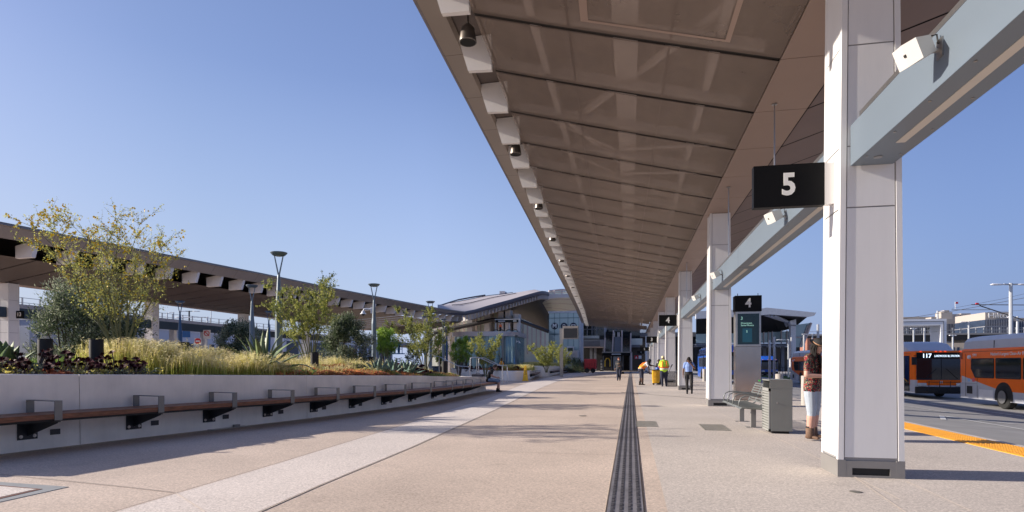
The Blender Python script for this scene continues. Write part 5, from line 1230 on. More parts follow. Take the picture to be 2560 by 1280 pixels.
def vest(t, J, m, m2, m3, B=1.0):
    """high-visibility vest shell over the torso"""
    ax = (J['shR']-J['shL']).normalized(); pts = [J['pelvis'].lerp(J['waist'],.1), J['waist'], J['chest'], J['neck'].lerp(J['chest'],.30)]; rr = [(.19*B,.145*B),(.172*B,.142*B),(.192*B,.150*B),(.165*B,.105*B)]
    b = MB(); ell_loft(b, pts, rr, ax, 18)
    up = (J['neck']-J['waist']).normalized()
    b.build('vest', m, t, world=False, smooth=True)
    for k, (u0, u1) in enumerate(((.08,.24),(.34,.48))):
        b = MB(); A, C_ = pts[0].lerp(pts[2], u0+.0), pts[0].lerp(pts[2], u1); ell_loft(b, [A, A.lerp(C_,.5), C_], [(.196*B,.152*B),(.190*B,.152*B),(.190*B,.152*B)], ax, 18); b.build('vest_stripe', m2 if k else m3, t, world=False, smooth=True)
    f = ax.cross(up); 
    for sg in (-1, 1):
        b = MB(); c0 = pts[1]+ax*sg*.095*B; c1 = J['neck'].lerp(J['chest'],.2)+ax*sg*.085*B
        for ff in (-1, 1): b.tube([c0+f*ff*.128*B, pts[2]+ax*sg*.10*B+f*ff*.140*B, c1+f*ff*.085*B, c1+up*.055], .026, 6)
        b.build('vest_strap', m2, t, world=False, smooth=True)
V_or = cmat('vest_orange', (.95,.20,.03), var=.05); V_yl = cmat('vest_lime', (.55,.85,.05), var=.05); V_pk = cmat('vest_reflective', (.62,.58,.48), var=.1); V_yo = cmat('vest_amber', (.95,.42,.03), var=.08)
C_blk = cmat('black_cloth', (.012,.012,.014)); C_nvy = cmat('navy_cloth', (.018,.022,.045)); C_wht = cmat('white_cloth', (.68,.68,.70)); C_shoe = cmat('black_shoe', (.012,.011,.011), rough=.5); C_gry = cmat('charcoal_cloth', (.04,.042,.05)); C_trs = cmat('black_trousers', (.028,.026,.027))
C_den = cmat('denim_shorts', (.17,.25,.38), var=.3); C_denl = cmat('bleached_denim', (.36,.41,.47), var=.12); C_blu = cmat('light_blue_shirt', (.24,.36,.70), var=.08); C_boot = cmat('brown_boot', (.17,.10,.065), var=.3)
def pattern_shirt():
    m = bpy.data.materials.new('floral_shirt'); m.use_nodes = True; n = m.node_tree; L = n.links.new; b = n.nodes['Principled BSDF']; b.inputs['Roughness'].default_value = .85
    tc = n.nodes.new('ShaderNodeTexCoord'); v = n.nodes.new('ShaderNodeTexVoronoi'); v.inputs['Scale'].default_value = 75; L(tc.outputs['Object'], v.inputs['Vector'])
    sp = n.nodes.new('ShaderNodeSeparateColor'); L(v.outputs['Color'], sp.inputs[0]); rp = n.nodes.new('ShaderNodeValToRGB'); rp.color_ramp.interpolation = 'CONSTANT'; e = rp.color_ramp.elements
    e[0].color = (.012,.012,.014,1); e[1].position = .50; e[1].color = (.42,.02,.03,1)
    for p_, c in ((.70,(.20,.20,.11,1)),(.84,(.30,.27,.19,1)),(.90,(.02,.02,.02,1))): x = e.new(p_); x.color = c
    L(sp.outputs[0], rp.inputs[0]); L(rp.outputs[0], b.inputs['Base Color']); return m
C_flo = pattern_shirt()
# --- seated man with a laptop on the far end of the timber bench
ps = G(1241,980.5); yaw_s = R(-62)   # facing roughly to the right and a little away
sh_, zz = .0, .50
sit = dict(pelvis=(0,-.02,.61), waist=(0,.0,.73), chest=(0,.10,.93), neck=(0,.21,1.11), head=(0,.32,1.21), face=(0,.75,-.62),
  shL=(-.17,.17,1.05), elL=(-.23,.16,.80), wrL=(-.12,.42,.70), handL=(.1,1,-.05), shR=(.17,.17,1.05), elR=(.23,.16,.80), wrR=(.12,.42,.70), handR=(-.1,1,-.05),
  hpL=(-.09,.05,.59), knL=(-.13,.50,.56), anL=(-.13,.50,.10), hpR=(.09,.05,.59), knR=(.13,.52,.55), anR=(.13,.44,.10))
s_end = LW-.75; pb = wall_at(s_end)+wall_n(s_end)[0]*.30
pm = W(1221, 960, 29.2); 
t, fr, J = person('man in black t-shirt and denim shorts sitting on the bench end with a laptop', (pm.x+.0, pm.y, -.02), R(-78), sit, {'torso':C_blk,'shoulders':C_blk,'arm':(C_blk,.75),'hips':C_blk,'thigh':C_den,'shin':(C_den,.10),'foot':C_shoe}, 'fair', .014)
hair(t, fr, 'short', mat('brown_hair', (.05,.03,.02), .7))
b = MB(); b.loft([[(-.05,.226,.92),(.05,.226,.92)],[(-.05,.24,.97),(.05,.24,.97)]]); b.build('shirt_print', C_wht, t, world=False)
for S in ('L','R'): 
    a = J['an'+S]; b = MB(); b.tube([a+Vector((0,-.01,-.04)), a+Vector((0,0,.10))], [.066,.060], 10); b.build('shoe_collar', C_shoe, t, world=False, smooth=True)
lapt = thing('laptop', 'open silver laptop on the seated man\'s knees', 'laptop', t.location+Vector((0,0,.64)), rz=R(-78))
b = MB(); b.box((-.16,.44,.015),(.16,.66,.032),bev=.004); b.build('keyboard_base', M_steel, lapt, world=False)
b = MB(); b.box((-.16,0,0),(.16,.215,.009),M=Matrix.Translation((0,.66,.03))@Matrix.Rotation(R(62),4,'X')); b.build('screen_lid', M_steel, lapt, world=False)
pbag = W(1195, 941, 29.6)
t = thing('backpack', 'dark bag lying on the wall top behind the seated man', 'bag', (pbag.x,pbag.y,ztop(LW-1))); b = MB(); b.box((-.30,-.16,0),(.30,.16,.13),bev=.05); b.build('bag_body', C_nvy, t, world=False); b = MB(); b.tube([(-.12,0,.12),(-.08,0,.17),(.08,0,.17),(.12,0,.12)], .012, 6); b.build('handle', C_blk, t, world=False)
# --- near man behind the first column
pn_ = G(2031,1100)
near = dict(head=(.03,.10,1.60), neck=(.01,.02,1.47), face=(.1,.85,-.45), shR=(.19,0,1.42), shL=(-.19,0,1.42), elL=(-.25,-.02,1.12), wrL=(-.07,.26,1.10), handL=(.8,.5,.05), elR=(.26,.0,1.12), wrR=(.07,.27,1.10), handR=(-.6,.8,.05),
   hpR=(.10,0,.92), hpL=(-.10,0,.92), knR=(.12,.03,.50), knL=(-.12,.0,.50), anR=(.12,0,.11), anL=(-.12,-.03,.11), toeR=(.2,1,0), toeL=(-.2,1,0))
t, fr, J = person('man in black hat, floral shirt and pale shorts half hidden by the nearest column', (pn_.x,pn_.y,0), R(-125), near, {'torso':C_flo,'shoulders':C_flo,'arm':(C_flo,.8),'hips':C_flo,'thigh':C_denl,'shin':(C_denl,.06),'foot':C_boot}, 'fair', .010, 1.03, build=1.12, hem=(.84, C_flo, C_denl))
hair(t, fr, 'locs', seed=3); cap(t, fr, cmat('black_felt', (.015,.014,.016)), 'hat', wide=True)
b = MB(); h = fr['h']
for i in range(14): a = .5+i*.2; b.tube([h+Vector((math.cos(a)*.07-.02,-.03+math.sin(a)*-.04,-.03)), h+Vector((-.10+.01*i,.03,-.20)), h+Vector((-.09+.012*i,.06+.004*i,-.38)), h+Vector((-.07+.01*i,.08,-.50-.012*(i % 4)))], [.016,.015,.014,.008], 5)
b.build('long_locks', M_hair, t, world=False, smooth=True)
b = MB(); b.loft([[Vector(fr['h'])+fr['up']*(.052)+fr['rt']*.097*math.cos(2*math.pi*j/16)+fr['f']*(.118*math.sin(2*math.pi*j/16)) for j in range(16)], [Vector(fr['h'])+fr['up']*(.070)+fr['rt']*.096*math.cos(2*math.pi*j/16)+fr['f']*(.117*math.sin(2*math.pi*j/16)) for j in range(16)]], 0, True); b.build('hat_band', mat('tan_band',(.35,.18,.09),.6), t, world=False)
for S in ('L','R'):
    a = J['an'+S]; b = MB(); b.tube([a+Vector((0,.01,-.06)), a+Vector((0,.005,.02)), a+Vector((0,0,.11))], [.075,.068,.066], 12); b.build('boot_shaft', C_boot, t, world=False, smooth=True); b = MB(); b.tube([a+Vector((0,0,.10)), a+Vector((0,0,.135))], [.062,.062], 10); b.build('sock', C_blk, t, world=False, smooth=True)
# --- man with a phone
pp = G(1722,985)
ph = dict(pelvis=(0,0,.93), waist=(0,0,1.06), chest=(0,.03,1.25), neck=(0,.06,1.42), head=(.0,.15,1.52), face=(.05,.85,-.45), shL=(-.165,.04,1.37), shR=(.165,.04,1.37), elL=(-.27,.20,1.15), wrL=(-.06,.22,1.40), handL=(.2,0,1), elR=(.23,.0,1.10), wrR=(.24,.06,.85),
  hpL=(-.09,0,.90), hpR=(.09,0,.90), knL=(-.12,.12,.50), anL=(-.13,-.12,.15), toeL=(0,1,-.5), knR=(.08,.04,.49), anR=(.07,.02,.09))
t, fr, J = person('man in light blue shirt and black trousers walking with a phone at his ear', (pp.x,pp.y,0), R(180-6), ph, {'torso':C_blu,'shoulders':C_blu,'arm':(C_blu,.8),'hips':C_trs,'thigh':C_trs,'shin':C_trs,'foot':C_shoe}, 'brown', .012, 1.0, build=1.04, hem=(.985, C_blu, C_trs))
hair(t, fr, 'long', seed=5); b = MB(); b.loft([[J['pelvis']+Vector((.176*math.cos(a),.132*math.sin(a),z)) for a in np.linspace(0,6.02,24)] for z in (.035,.075)], 0, True); b.build('belt', C_blk, t, world=False)
b = MB(); q = J['wrL']+Vector((.03,.0,.10)); b.box(tuple(q-Vector((.006,.035,.06))), tuple(q+Vector((.006,.035,.06)))); b.build('held_phone', M_black, t, world=False)
# --- woman in a dark sweatshirt walking
pw_ = G(1547,952)
wm = dict(knL=(-.10,.10,.50), anL=(-.08,-.02,.10), knR=(.08,.06,.50), anR=(.07,.16,.10), elL=(-.25,.05,1.13), wrL=(-.06,.20,1.10), elR=(.26,-.04,1.13), wrR=(.28,-.02,.90))
t, fr, J = person('woman in dark printed sweatshirt and trousers walking towards the camera with a bag', (pw_.x,pw_.y,0), R(176), wm, {'torso':C_gry,'shoulders':C_gry,'arm':C_gry,'fore':(C_gry,.85),'hips':C_gry,'thigh':C_nvy,'shin':C_nvy,'foot':C_shoe}, 'tan', .015, 1.06, build=1.34, hem=(.86, C_gry, C_nvy))
hair(t, fr, 'short', mat('auburn_hair', (.22,.06,.03), .7))
b = MB(); c = J['chest']; b.tube([c+Vector((x*.10,.148-.02*abs(x),.06-.02*x*x*3)) for x in (-1,-.5,0,.5,1)], .018, 6); b.tube([c+Vector((x*.09,.145-.015*abs(x),-.06)) for x in (-1,0,1)], .014, 6); b.build('shirt_print', cmat('sand_print',(.55,.36,.18)), t, world=False)
hb = thing('handbag', 'small black handbag carried by the walking woman', 'handbag', (pw_.x+.32,pw_.y,.55)); b = MB(); b.prism([(-.11,-.04,0),(.11,-.04,0),(.08,-.04,.19),(-.08,-.04,.19)], (0,.08,0)); b.build('bag_body', C_blk, hb, world=False); b = MB(); b.tube([(-.06,0,.18),(-.03,0,.33),(.03,0,.33),(.06,0,.18)], .008, 6); b.build('handle', C_blk, hb, world=False)
# --- worker bending over the cart (profile facing right)
pk = G(1603,963)
bd = dict(pelvis=(0,-.05,.93), waist=(0,.02,1.05), chest=(0,.20,1.20), neck=(0,.36,1.32), head=(0,.46,1.40), face=(0,.9,-.42), shL=(-.17,.30,1.30), shR=(.17,.30,1.30), elR=(.22,.42,1.02), wrR=(.20,.44,.80), elL=(-.20,.58,1.17), wrL=(-.12,.82,1.12), handL=(0,1,-.1), knL=(-.10,.0,.50), knR=(.10,.05,.50), anR=(.10,.06,.09), anL=(-.1,-.06,.09))
t, fr, J = person('worker in orange vest, black shorts and cap bending over the yellow cart', (pk.x,pk.y,0), R(-84), bd, {'torso':C_wht,'shoulders':C_wht,'arm':(C_wht,.7),'hips':C_nvy,'thigh':C_nvy,'shin':(C_nvy,.12),'foot':C_shoe}, 'dark', .014, 1.08, build=1.2, hem=(.98, C_wht, C_nvy))
hair(t, fr, 'locs', seed=8); cap(t, fr, C_nvy); vest(t, J, V_yo, V_or, V_pk)
for S in ('L','R'): a = J['an'+S]; b = MB(); b.tube([a, a+Vector((0,0,.15))], [.058,.064], 8); b.build('sock', C_blk, t, world=False, smooth=True)
# --- worker seen from behind
pv = G(1660,966.5)
bk = dict(elL=(-.27,.10,1.14), wrL=(-.20,.32,1.08), elR=(.27,.05,1.14), wrR=(.24,.25,1.0), head=(-.03,.08,1.60), neck=(0,.02,1.46), knL=(-.11,.02,.5), anL=(-.10,-.05,.09), knR=(.11,.06,.5), anR=(.14,.04,.09))
t, fr, J = person('worker in lime and orange vest and pale cap seen from behind at the cart', (pv.x,pv.y,0), R(8), bk, {'torso':V_yl,'shoulders':V_yl,'arm':(V_yl,.8),'hips':C_nvy,'thigh':C_nvy,'shin':C_nvy,'foot':C_shoe}, 'tan', .014, 1.05, build=1.32, hem=(.95, V_yl, C_nvy))
hair(t, fr, 'short', mat('grey_brown_hair', (.12,.08,.05), .7)); cap(t, fr, cmat('cream_cap', (.75,.62,.38))); vest(t, J, V_yl, V_or, V_pk, 1.25)
b = MB(); q = fr['h']-fr['f']*.1; b.tube([q, q+Vector((.01,-.03,-.10)), q+Vector((0,-.04,-.22))], [.022,.02,.008], 6); b.build('ponytail', mat('grey_brown_hair2', (.30,.20,.12), .7), t, world=False)
pd_ = G(1648,962)
t, fr, J = person('person in black hidden behind the worker in the lime vest', (pd_.x,pd_.y+.3,0), R(150), dict(elL=(-.25,.1,1.12)), {'torso':C_blk,'shoulders':C_blk,'arm':C_blk,'fore':C_blk,'hips':C_blk,'thigh':C_blk,'shin':C_blk,'foot':C_shoe}, 'brown', .02, .95, fingers=False); hair(t, fr, 'short')
# --- far people
def far(label, px, py, yaw, cloth, skin='tan', P=None, hat=None, vestm=None, sc_=1.0, z=0, D=None, b_=1.0, hairm=None):
    p = G(px, py, z) if D is None else W(px, 900, D); p.z = z
    b_ *= 1.12; t, fr, J = person(label, p, R(yaw), P or {}, cloth, skin, .026, sc_, fingers=False, build=b_)
    hair(t, fr, 'short', hairm or M_hair)
    if hat: cap(t, fr, hat, 'hard_hat' if hat.name.startswith('helmet') else 'cap')
    if vestm: vest(t, J, vestm, V_pk, V_pk, b_)
    return t
H_w = cmat('helmet_white', (.75,.75,.75)); H_b = cmat('helmet_teal', (.12,.30,.38))
bodyc = lambda top, leg: {'torso':top,'shoulders':top,'arm':top,'fore':(top,.7),'hips':leg,'thigh':leg,'shin':leg,'foot':C_shoe}
C_grn = cmat('lime_shirt', (.30,.75,.06)); C_org = cmat('orange_shirt', (.90,.16,.04)); C_teal = cmat('teal_shirt', (.03,.16,.17)); C_dgr = cmat('dark_green_shirt', (.03,.07,.05)); C_khk = cmat('khaki_trousers', (.32,.27,.22)); C_blj = cmat('blue_jacket', (.03,.06,.12))
far('far worker in orange top and khaki trousers standing before the red machine', 1468, 924.5, 20, bodyc(C_org, C_khk), P={})
far('far worker in dark blue standing right of the red machine', 1485, 925.5, 190, bodyc(C_blj, C_nvy), b_=1.1)
far('far worker in lime green shirt and dark trousers beside the worker in blue', 1492, 925.5, 160, bodyc(C_grn, C_blk), b_=1.1)
far('far worker in lime shirt walking in front of the black entrance', 1526, 926, 30, bodyc(C_grn, C_blk), P=dict(knL=(-.1,.15,.5),anL=(-.1,.1,.1)), b_=1.1)
far('far person in dark teal with a backpack right of the entrance', 1580, 927, 200, bodyc(C_dgr, C_teal), b_=1.1)
far('far person in grey standing near the end of the column row', 1589, 925.5, 180, bodyc(C_gry, C_gry))
far('far worker in orange with a teal hard hat by the far planter', 1434, 925, 120, bodyc(C_org, C_blk), hat=H_b, sc_=1.0)
far('worker in amber vest standing behind the second planter by the pavilion', 1254, 925, 180, bodyc(C_blj, C_nvy), 'brown', vestm=V_yo, D=52, sc_=1.08, z=.0)
# ================================================================ far planters, rails, small plaza things
M_pwhite = mat('white_planter_concrete', (.80,.77,.74), .8, var=.04, scale=1.5, bump=.08)
def planter(label, foot, h, soilm=True, inset=.3):
    t = thing('raised_planter', label, 'planter', sum((Vector(p) for p in foot), Vector())/len(foot))
    pts = smooth_loop([Vector((p.x,p.y,0)) for p in foot]); c = sum(pts, Vector())/len(pts); b = MB(); n = len(pts)
    def off(p, d, z): v = (c-p); v.z = 0; v.normalize(); q = p+v*d; q.z = z; return q
    b.loft([[off(p,0,0) for p in pts], [off(p,.0,h-.05) for p in pts], [off(p,.05,h) for p in pts], [off(p,inset,h) for p in pts], [off(p,inset,h-.12) for p in pts]], 0, True)
    b.build('concrete', M_pwhite, t, smooth='auto'); b = MB(); b.add([off(p,inset-.01,h-.08) for p in pts], [tuple(range(n))]); b.build('soil', M_soil, t); return t, pts, c
def smooth_loop(pts, it=2):
    for _ in range(it):
        o = []
        for i in range(len(pts)):
            a, b_ = pts[i], pts[(i+1) % len(pts)]; L = (b_-a).length; k = min(.28, .9/L); o += [a.lerp(b_, k), a.lerp(b_, 1-k)]
        pts = o
    return pts
f2 = [G(1259,952), G(1321,952), Vector((*G(1345,936.5).xy,0)), Vector((*W(1330,900,84).xy,0)), Vector((*W(1128,900,84).xy,0)), G(1127,939)]
t2, pp2, c2 = planter('white rounded planter with orange succulents behind the seated man', f2, .80)
f3 = [G(1312,941.5), G(1369,941.5), G(1432,926.5), Vector((*W(1430,900,125).xy,0)), Vector((*W(1310,900,110).xy,0)), G(1303,934)]
t3, pp3, c3 = planter('white planter with flowering trees left of the display totem', f3, 1.16)
f4 = [G(1421,928.5), G(1452,924.6), Vector((*W(1462,900,128).xy,0)), Vector((*W(1434,900,128).xy,0))]
t4, pp4, c4 = planter('small low white planter beyond the display totem', f4, .95)
def in_poly(P, poly):
    x, y = P[:,0], P[:,1]; c = np.zeros(len(P), bool); n = len(poly)
    for i in range(n):
        x1, y1, x2, y2 = poly[i].x, poly[i].y, poly[(i+1)%n].x, poly[(i+1)%n].y
        c ^= ((y1 > y) != (y2 > y)) & (x < (x2-x1)*(y-y1)/((y2-y1) if y2 != y1 else 1e-9)+x1)
    return c
def scatter(n, poly, cen, h, ymax, k=.93):
    q = [cen+(p-cen)*k for p in poly]; xs_ = [p.x for p in q]; ys_ = [p.y for p in q]
    P = np.stack([rs.uniform(min(xs_), max(xs_), n*4), rs.uniform(min(ys_), min(ymax, max(ys_)), n*4), np.full(n*4, h-.08)], 1); P = P[in_poly(P, q)][:n]; return P
P = scatter(3800, pp2, c2, .80, 56); tag(sedum(P, rs, r=.07, h=(.0,.16), cm=(0,1,4,0)).build('orange_succulents', SD), 'orange succulents filling the second planter', 'succulents', kind='stuff')
F = Fast(); C_ = scatter(90, pp2, c2, .8, 62); C_ = C_[C_[:,0] > -11]; P = tufts(C_, 5000, .25, rs); blades(F, P, .55, len(P), rs, wd=.014, sh=2); tag(F.build('golden_grass', GR), 'golden grass in the second planter, behind the seated man', 'grass', kind='stuff')
F = Fast(); C_ = scatter(90, pp3, c3, 1.16, 80); P = tufts(C_, 5000, .3, rs); blades(F, P, .5, len(P), rs, wd=.02, sh=2); tag(F.build('golden_grass', GR), 'golden grass in the third planter, left of the totem', 'grass', kind='stuff')
for i, (px, D, l) in enumerate(((1165,51,'purple rosette plant left of the handrails'),(1180,50.5,'purple rosette plant behind the left handrail post'),(1196,52,'purple rosette plant between the handrails'),(1232,50,'purple rosette plant right of the seated man\'s head'),(1246,50,'purple rosette plant before the amber vest worker'),(1290,50,'small purple rosette plant above the planter front corner'))):
    p = W(px, 900, D); p.z = .72; aeonium(l, p, .42, 11, .38, 120+i, 'purple rosettes in the second planter', .15)
# benches on planters 2, 3, 4 (dark bracketed timber)
def side_bench(label, a, c, z0, z1, drop=.30):
    t = thing('wall_bench', label, 'bench', a.lerp(c,.5), 'benches on the far planters'); b = MB(); d = (c-a).normalized(); n = Vector((d.y,-d.x,0))
    if n.x < 0: n = -n
    for o in (.06,.32): b.loft([[a+n*o+Vector((0,0,z0)), a+n*(o+.24)+Vector((0,0,z0)), a+n*(o+.24)+Vector((0,0,z0-.07)), a+n*o+Vector((0,0,z0-.07))], [c+n*o+Vector((0,0,z1)), c+n*(o+.24)+Vector((0,0,z1)), c+n*(o+.24)+Vector((0,0,z1-.07)), c+n*o+Vector((0,0,z1-.07))]], 0, True)
    b.build('timber_slat', M_wood, t); L = (c-a).length; N = max(3, int(L/1.8))
    for k in range(N):
        p = a.lerp(c, (k+.5)/N); z = lerp(z0, z1, (k+.5)/N); Mx = mat4(p, n, d)
        b = MB(); b.prism([Mx@Vector((-.01,q,w_)) for q, w_ in ((.0,z-.08),(.56,z-.08),(.56,z-.11),(0,z-drop))], d*.03); b.build('bracket', M_brk, t)
        b = MB(); b.box((-.05,.57,z-.09),(.05,.585,z+.2),M=Mx); b.box((-.05,.1,z+.19),(.05,.57,z+.2),M=Mx); b.box((-.05,.1,z),(.05,.115,z+.19),M=Mx); b.build('armrest', M_arm, t)
side_bench('timber bench on the right side of the second planter, behind the yellow floor sign', Vector((*G(1321,950).xy,0)), Vector((*G(1347,936.5).xy,0)), .50, .47)
side_bench('timber bench along the third planter, behind the display totem post', Vector((*G(1370,940.5).xy,0)), Vector((*G(1431,926.8).xy,0)), .55, .5)
side_bench('small timber bench on the fourth planter', Vector((*G(1440,926).xy,0)), Vector((*G(1453,924.5).xy,0)), .5, .5)
# handrails
def rail(label, D0, pts, posts):
    t = thing('handrail', label, 'handrail', W(pts[0][0], 940, D0), 'steel handrails behind the seated man'); b = MB(); V = [W(x, y, D0+d) for x, y, d in pts]
    out = [V[0]]
    for i in range(1, len(V)-1):
        a, m_, c = V[i-1], V[i], V[i+1]; r = min(.10, (a-m_).length*.4, (c-m_).length*.4); p1 = m_+(a-m_).normalized()*r; p2 = m_+(c-m_).normalized()*r; out += [p1, (p1+p2+m_*2)/4, p2]
    out.append(V[-1]); b.tube(out, .03, 8); b.build('rail', mat('satin_steel',(.62,.61,.60),.35,.6), t, smooth='auto')
    for x, y, d in posts: p = W(x, y, D0+d); b = MB(); b.tube([Vector((p.x,p.y,0)), p], .027, 8); b.build('post', M_steel, t)
rail('handrail sloping down from the left, behind the planter end', 42, [(1074,958,0),(1074,891,0),(1097,891,0),(1145,915,0),(1173,917,0),(1173,958,0)], [(1146,915,0),(1098,892,0)])
rail('left handrail of the pair behind the seated man, nearest', 41, [(1174,960,0),(1176,894,0),(1196,893,0),(1240,913,0),(1256,914,0),(1256.5,959,0)], [(1192,894,0)])
rail('right handrail of the pair behind the seated man', 44, [(1196,950,0),(1197,895,0),(1212,895,0),(1250,913.5,0),(1268,914,0),(1269,956,0)], [])
# yellow floor sign
t = thing('wet_floor_sign', 'tall yellow wet floor cone sign at the corner of the second planter', 'floor sign', G(1313.5,952))
g = G(1313.5,952.5); b = MB(); M_ws = mat('yellow_plastic', (.85,.50,.02), .45, var=.04)
b.loft([[Vector((g.x+sx_*w_, g.y+sy_*w_*.8, z)) for sx_, sy_ in ((-1,-1),(1,-1),(1,1),(-1,1))] for w_, z in ((.24,0),(.235,.05),(.20,.06),(.08,1.18),(.05,1.21),(.05,1.23))], 0, True); b.add([Vector((g.x+sx_*.05, g.y+sy_*.04, 1.23)) for sx_, sy_ in ((-1,-1),(1,-1),(1,1),(-1,1))], [(0,1,2,3)]); b.build('cone_body', M_ws, t)
for k, (s_, z) in enumerate((('!', .98), ('CAUTION', .80), ('WET', .68), ('FLOOR', .56))): text('lettering', s_, .10 if k else .13, M_blackm, Matrix.Translation((g.x, g.y-.8*lerp(.20,.08,(z-.06)/1.12)-.012, z)) @ Matrix.Rotation(R(85),4,'X'), t, bold=.03, sx=.7 if k != 1 else .5)
# yellow waste cart
g = G(1640,962); t = thing('waste_cart', 'yellow bagged janitor cart beside the bending worker', 'cart', g)
b = MB(); n = 16; prof = ((.22,.12),(.235,.3),(.25,.6),(.245,.88),(.25,.96))
b.loft([[Vector((g.x+(w_+.012*math.sin(j*2.3+z*9))*max(-1,min(1,1.25*math.cos(2*math.pi*j/n))), g.y+w_*1.1*max(-1,min(1,1.25*math.sin(2*math.pi*j/n))), z)) for j in range(n)] for w_, z in prof], 0, True); b.add([Vector((g.x+.25*math.cos(2*math.pi*j/n), g.y+.25*math.sin(2*math.pi*j/n), .93)) for j in range(n)], [tuple(range(n))]); b.add([Vector((g.x+.2*math.cos(2*math.pi*j/n), g.y+.2*math.sin(2*math.pi*j/n), .14)) for j in range(n)], [tuple(range(n))])
b.build('yellow_bag', mat('yellow_vinyl',(.78,.42,.02),.3,var=.2,scale=5,bump=.6,bscale=7), t, smooth='auto')
b = MB(); b.tube([Vector((g.x+.27*a, g.y+.29*c, .96)) for a, c in ((-1,-1),(1,-1),(1,1),(-1,1),(-1,-1))], .022, 6); b.tube([(g.x-.27,g.y,.96),(g.x-.42,g.y,1.0)], .018, 6); b.build('rim_frame', M_blackm, t)
b = MB(); b.box((g.x-.22,g.y-.25,.09),(g.x+.25,g.y+.25,.12)); b.build('base_plate', M_blackm, t)
for x, r_ in ((-.16,.055),(.20,.10)):
    for y in (-.2,.2): b = MB(); b.lathe((0,0,0), [(.001,-.02),(r_,-.02),(r_,.02),(.001,.02)], 14, M=Matrix.Translation((g.x+x,g.y+y,r_))@Matrix.Rotation(R(90),4,'X')); b.build('wheel', M_blackm, t)
t = thing('cleaning_cloth', 'bunch of blue bags and gloves on top of the yellow cart', 'cleaning supplies', (g.x+.12,g.y,.96)); b = MB(); rsx = np.random.default_rng(4)
b2 = bmesh.new(); bmesh.ops.create_icosphere(b2, subdivisions=3, radius=.15)
for v in b2.verts: v.co *= 1+.35*math.sin(v.co.x*50)*math.cos(v.co.y*43+v.co.z*31); v.co.z = v.co.z*.8+.08
b.add([v.co+Vector((g.x+.12,g.y,.96)) for v in b2.verts], [tuple(v.index for v in f.verts) for f in b2.faces]); b2.free(); b.build('blue_bag', mat('blue_plastic',(.03,.10,.42),.4,var=.2), t, smooth=True)
# black lattice crate
p, q = XZ(1667,966,37.2), XZ(1693,929,37.2); t = thing('lattice_panel', 'black square lattice panel standing left of the third column', 'lattice panel', (p.x,37.2,0)); b = MB()
for i in range(11): x = lerp(p.x, q.x, i/10); b.box((x-.012,37.2,.02),(x+.012,37.23,q.z))
b.build('upright', M_blackm, t); b = MB()
for i in range(13): z = lerp(.03, q.z, i/12); b.box((p.x,37.205,z-.012),(q.x,37.225,z+.012))
b.build('crossbar', M_blackm, t); b = MB(); b.box((q.x-.03,37.18,0),(q.x+.02,37.26,q.z+.25)); b.box((p.x,37.19,.0),(q.x,37.6,.03)); b.build('frame', M_blackm, t)
t = thing('litter_grabber', 'thin grabber tool held up by the worker in the lime vest', 'grabber tool', W(1676,922,36)); b = MB(); b.tube([W(1671,934,36), W(1677,918,36)], .012, 6); b.tube([W(1677,918,36), W(1681,911,36)], .03, 6); b.build('shaft', M_black, t)
# slot drain
b = MB()
for (A, B_) in (((1553,981),(1765,997.5)), ((1562,937),(1640,941))):
    a, c = G(*A), G(*B_); b.prism([Vector((a.x,a.y-.05,.001)),Vector((c.x,c.y-.05,.001)),Vector((c.x,c.y+.05,.001)),Vector((a.x,a.y+.05,.001))], (0,0,.006))
tag(b.build('slot_drain', M_blackm), 'dark slot drains running across the paving beside the tactile strip', 'drain')
for px, py, r_ in ((1345,1021,.22),(1425,1005,.16),(1480,965,.5)): pass
# ---------------------------------------------------------------- kiosk numbered 4
KY = G(1838,1001).y; p, q = XZ(1838,1001,KY), XZ(1903.5,738,KY); kx0, kx1, kz = p.x, q.x, q.z; kd = .42
t = thing('display_kiosk', 'tall brushed steel bus stop kiosk with black number 4 box and screen', 'display kiosk', ((kx0+kx1)/2, KY, 0))
zA, zB, zC = XZ(1870,778,KY).z, XZ(1870,784,KY).z, XZ(1870,861,KY).z; zD = XZ(1870,866,KY).z
M_kst = mat('kiosk_steel', (.42,.36,.32), .18, .95, var=.15, scale=1.2)
b = MB(); b.box((kx0+.01,KY+.01,.03),(kx1-.01,KY+kd-.01,zD-.006)); b.build('lower_panel', M_kst, t)
b = MB(); b.box((kx0+.01,KY+.005,zD+.004),(kx1-.01,KY+kd-.005,zA-.01), bev=.008); b.build('screen_frame', mat('kiosk_frame',(.50,.48,.46),.3,.8,var=.08), t)
b = MB(); b.box((kx0-.01,KY-.03,zA),(kx1+.01,KY+kd+.03,kz), bev=.008); b.build('sign_box', M_black, t)
text('numeral', '4', (kz-zA)*.78, M_text, FACE_Y((kx0+kx1)/2, KY-.034, (kz+zA)/2), t, bold=.03, sx=.92)
b = MB(); b.box((XZ(1844,800,KY).x,KY-.012,zC),(XZ(1898,800,KY).x,KY+.01,zB)); b.build('screen', mat('kiosk_screen',(.006,.012,.016),.12,var=.1,emis=((.01,.05,.08),.1)), t)
x0s, x1s = XZ(1850.5,800,KY).x, XZ(1891,800,KY).x; b = MB(); b.box((x0s,KY-.016,zC+.05),(x1s,KY-.011,zB-.07)); b.build('screen_content', mat('screen_teal',(.008,.022,.03),.25,var=.25,scale=2,emis=((.01,.035,.05),.15)), t)
b = MB(); b.box((XZ(1856,800,KY).x,KY-.019,zC+.08),(XZ(1880,800,KY).x,KY-.015,XZ(1860,821,KY).z)); b.build('map_tile', mat('screen_blue',(.004,.035,.055),.25,emis=((.008,.045,.07),.5)), t)
tm_ = mat('screen_text', (.35,.62,.55), .5, emis=((.3,.6,.5),.4)); tx = XZ(1852,800,KY).x
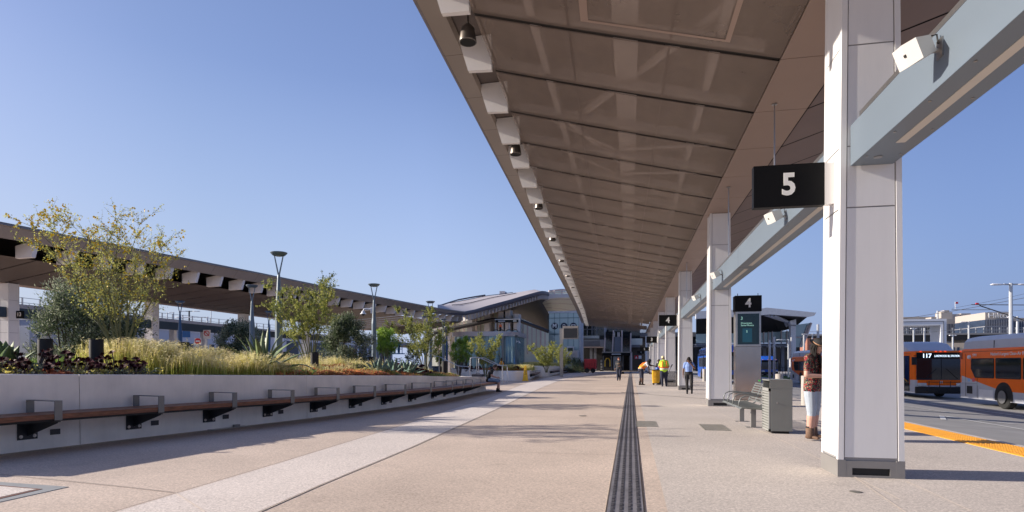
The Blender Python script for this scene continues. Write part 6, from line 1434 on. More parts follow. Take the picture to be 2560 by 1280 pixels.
text('route_number', '3', .16, tm_, FACE_Y(tx+.03, KY-.019, XZ(1860,796,KY).z), t); text('destination', 'Downtown', .085, tm_, FACE_Y(tx, KY-.019, XZ(1860,808,KY).z), t, align='LEFT'); text('destination', 'Santa Monica', .085, tm_, FACE_Y(tx, KY-.019, XZ(1860,813.5,KY).z), t, align='LEFT'); text('map_number', '5', .12, tm_, FACE_Y(XZ(1867,800,KY).x, KY-.022, XZ(1860,829,KY).z), t)
b = MB(); zz = XZ(1899,952,KY).z; b.box((kx1-.10,KY-.001,zz-.02),(kx1-.03,KY+.012,zz+.03)); b.build('green_sticker', mat('green_sticker',(.10,.75,.12),.5), t)
b = MB(); [b.tube([(x,KY+.1,kz),(x,KY+.1,kz+.09)], .012, 6) for x in (kx0+.1,kx1-.1)]; b.build('top_stud', M_black, t)
b = MB(); b.box((kx0+.03,KY+.03,0),(kx1-.03,KY+kd-.03,.035)); b.build('plinth', M_blackm, t)
# ---------------------------------------------------------------- trash bin
M_bin = mat('bin_grey', (.23,.24,.225), .45, .2, var=.05); g0 = G(1922,1084.5); g1 = G(1981,1085.5)
bx0, bx1, by0 = g0.x, g1.x, g0.y-.0; byd = .62; H = 1.05
t = thing('trash_bin', 'grey steel trash bin with louvred side and open hood in front of the metal bench', 'trash bin', ((bx0+bx1)/2, by0, 0))
b = MB(); b.box((bx0+.035,by0,.05),(bx1,by0+byd,H-.17), bev=.012); b.build('bin_body', M_bin, t)
b = MB(); b.box((bx0,by0-.001,H-.03),(bx1+.001,by0+byd+.001,H), bev=.012); b.box((bx0+.02,by0-.001,H-.175),(bx1,by0+.014,H-.025)); b.box((bx0+.02,by0+byd-.014,H-.175),(bx1,by0+byd+.001,H-.025)); b.box((bx1-.02,by0,H-.175),(bx1,by0+byd,H-.025)); b.build('hood', M_bin, t)
b = MB(); b.box((bx0+.06,by0+.02,H-.178),(bx1-.03,by0+byd-.02,H-.168)); b.build('bin_opening', M_blackm, t)
b = MB(); b.box((bx0,by0+.0,.05),(bx0+.03,by0+.03,H-.17)); b.box((bx0,by0+byd-.03,.05),(bx0+.03,by0+byd,H-.17)); b.box((bx0,by0,.05),(bx0+.03,by0+byd,.09)); b.box((bx0,by0,H-.23),(bx0+.03,by0+byd,H-.17))
z = .10
while z < H-.25: b.box((bx0+.004,by0+.03,z),(bx0+.022,by0+byd-.03,z+.032)); z += .052
b.build('louvre_side', mat('bin_light_grey',(.33,.335,.32),.45,.2), t)
b = MB(); b.box((bx0+.07,by0+.05,0),(bx1-.05,by0+byd-.05,.05)); b.build('plinth', M_blackm, t); b = MB(); b.lathe((0,0,0), [(.001,0),(.016,0),(.014,.012),(.001,.013)], 12, M=Matrix.Translation((bx0+.15,by0,.60))@Matrix.Rotation(R(90),4,'X')); b.build('lock', M_steel, t)
# ---------------------------------------------------------------- slatted steel bench (faces the plaza)
M_bs = mat('bench_grey', (.20,.215,.215), .4, .35, var=.05)
t = thing('slatted_bench', 'grey steel slatted bench with hoop armrests behind the trash bin', 'bench', (2.5,14.2,0)); ya, yb = 12.95, 15.35
prof = [(2.20,.43),(2.22,.455),(2.30,.462),(2.45,.452),(2.60,.445),(2.72,.455),(2.79,.50),(2.83,.60),(2.88,.74),(2.93,.86),(2.95,.89)]
PV_ = resample([Vector((x,0,z)) for x, z in prof], .052)
b = MB(); N = 46
for i in range(N):       # cross slats of the seat run front to back
    y = lerp(ya, yb, i/(N-1)); b.tube([(x,y,z) for x, z in prof[:6]], .012, 5)
b.build('seat_slats', M_bs, t)
b = MB()
for p_ in PV_[-8:]: b.box((p_.x-.004,ya,p_.z-.016),(p_.x+.008,yb,p_.z+.014))
b.build('back_slats', M_bs, t)
b = MB()
for y in (ya+.05, ya+.82, ya+1.6, yb-.05): b.tube([(x,y,z-.018) for x, z in prof], .016, 6)
b.tube([(2.205,ya,.44),(2.205,yb,.44)], .014, 6); b.tube([(2.955,ya,.89),(2.955,yb,.89)], .014, 6); b.build('side_frame', M_bs, t)
for y in (ya+.25, ya+1.0, ya+1.75, yb-.05):
    b = MB(); b.tube([(2.22,y,.45),(2.215,y,.55),(2.25,y,.64),(2.34,y,.685),(2.50,y,.69),(2.70,y,.665),(2.86,y,.66)], .0135, 7); b.build('arm_hoop', M_bs, t, smooth=True)
for y in (ya+.55, yb-.5):
    b = MB(); b.box((2.50,y-.05,0),(2.60,y+.05,.44)); b.box((2.40,y-.09,0),(2.70,y+.09,.012)); b.build('leg', M_base, t)
# concrete bollards along the kerb
b0 = None
for px, l in ((1948,'round concrete bollard behind the trash bin'), (2014.5,'round concrete bollard behind the man in the floral shirt'), (1761,'round concrete bollard before the blue bus, right of the third column')):
    u = (px-1280)/FP; D = 5.62/(-sa+ca*u); y = D*(ca+sa*u)
    if b0 is None:
        b0 = bollard(Vector((5.62,y,0)), .14, .96, l, mat('bollard_concrete',(.42,.39,.36),.8,var=.08), 'bollard', 'concrete bollards along the kerb', 'concrete_bollard')
    else: dup(b0, (5.62,y,0), l)
# ---------------------------------------------------------------- buses
M_or = mat('bus_orange', (.95,.165,.008), .5, .0, var=.03, spec=.2); M_sil = mat('bus_silver', (.50,.52,.58), .35, .1, var=.03); M_bbl = mat('bus_blue', (.015,.10,.50), .25, var=.03, spec=.6); M_tyre = mat('tyre', (.015,.015,.015), .85); M_rim = mat('wheel_rim', (.25,.25,.26), .4, .7)
M_bgl = mat('bus_glass', (.012,.016,.022), .05, var=.15, spec=.7); M_led = mat('led_text', (.75,.85,.9), .5, emis=((.7,.85,1),1.2)); M_hl = mat('headlight_glass', (.65,.65,.62), .1, .3); M_mk = mat('marker_red', (.8,.05,.02), .4, emis=((1,.1,.02),.6)); M_mko = mat('marker_amber', (.9,.25,.02), .4, emis=((1,.3,.05),.6))
def bus(label, x0, yf, zg, body, low, sign, L=12.2, rear_detail=False, num=None, slogan=None, lowtxt=None, fairing=None, group='buses on the bus road'):
    """front at y=yf facing -Y, left (kerb/plaza) side at x=x0"""
    Wd = 2.55; t = thing('city_bus', label, 'bus', (x0+Wd/2, yf, zg), group); x1 = x0+Wd; ye = yf+L; zz = lambda z: zg+z
    def shell(z0, z1, m, name, inset=0, crown=0):
        b = MB(); rows = []
        for y, sx_, dz in ((yf,.20,-.10),(yf+.10,.06,-.02),(yf+.35,0,0),(ye-.25,0,0),(ye-.06,.05,-.02),(ye,.14,-.08)):
            a, c = x0+inset+sx_, x1-inset-sx_; h = zz(z1)+dz*(1 if crown else 0); rows.append([(a,y,zz(z0)),(a,y,h-.16 if crown else h),(a+.07,y,h-.04 if crown else h),(a+.22,y,h),(c-.22,y,h),(c-.07,y,h-.04 if crown else h),(c,y,h-.16 if crown else h),(c,y,zz(z0))])
        b.loft(rows, 0, True)
        for r in (rows[0], rows[-1]): b.add(r, [tuple(range(8))])
        return b.build(name, m, t, smooth='auto')
    shell(1.0, 2.56, body, 'upper_body', 0, 1); shell(.30, 1.0, low, 'lower_body')
    b = MB(); rows = []                   # roof fairing
    for y, k in ((yf+.9,.0),(yf+1.5,.8),(yf+2.2,1),(ye-.9,1),(ye-.25,.92),(ye-.08,.4)):
        h = zz(2.50)+.60*k; i_ = .10+.1*(1-k); rows.append([(x0+i_,y,zz(2.45)),(x0+i_+.02,y,h-.22*k),(x0+i_+.16,y,h-.04*k),(x0+.5,y,h),(x1-.5,y,h),(x1-i_-.16,y,h-.04*k),(x1-i_-.02,y,h-.22*k),(x1-i_,y,zz(2.45))])
    b.loft(rows, 0, True); [b.add(r, [tuple(range(8))]) for r in (rows[0], rows[-1])]; b.build('roof_fairing', fairing or M_sil, t, smooth='auto')
    b = MB(); b.box((x0+.095,ye-2.6,zz(2.5)),(x0+.13,ye-2.575,zz(2.85))); b.box((x0-.004,yf+.4,zz(2.395)),(x0+.01,ye-.3,zz(2.41))); b.build('trim_line', M_blackm, t)
    # orange/silver sweep on the side
    b = MB(); ys = [ye-.28, ye-3.1, ye-4.2, yf+.5]; lo = [1.0, .78, .72, .72]
    b.add([(x0-.006, y, zz(1.02)) for y in ys]+[(x0-.006, y, zz(z)) for y, z in zip(ys[::-1], lo[::-1])], [tuple(range(8))])
    b.add([(x0-.0095, ye-.28, zz(1.32)),(x0-.0095, ye-.28, zz(1.0)),(x0-.0095, ye-3.1, zz(.78)),(x0-.0095, ye-1.7, zz(1.04))], [(0,1,2,3)], 1)
    b.build('side_paint', [body, low], t)
    # windows along the left side
    def win(y0, y1, z0=1.24, z1=2.10, slant=0):
        b = MB(); pts = [(y1-.05,z0),(y0+.05,z0),(y0,z0+.05),(y0,z1-.05),(y0+.05,z1),(y1-.05,z1),(y1,z1-.05),(y1,z0+.05+slant),(y1-.05-slant*.8,z0)] if slant else [(y1-.05,z0),(y0+.05,z0),(y0,z0+.05),(y0,z1-.05),(y0+.05,z1),(y1-.05,z1),(y1,z1-.05),(y1,z0+.05)]
        if slant: pts = pts[1:]
        b.prism([(x0-.012, y, zz(z)) for y, z in pts], (.02,0,0)); b.build('window', M_blackm, t)
        g_ = MB(); cy = sum(p[0] for p in pts)/len(pts); cz = sum(p[1] for p in pts)/len(pts); g_.prism([(x0-.016, cy+(y-cy)*.94, zz(cz+(z-cz)*.90)) for y, z in pts], (.005,0,0)); g_.build('pane', M_bgl, t)
        g_ = MB(); g_.box((x0-.018, y0+.06, zz(z1-.30)), (x0-.014, y1-.06, zz(z1-.285))); g_.build('window_bar', M_blackm, t)
    y = ye-1.05; win(y-1.75, y, slant=.34); y -= 1.84
    while y-1.7 > yf+3.0: win(y-1.7, y); y -= 1.79
    b = MB(); b.box((x0-.014, yf+.55, zz(.38)), (x0+.01, yf+1.75, zz(2.30))); dr = b.build('door', M_bgl, t)
    b = MB(); [b.box((x0-.02, yy, zz(.38)), (x0-.012, yy+.05, zz(2.30))) for yy in (yf+.55, yf+1.12, yf+1.70)]; b.tube([(x0-.03,yf+.8,zz(.9)),(x0-.03,yf+1.6,zz(1.25))], .02, 6, 1); b.build('door_frame', [M_blackm, M_yel], t)
    # wheels
    for yc in (ye-3.45, yf+2.75):
        b = MB(); b.prism([(x0-.011, yc+.62*math.cos(a), zz(.48)+.62*math.sin(a)) for a in np.linspace(-.25, math.pi+.25, 18)], (.02,0,0)); b.build('wheel_arch', M_blackm, t)
        for xx in (x0-.02, x1-.28):
            b = MB(); b.lathe((0,0,0), [(.26,0),(.46,.0),(.49,.04),(.49,.26),(.46,.30),(.26,.30)], 28, M=Matrix.Translation((xx,yc,zz(.49)))@Matrix.Rotation(R(90),4,'Y')); wb = b.build('wheel', M_tyre, t, smooth='auto')
            b = MB(); b.lathe((0,0,0), [(.001,.05),(.10,.03),(.12,.08),(.24,.06),(.27,.02)], 20, M=Matrix.Translation((xx-.075,yc,zz(.49)))@Matrix.Rotation(R(90),4,'Y')); rb = b.build('rim', M_rim, t); 
    if rear_detail:
        b = MB(); b.box((x0-.012, ye-1.15, zz(.52)), (x0+.01, ye-.72, zz(.86))); b.build('vent_grille', M_blackm, t)
        b = MB(); b.box((x0-.011, ye-2.72, zz(.33)), (x0+.01, ye-1.7, zz(.74))); b.build('side_hatch', M_cam, t)
        b = MB(); b.box((x0-.01, ye-1.55, zz(.34)), (x0-.004, ye-1.535, zz(1.24))); b.box((x0-.01, ye-.62, zz(.4)), (x0-.004, ye-.605, zz(2.3))); b.box((x0-.01, ye-.6, zz(.98)),(x0-.004, ye-1.5, zz(.99))); b.build('panel_seam', M_blackm, t)
        b = MB(); b.box((x0-.012, ye-.34, zz(2.08)), (x0+.01, ye-.12, zz(2.36))); b.build('rear_grille', mat('orange_dark',(.30,.06,.02),.5), t)
        b = MB(); b.lathe((0,0,0), [(.001,0),(.09,0),(.08,.08),(.001,.10)], 14, M=Matrix.Translation((x0-.01,ye-.98,zz(2.16)))@Matrix.Rotation(R(-90),4,'Y')); b.build('side_camera', M_cam, t)
        b = MB(); b.box((x0-.014, ye-.98, zz(1.06)), (x0-.006, ye-.80, zz(1.20))); b.build('blue_decal', mat('decal_blue',(.25,.45,.75),.5), t); b = MB(); b.box((x0-.014, ye-1.36, zz(1.06)), (x0-.006, ye-1.16, zz(1.22))); b.build('red_decal', mat('decal_red',(.75,.12,.15),.5), t)
        b = MB(); b.box((x0-.012, ye-5.2, zz(.40)), (x0+.01, ye-5.0, zz(.56))); b.build('reflector', M_blackm, t)
    if num: text('fleet_number', num, .17, M_text, FACE_X(x0-.012, ye-1.35, zz(2.24)), t)
    if slogan: text('slogan', slogan, .19, M_text, FACE_X(x0-.012, ye-2.55, zz(2.27)), t, align='LEFT')
    # front
    b = MB(); b.box((x0+.10, yf-.03, zz(1.00)), (x1-.10, yf+.02, zz(2.13)), bev=.01); b.build('windshield', M_bgl, t)
    b = MB(); b.box((x0+.10, yf-.035, zz(2.135)), (x1-.10, yf+.02, zz(2.46)), bev=.01); b.build('destination_sign', M_black, t)
    b = MB(); b.box(((x0+x1)/2-.02, yf-.036, zz(1.05)), ((x0+x1)/2+.02, yf-.02, zz(2.10))); b.tube([(x0+.5,yf-.05,zz(1.06)),(x0+1.05,yf-.05,zz(1.6))], .012, 5); b.tube([(x1-.5,yf-.05,zz(1.06)),(x1-1.05,yf-.05,zz(1.6))], .012, 5); b.build('wiper', M_blackm, t)
    b = MB(); b.box((x0+.16, yf-.02, zz(.72)), (x1-.16, yf+.05, zz(1.01)), bev=.01); b.build('front_panel', body, t)
    b = MB(); b.box((x0+.06, yf-.10, zz(.28)), (x1-.06, yf+.10, zz(.64)), bev=.02); b.build('bumper', M_blackm, t)
    for sg, xx in ((-1, x0+.36), (1, x1-.36)):
        b = MB(); b.box((xx-.22, yf-.045, zz(.66)), (xx+.22, yf+.0, zz(.84)), bev=.03); b.build('headlight', M_hl, t)
        b = MB(); b.tube([(xx+sg*.25,yf+.1,zz(2.3)),(xx+sg*.48,yf-.25,zz(2.28))], .02, 6); b.box((xx+sg*.48-.11,yf-.30,zz(1.80)),(xx+sg*.48+.11,yf-.22,zz(2.22)),bev=.02); b.build('wing_mirror', M_blackm, t)
    b = MB(); [b.box(((x0+x1)/2+d-.04, yf+.02, zz(2.50)), ((x0+x1)/2+d+.04, yf+.10, zz(2.545))) for d in (-.95,-.22,0,.22,.95)]; b.build('marker_light', M_mk if body is M_or else M_mko, t)
    b = MB()                              # bike rack
    for d in (-.75,-.25,.25,.75): b.tube([((x0+x1)/2+d,yf-.12,zz(.35)),((x0+x1)/2+d,yf-.38,zz(.42)),((x0+x1)/2+d,yf-.42,zz(.95))], .018, 5)
    b.tube([(x0+.35,yf-.38,zz(.42)),(x1-.35,yf-.38,zz(.42))], .02, 5); b.tube([(x0+.4,yf-.42,zz(.9)),(x1-.4,yf-.42,zz(.9))], .016, 5); b.build('bike_rack', M_blackm, t)
    sx_ = (x0+x1)/2
    if sign:
        text('route_number', sign[0], .30, M_led, FACE_Y(x0+.58 if len(sign[0]) > 1 else x0+.45, yf-.04, zz(2.28)), t, bold=.02)
        if len(sign) > 1: text('destination', sign[1], .15, M_led, FACE_Y(x0+.94, yf-.04, zz(2.27)), t, align='LEFT', sx=.70)
    if lowtxt: text('fleet_number', lowtxt, .20, M_led, FACE_Y(x0+.55, yf-.036, zz(1.22)), t)
    else: text('front_letter', 'M', .17, M_text, FACE_Y(sx_, yf-.025, zz(.88)), t, bold=.03)
    return t
bus('orange and silver bus nearest the camera, cut by the right edge, seen from the side', 15.0, 31.5-12.2, -.5, M_or, M_sil, None, rear_detail=True, num='5991', slogan="Nation's Largest Clean-Air Fleet")
bus('orange bus facing the camera with route 117 sign, behind the nearest bus', 14.85, 35.6, -.5, M_or, M_sil, ('117', 'LAKEWOOD BL STATION'))
bus('orange bus far back, seen between the kiosk and the nearest column', 15.3, 50.4, -.5, M_or, M_sil, None, rear_detail=True, num='3894')
bus('blue bus with number 803 parked behind the third column', 5.72+.8, 50.0, -.15, M_bbl, M_bbl, ('3',), lowtxt='803', fairing=M_bbl, group=None)
bus('small looking dark blue bus far away right of the kiosk', 19.4, 97, -.5, M_bbl, M_bbl, None, fairing=M_bbl, group=None)
# ================================================================ surroundings
M_bw = mat('pale_building_wall', (.56,.60,.68), .7, var=.04, scale=.1); M_bg2 = mat('beige_building_wall', (.42,.38,.34), .7, var=.05, scale=.05); M_win = mat('far_dark_window', (.03,.045,.08), .25, var=.3, scale=.2)
M_via = mat('viaduct_concrete', (.30,.29,.28), .8, var=.08, scale=.1); M_viad = mat('viaduct_girder', (.05,.045,.042), .8); M_rail = mat('viaduct_fence', (.38,.39,.40), .5, .4); M_pole = mat('galvanised_pole', (.50,.52,.54), .45, .4)
def block(name, label, lo, hi, wall, cat='building', win=None, cornice=0, group=None, face='-y', wz=None):
    t = thing(name, label, cat, ((lo[0]+hi[0])/2, lo[1], lo[2]), group)
    b = MB(); b.box(lo, hi); b.build('wall', wall, t)
    if cornice: b = MB(); b.box((lo[0]-.2,lo[1]-.2,hi[2]-cornice),(hi[0]+.2,hi[1]+.2,hi[2]+.15)); b.build('cornice', M_bg2, t)
    return t
# left side: long low buildings beyond the far canopy
def left_block(label, y0, y1, h, X=-62, wins=True, m=None, dark=.5, step=2.4):
    t = block('low_building', label, (X-12, y0, -.5), (X, y1, h), m or M_bw, group='low pale buildings beyond the far canopy')
    if wins:
        y = y0+1
        while y < y1-1.5: b = MB(); b.box((X-.02,y,.9),(X+.05,y+step*dark,h-1.6)); b.build('window', M_win, t); y += step
    b = MB(); b.box((X-12.1,y0-.1,h),(X+.15,y1+.1,h+.25)); b.build('parapet', M_cam, t); return t
left_block('tall pale block at the far left behind the number 13 column', 36, 50.5, 7.3, wins=False)
left_block('low white building behind the olive shrubs, with pale wall', 52, 66.2, 6.0, dark=.35, step=4)
left_block('long white building with dark upright windows behind the stop sign', 67.5, 96, 5.9, dark=.45, step=2.2)
left_block('white building with a blue window band behind the camera lamp post', 99, 150, 7.2, dark=.8, step=5)
t = thing('shade_canopy', 'flat grey canopy on thin white posts behind the number 13 column', 'canopy roof', (-53,41,5.7)); b = MB(); b.box((-58,38,5.75),(-48,66,6.15)); b.build('roof', mat('pale_grey_roof',(.33,.34,.36),.6), t)
for y in (44,48.5,53,59,64): b = MB(); b.box((-51.2,y,0),(-50.6,y+.5,5.8)); b.build('post', M_cam, t)
t = thing('viaduct', 'long concrete viaduct with railings beyond the white buildings at the left', 'viaduct', (-104,70,0)); b = MB(); b.box((-112,20,9.6),(-98,320,10.9)); b.build('deck', M_via, t)
b = MB(); y = 30
while y < 300: b.box((-98.2,y,10.9),(-98,y+.18,12.3)); y += 3
for z in (11.4,12.2): b.box((-98.15,20,z),(-98.05,320,z+.08))
b.build('railing', M_rail, t)
for y in (60,90,120,150,185): b = MB(); b.box((-106,y,-.5),(-103,y+3,9.7)); b.build('pier', M_via, t)
def pole(name, label, px, D, py, arms=(), r=.07, group='distant street lights', m=None, z0=-.5, al=1.6):
    q = W(px, 900, D); H = W(px, py, D).z; t = thing(name, label, 'street light', (q.x,q.y,z0), group); b = MB(); b.tube([(q.x,q.y,z0),(q.x,q.y,H)], [r*1.2,r], 8); b.build('pole', m or M_pole, t)
    v = Vector((ca,sa,0))
    for s_ in arms:
        b = MB(); p = Vector((q.x,q.y,H-.1)); b.tube([p, p+v*s_*al*.35+Vector((0,0,.02))], r*.55, 6); b.build('arm', m or M_pole, t)
        b = MB(); b.tube([p+v*s_*al*.3, p+v*s_*al*.5, p+v*s_*al*.9, p+v*s_*al], [r*.6,r*1.2,r*1.4,r*.5], 8, flat=.45); b.build('lamp_head', M_cam, t, smooth=True)
    return t
pole('street_light', 'thin street light beyond the viaduct left of the blue lamp post', 418, 140, 782, (), .12); pole('street_light', 'thin street light beyond the viaduct just right of the first one', 434, 140, 780, (-1,), .12, al=1.2)
pole('utility_pole', 'brown utility pole with crossarm right of the blue lamp post', 473, 120, 777, (-1,1), .14, al=2.2, m=M_viad, group=None); pole('street_light', 'curved arm street light above the viaduct', 519, 110, 792, (-1,), .14, al=6); pole('street_light', 'very thin mast between the middle lamp posts', 528, 140, 776, (), .08)
# traffic signs at the left
M_red = mat('sign_red', (.62,.02,.03), .4); M_sgw = mat('sign_white', (.75,.75,.75), .5); M_sgb = mat('sign_blue', (.03,.16,.45), .5)
def tsign(label, px, py, D, kind, w_=.62):
    q = W(px, py, D); t = thing('traffic_sign', label, 'traffic sign', (q.x,q.y,0), 'traffic signs on the left'); b = MB(); b.tube([(q.x,q.y+.05,-.4),(q.x,q.y+.05,q.z+w_*.4)], .04, 6); b.build('post', M_pole, t)
    Mx = Matrix.Translation(q) @ Matrix.Rotation(R(14),4,'Z')
    b = MB(); h_ = w_*(.5 if kind != 'no' else .62); b.box((-w_/2,-.01,-h_),(w_/2,.01,h_),M=Mx); b.build('plate', M_sgb if kind == 'blue' else M_sgw, t)
    if kind == 'stop': b = MB(); b.lathe((0,0,0), [(.001,0),(w_*.47,0),(w_*.47,.02),(.001,.02)], 8, M=Mx@Matrix.Translation((0,-.02,0))@Matrix.Rotation(R(90),4,'X')@Matrix.Rotation(R(22.5),4,'Z')); b.build('red_disc', M_red, t); b = MB(); b.box((-w_*.3,-.05,-.06),(w_*.3,-.043,.06),M=Mx); b.build('white_bar', M_sgw, t)
    if kind == 'no': b = MB(); b.tube([Mx@Vector((w_*.34*math.cos(a),-.03,.08+w_*.34*math.sin(a))) for a in np.linspace(0,2*math.pi,17)], .03, 5); b.tube([Mx@Vector((-.2,-.03,.28)), Mx@Vector((.2,-.03,-.12))], .03, 5); b.build('red_ring', M_red, t)
tsign('red stop sign on a white board above the golden grass', 495, 853, 45, 'stop', .5); tsign('white sign with red ring above the stop sign', 517, 836, 50, 'no', .6); tsign('small blue sign left of the stop sign', 466, 834, 55, 'blue', .7)
# scissor lift with worker
q = W(995, 905, 72); t = thing('scissor_lift', 'blue scissor lift platform left of the third flowering tree', 'scissor lift', (q.x,q.y,0)); zb_ = W(995,883,72).z; zt_ = W(995,868,72).z; M_jl = mat('lift_blue', (.03,.20,.50), .5)
b = MB(); [b.tube([(q.x-.5,q.y,.7+k*.28),(q.x+.5,q.y,.98+k*.28)], .04, 4) for k in range(5)]; [b.tube([(q.x+.5,q.y,.7+k*.28),(q.x-.5,q.y,.98+k*.28)], .04, 4) for k in range(5)]; b.build('scissor_arms', M_viad, t)
b = MB(); b.box((q.x-.7,q.y-.4,.25),(q.x+.7,q.y+.4,.75)); [b.box((q.x+x-.12,q.y-.45,0),(q.x+x+.12,q.y+.45,.3)) for x in (-.5,.5)]; b.build('chassis', mat('lift_grey',(.35,.36,.38),.5), t)
b = MB(); b.box((q.x-.7,q.y-.4,zb_-.12),(q.x+.7,q.y+.4,zb_)); [b.box((q.x+x-.03,q.y-.4,zb_),(q.x+x+.03,q.y-.34,zb_+1.0)) for x in (-.67,-.2,.25,.67)]; [b.box((q.x-.7,q.y-.4,zb_+z),(q.x+.7,q.y-.35,zb_+z+.07)) for z in (.45,.95)]; b.build('platform', M_jl, t)
far('worker with orange helmet standing on the blue scissor lift', 997, 0, 180, bodyc(C_blj, C_nvy), D=72.3, z=zb_, sc_=.92, hat=cmat('helmet_orange', (.9,.16,.03)))
q = W(1088.5, 905, 60); t = thing('trash_bin', 'dark grey square bin behind the sloping handrail', 'trash bin', (q.x,q.y,0)); b = MB(); b.box((q.x-.30,q.y-.3,.05),(q.x+.30,q.y+.3,1.15),bev=.04); b.build('bin_body', M_beamd, t); b = MB(); b.box((q.x+.02,q.y-.31,.95),(q.x+.24,q.y-.29,1.08)); b.build('bin_opening', M_blackm, t)
far('tiny worker in orange by the escalator loops above the pavilion', 1251, 0, 150, bodyc(C_org, C_blk), D=84.5, z=W(1251,836,84.5).z, sc_=.92)
# far plaza clutter before the entrance
M_mred = mat('machine_red', (.55,.025,.03), .4, var=.1)
p, q = XZ(1460,921,92), XZ(1490,897,92); t = thing('red_trailer', 'red generator trailer in front of the dark station wing', 'generator trailer', ((p.x+q.x)/2,92,0)); b = MB(); b.box((p.x,92,.55),(q.x,95,q.z),bev=.18); b.build('housing', M_mred, t)
b = MB(); [b.box((lerp(p.x,q.x,k/5)+.1,91.97,1.0),(lerp(p.x,q.x,k/5)+.14,92.0,1.5)) for k in range(5)]; b.box((p.x+.2,91.97,.75),(q.x-.2,92.0,.80)); b.build('panel_seam', M_blackm, t)
for x in (p.x+.45, q.x-.45): b = MB(); b.lathe((0,0,0), [(.001,0),(.36,0),(.36,.2),(.001,.2)], 16, M=Matrix.Translation((x,92.1,.36))@Matrix.Rotation(R(90),4,'X')); b.build('wheel', M_tyre, t)
M_cone = mat('cone_orange', (.85,.14,.02), .5); c0 = None
for px, py, l in ((1463,926,'orange traffic cone left of the far worker in orange'),(1501.5,926.5,'orange traffic cone left of the black lettered board')):
    g = G(px, py)
    if c0 is None:
        c0 = thing('traffic_cone', l, 'traffic cone', (g.x,g.y,0), 'orange traffic cones by the entrance'); b = MB(); b.lathe((0,0,0), [(.14,.03),(.10,.25),(.06,.55),(.03,.72)], 12); b.build('cone', M_cone, c0, world=False); b = MB(); b.box((-.19,-.19,0),(.19,.19,.035)); b.build('base', M_cone, c0, world=False); b = MB(); b.lathe((0,0,0), [(.112,.26),(.085,.42)], 12); b.build('reflective_band', M_sgw, c0, world=False)
    else: dup(c0, (g.x,g.y,0), l)
for px, l in ((1518,'yellow folding floor sign in the doorway of the black entrance'),(1522.5,'second yellow floor sign close to the worker in lime')):
    g = G(px, 926); t = thing('floor_sign', l, 'floor sign', g, 'yellow floor signs at the entrance'); b = MB(); b.prism([g+Vector((-.16,-.2,0)),g+Vector((.16,-.2,0)),g+Vector((.11,0,1.15)),g+Vector((-.11,0,1.15))], (0,.02,0)); b.prism([g+Vector((-.16,.25,0)),g+Vector((.16,.25,0)),g+Vector((.11,.03,1.15)),g+Vector((-.11,.03,1.15))], (0,.02,0)); b.build('board', M_ws, t)
p, q = XZ(1500,925,110), XZ(1509.5,897,110); t = thing('notice_board', 'black board with rows of white lettering beside the entrance', 'notice board', ((p.x+q.x)/2,110,0)); b = MB(); b.box((p.x,110,.05),(q.x,110.15,q.z)); b.build('board', M_black, t)
for k in range(7): b = MB(); z = lerp(.4, q.z-.25, k/6); b.box((p.x+.07,109.97,z-.04),(p.x+.07+(q.x-p.x)*(.55+.3*(k % 2)),110,z+.04)); b.build('lettering', M_text, t)
p = XZ(1519,912,107); t = thing('yellow_arch', 'yellow rounded arch frame inside the black entrance', 'arch frame', (p.x,107,0)); b = MB(); b.tube([(p.x-.45,107,.9),(p.x-.42,107,1.9),(p.x-.2,107,2.35),(p.x+.2,107,2.35),(p.x+.42,107,1.9),(p.x+.45,107,.9)], .11, 6); b.build('frame', M_ws, t)
for i, (px, l) in enumerate(((1443,'dark loaded utility cart by the far planter'),(1450,'second dark utility cart nearer the station wing'),(1457,'dark cart close to the red trailer'))):
    g = G(px, 925); t = thing('utility_cart', l, 'cart', g, 'dark carts beside the far planter'); b = MB(); b.box((g.x-.35,g.y-.3,.3),(g.x+.35,g.y+.3,.9),bev=.08); b.tube([(g.x-.3,g.y,.9),(g.x-.35,g.y,1.3),(g.x+.1,g.y,1.3)], .04, 5); b.box((g.x-.1,g.y-.25,.9),(g.x+.3,g.y+.2,1.2+.1*i),bev=.06); b.build('body', M_blackm, t)
    for x in (-.22,.22): b = MB(); b.lathe((0,0,0), [(.001,0),(.2,0),(.2,.08),(.001,.08)], 12, M=Matrix.Translation((g.x+x,g.y-.2,.2))@Matrix.Rotation(R(90),4,'X')); b.build('wheel', M_tyre, t)
t = thing('hanging_display', 'pale hanging box with a green lit screen below the lift tower', 'display screen', XZ(1431,875,96)); p, q = XZ(1417,883,96), XZ(1434.5,866,96); b = MB(); b.box((p.x,96,p.z),(q.x,96.6,q.z),bev=.05); b.build('housing', M_cam, t); p, q = XZ(1419.5,878,95.9), XZ(1432,869.5,95.9); b = MB(); b.box((p.x,95.9,p.z),(q.x,95.99,q.z)); b.build('screen', mat('dark_green_screen',(.02,.04,.035),.3), t); b = MB(); b.box((p.x+.5,96.2,0),(p.x+.65,96.35,p.z)); b.build('post', M_pole, t)
p, q = XZ(1414,894,98), XZ(1445,876,98); b = MB(); b.box((p.x,97.6,p.z),(q.x,99.8,q.z)); tag(b.build('ticket_kiosk_wall', M_cam), 'white low wall panel at the foot of the lift tower', 'wall')
p = XZ(1593,893,108); t = thing('info_sign', 'small red and white lit triangle sign below the number 1 sign', 'sign', p); b = MB(); b.box((p.x-.5,108,p.z-.3),(p.x+.2,108.1,p.z+.3)); b.build('red_plate', M_red, t); b = MB(); b.prism([(p.x-.35,107.98,p.z-.2),(p.x+.05,107.98,p.z-.2),(p.x-.15,107.98,p.z+.2)], (0,.02,0)); b.build('triangle', M_sgw, t); b = MB(); b.box((p.x+.25,108,p.z-.28),(p.x+.75,108.1,p.z+.28)); b.build('blue_plate', M_sgw, t)
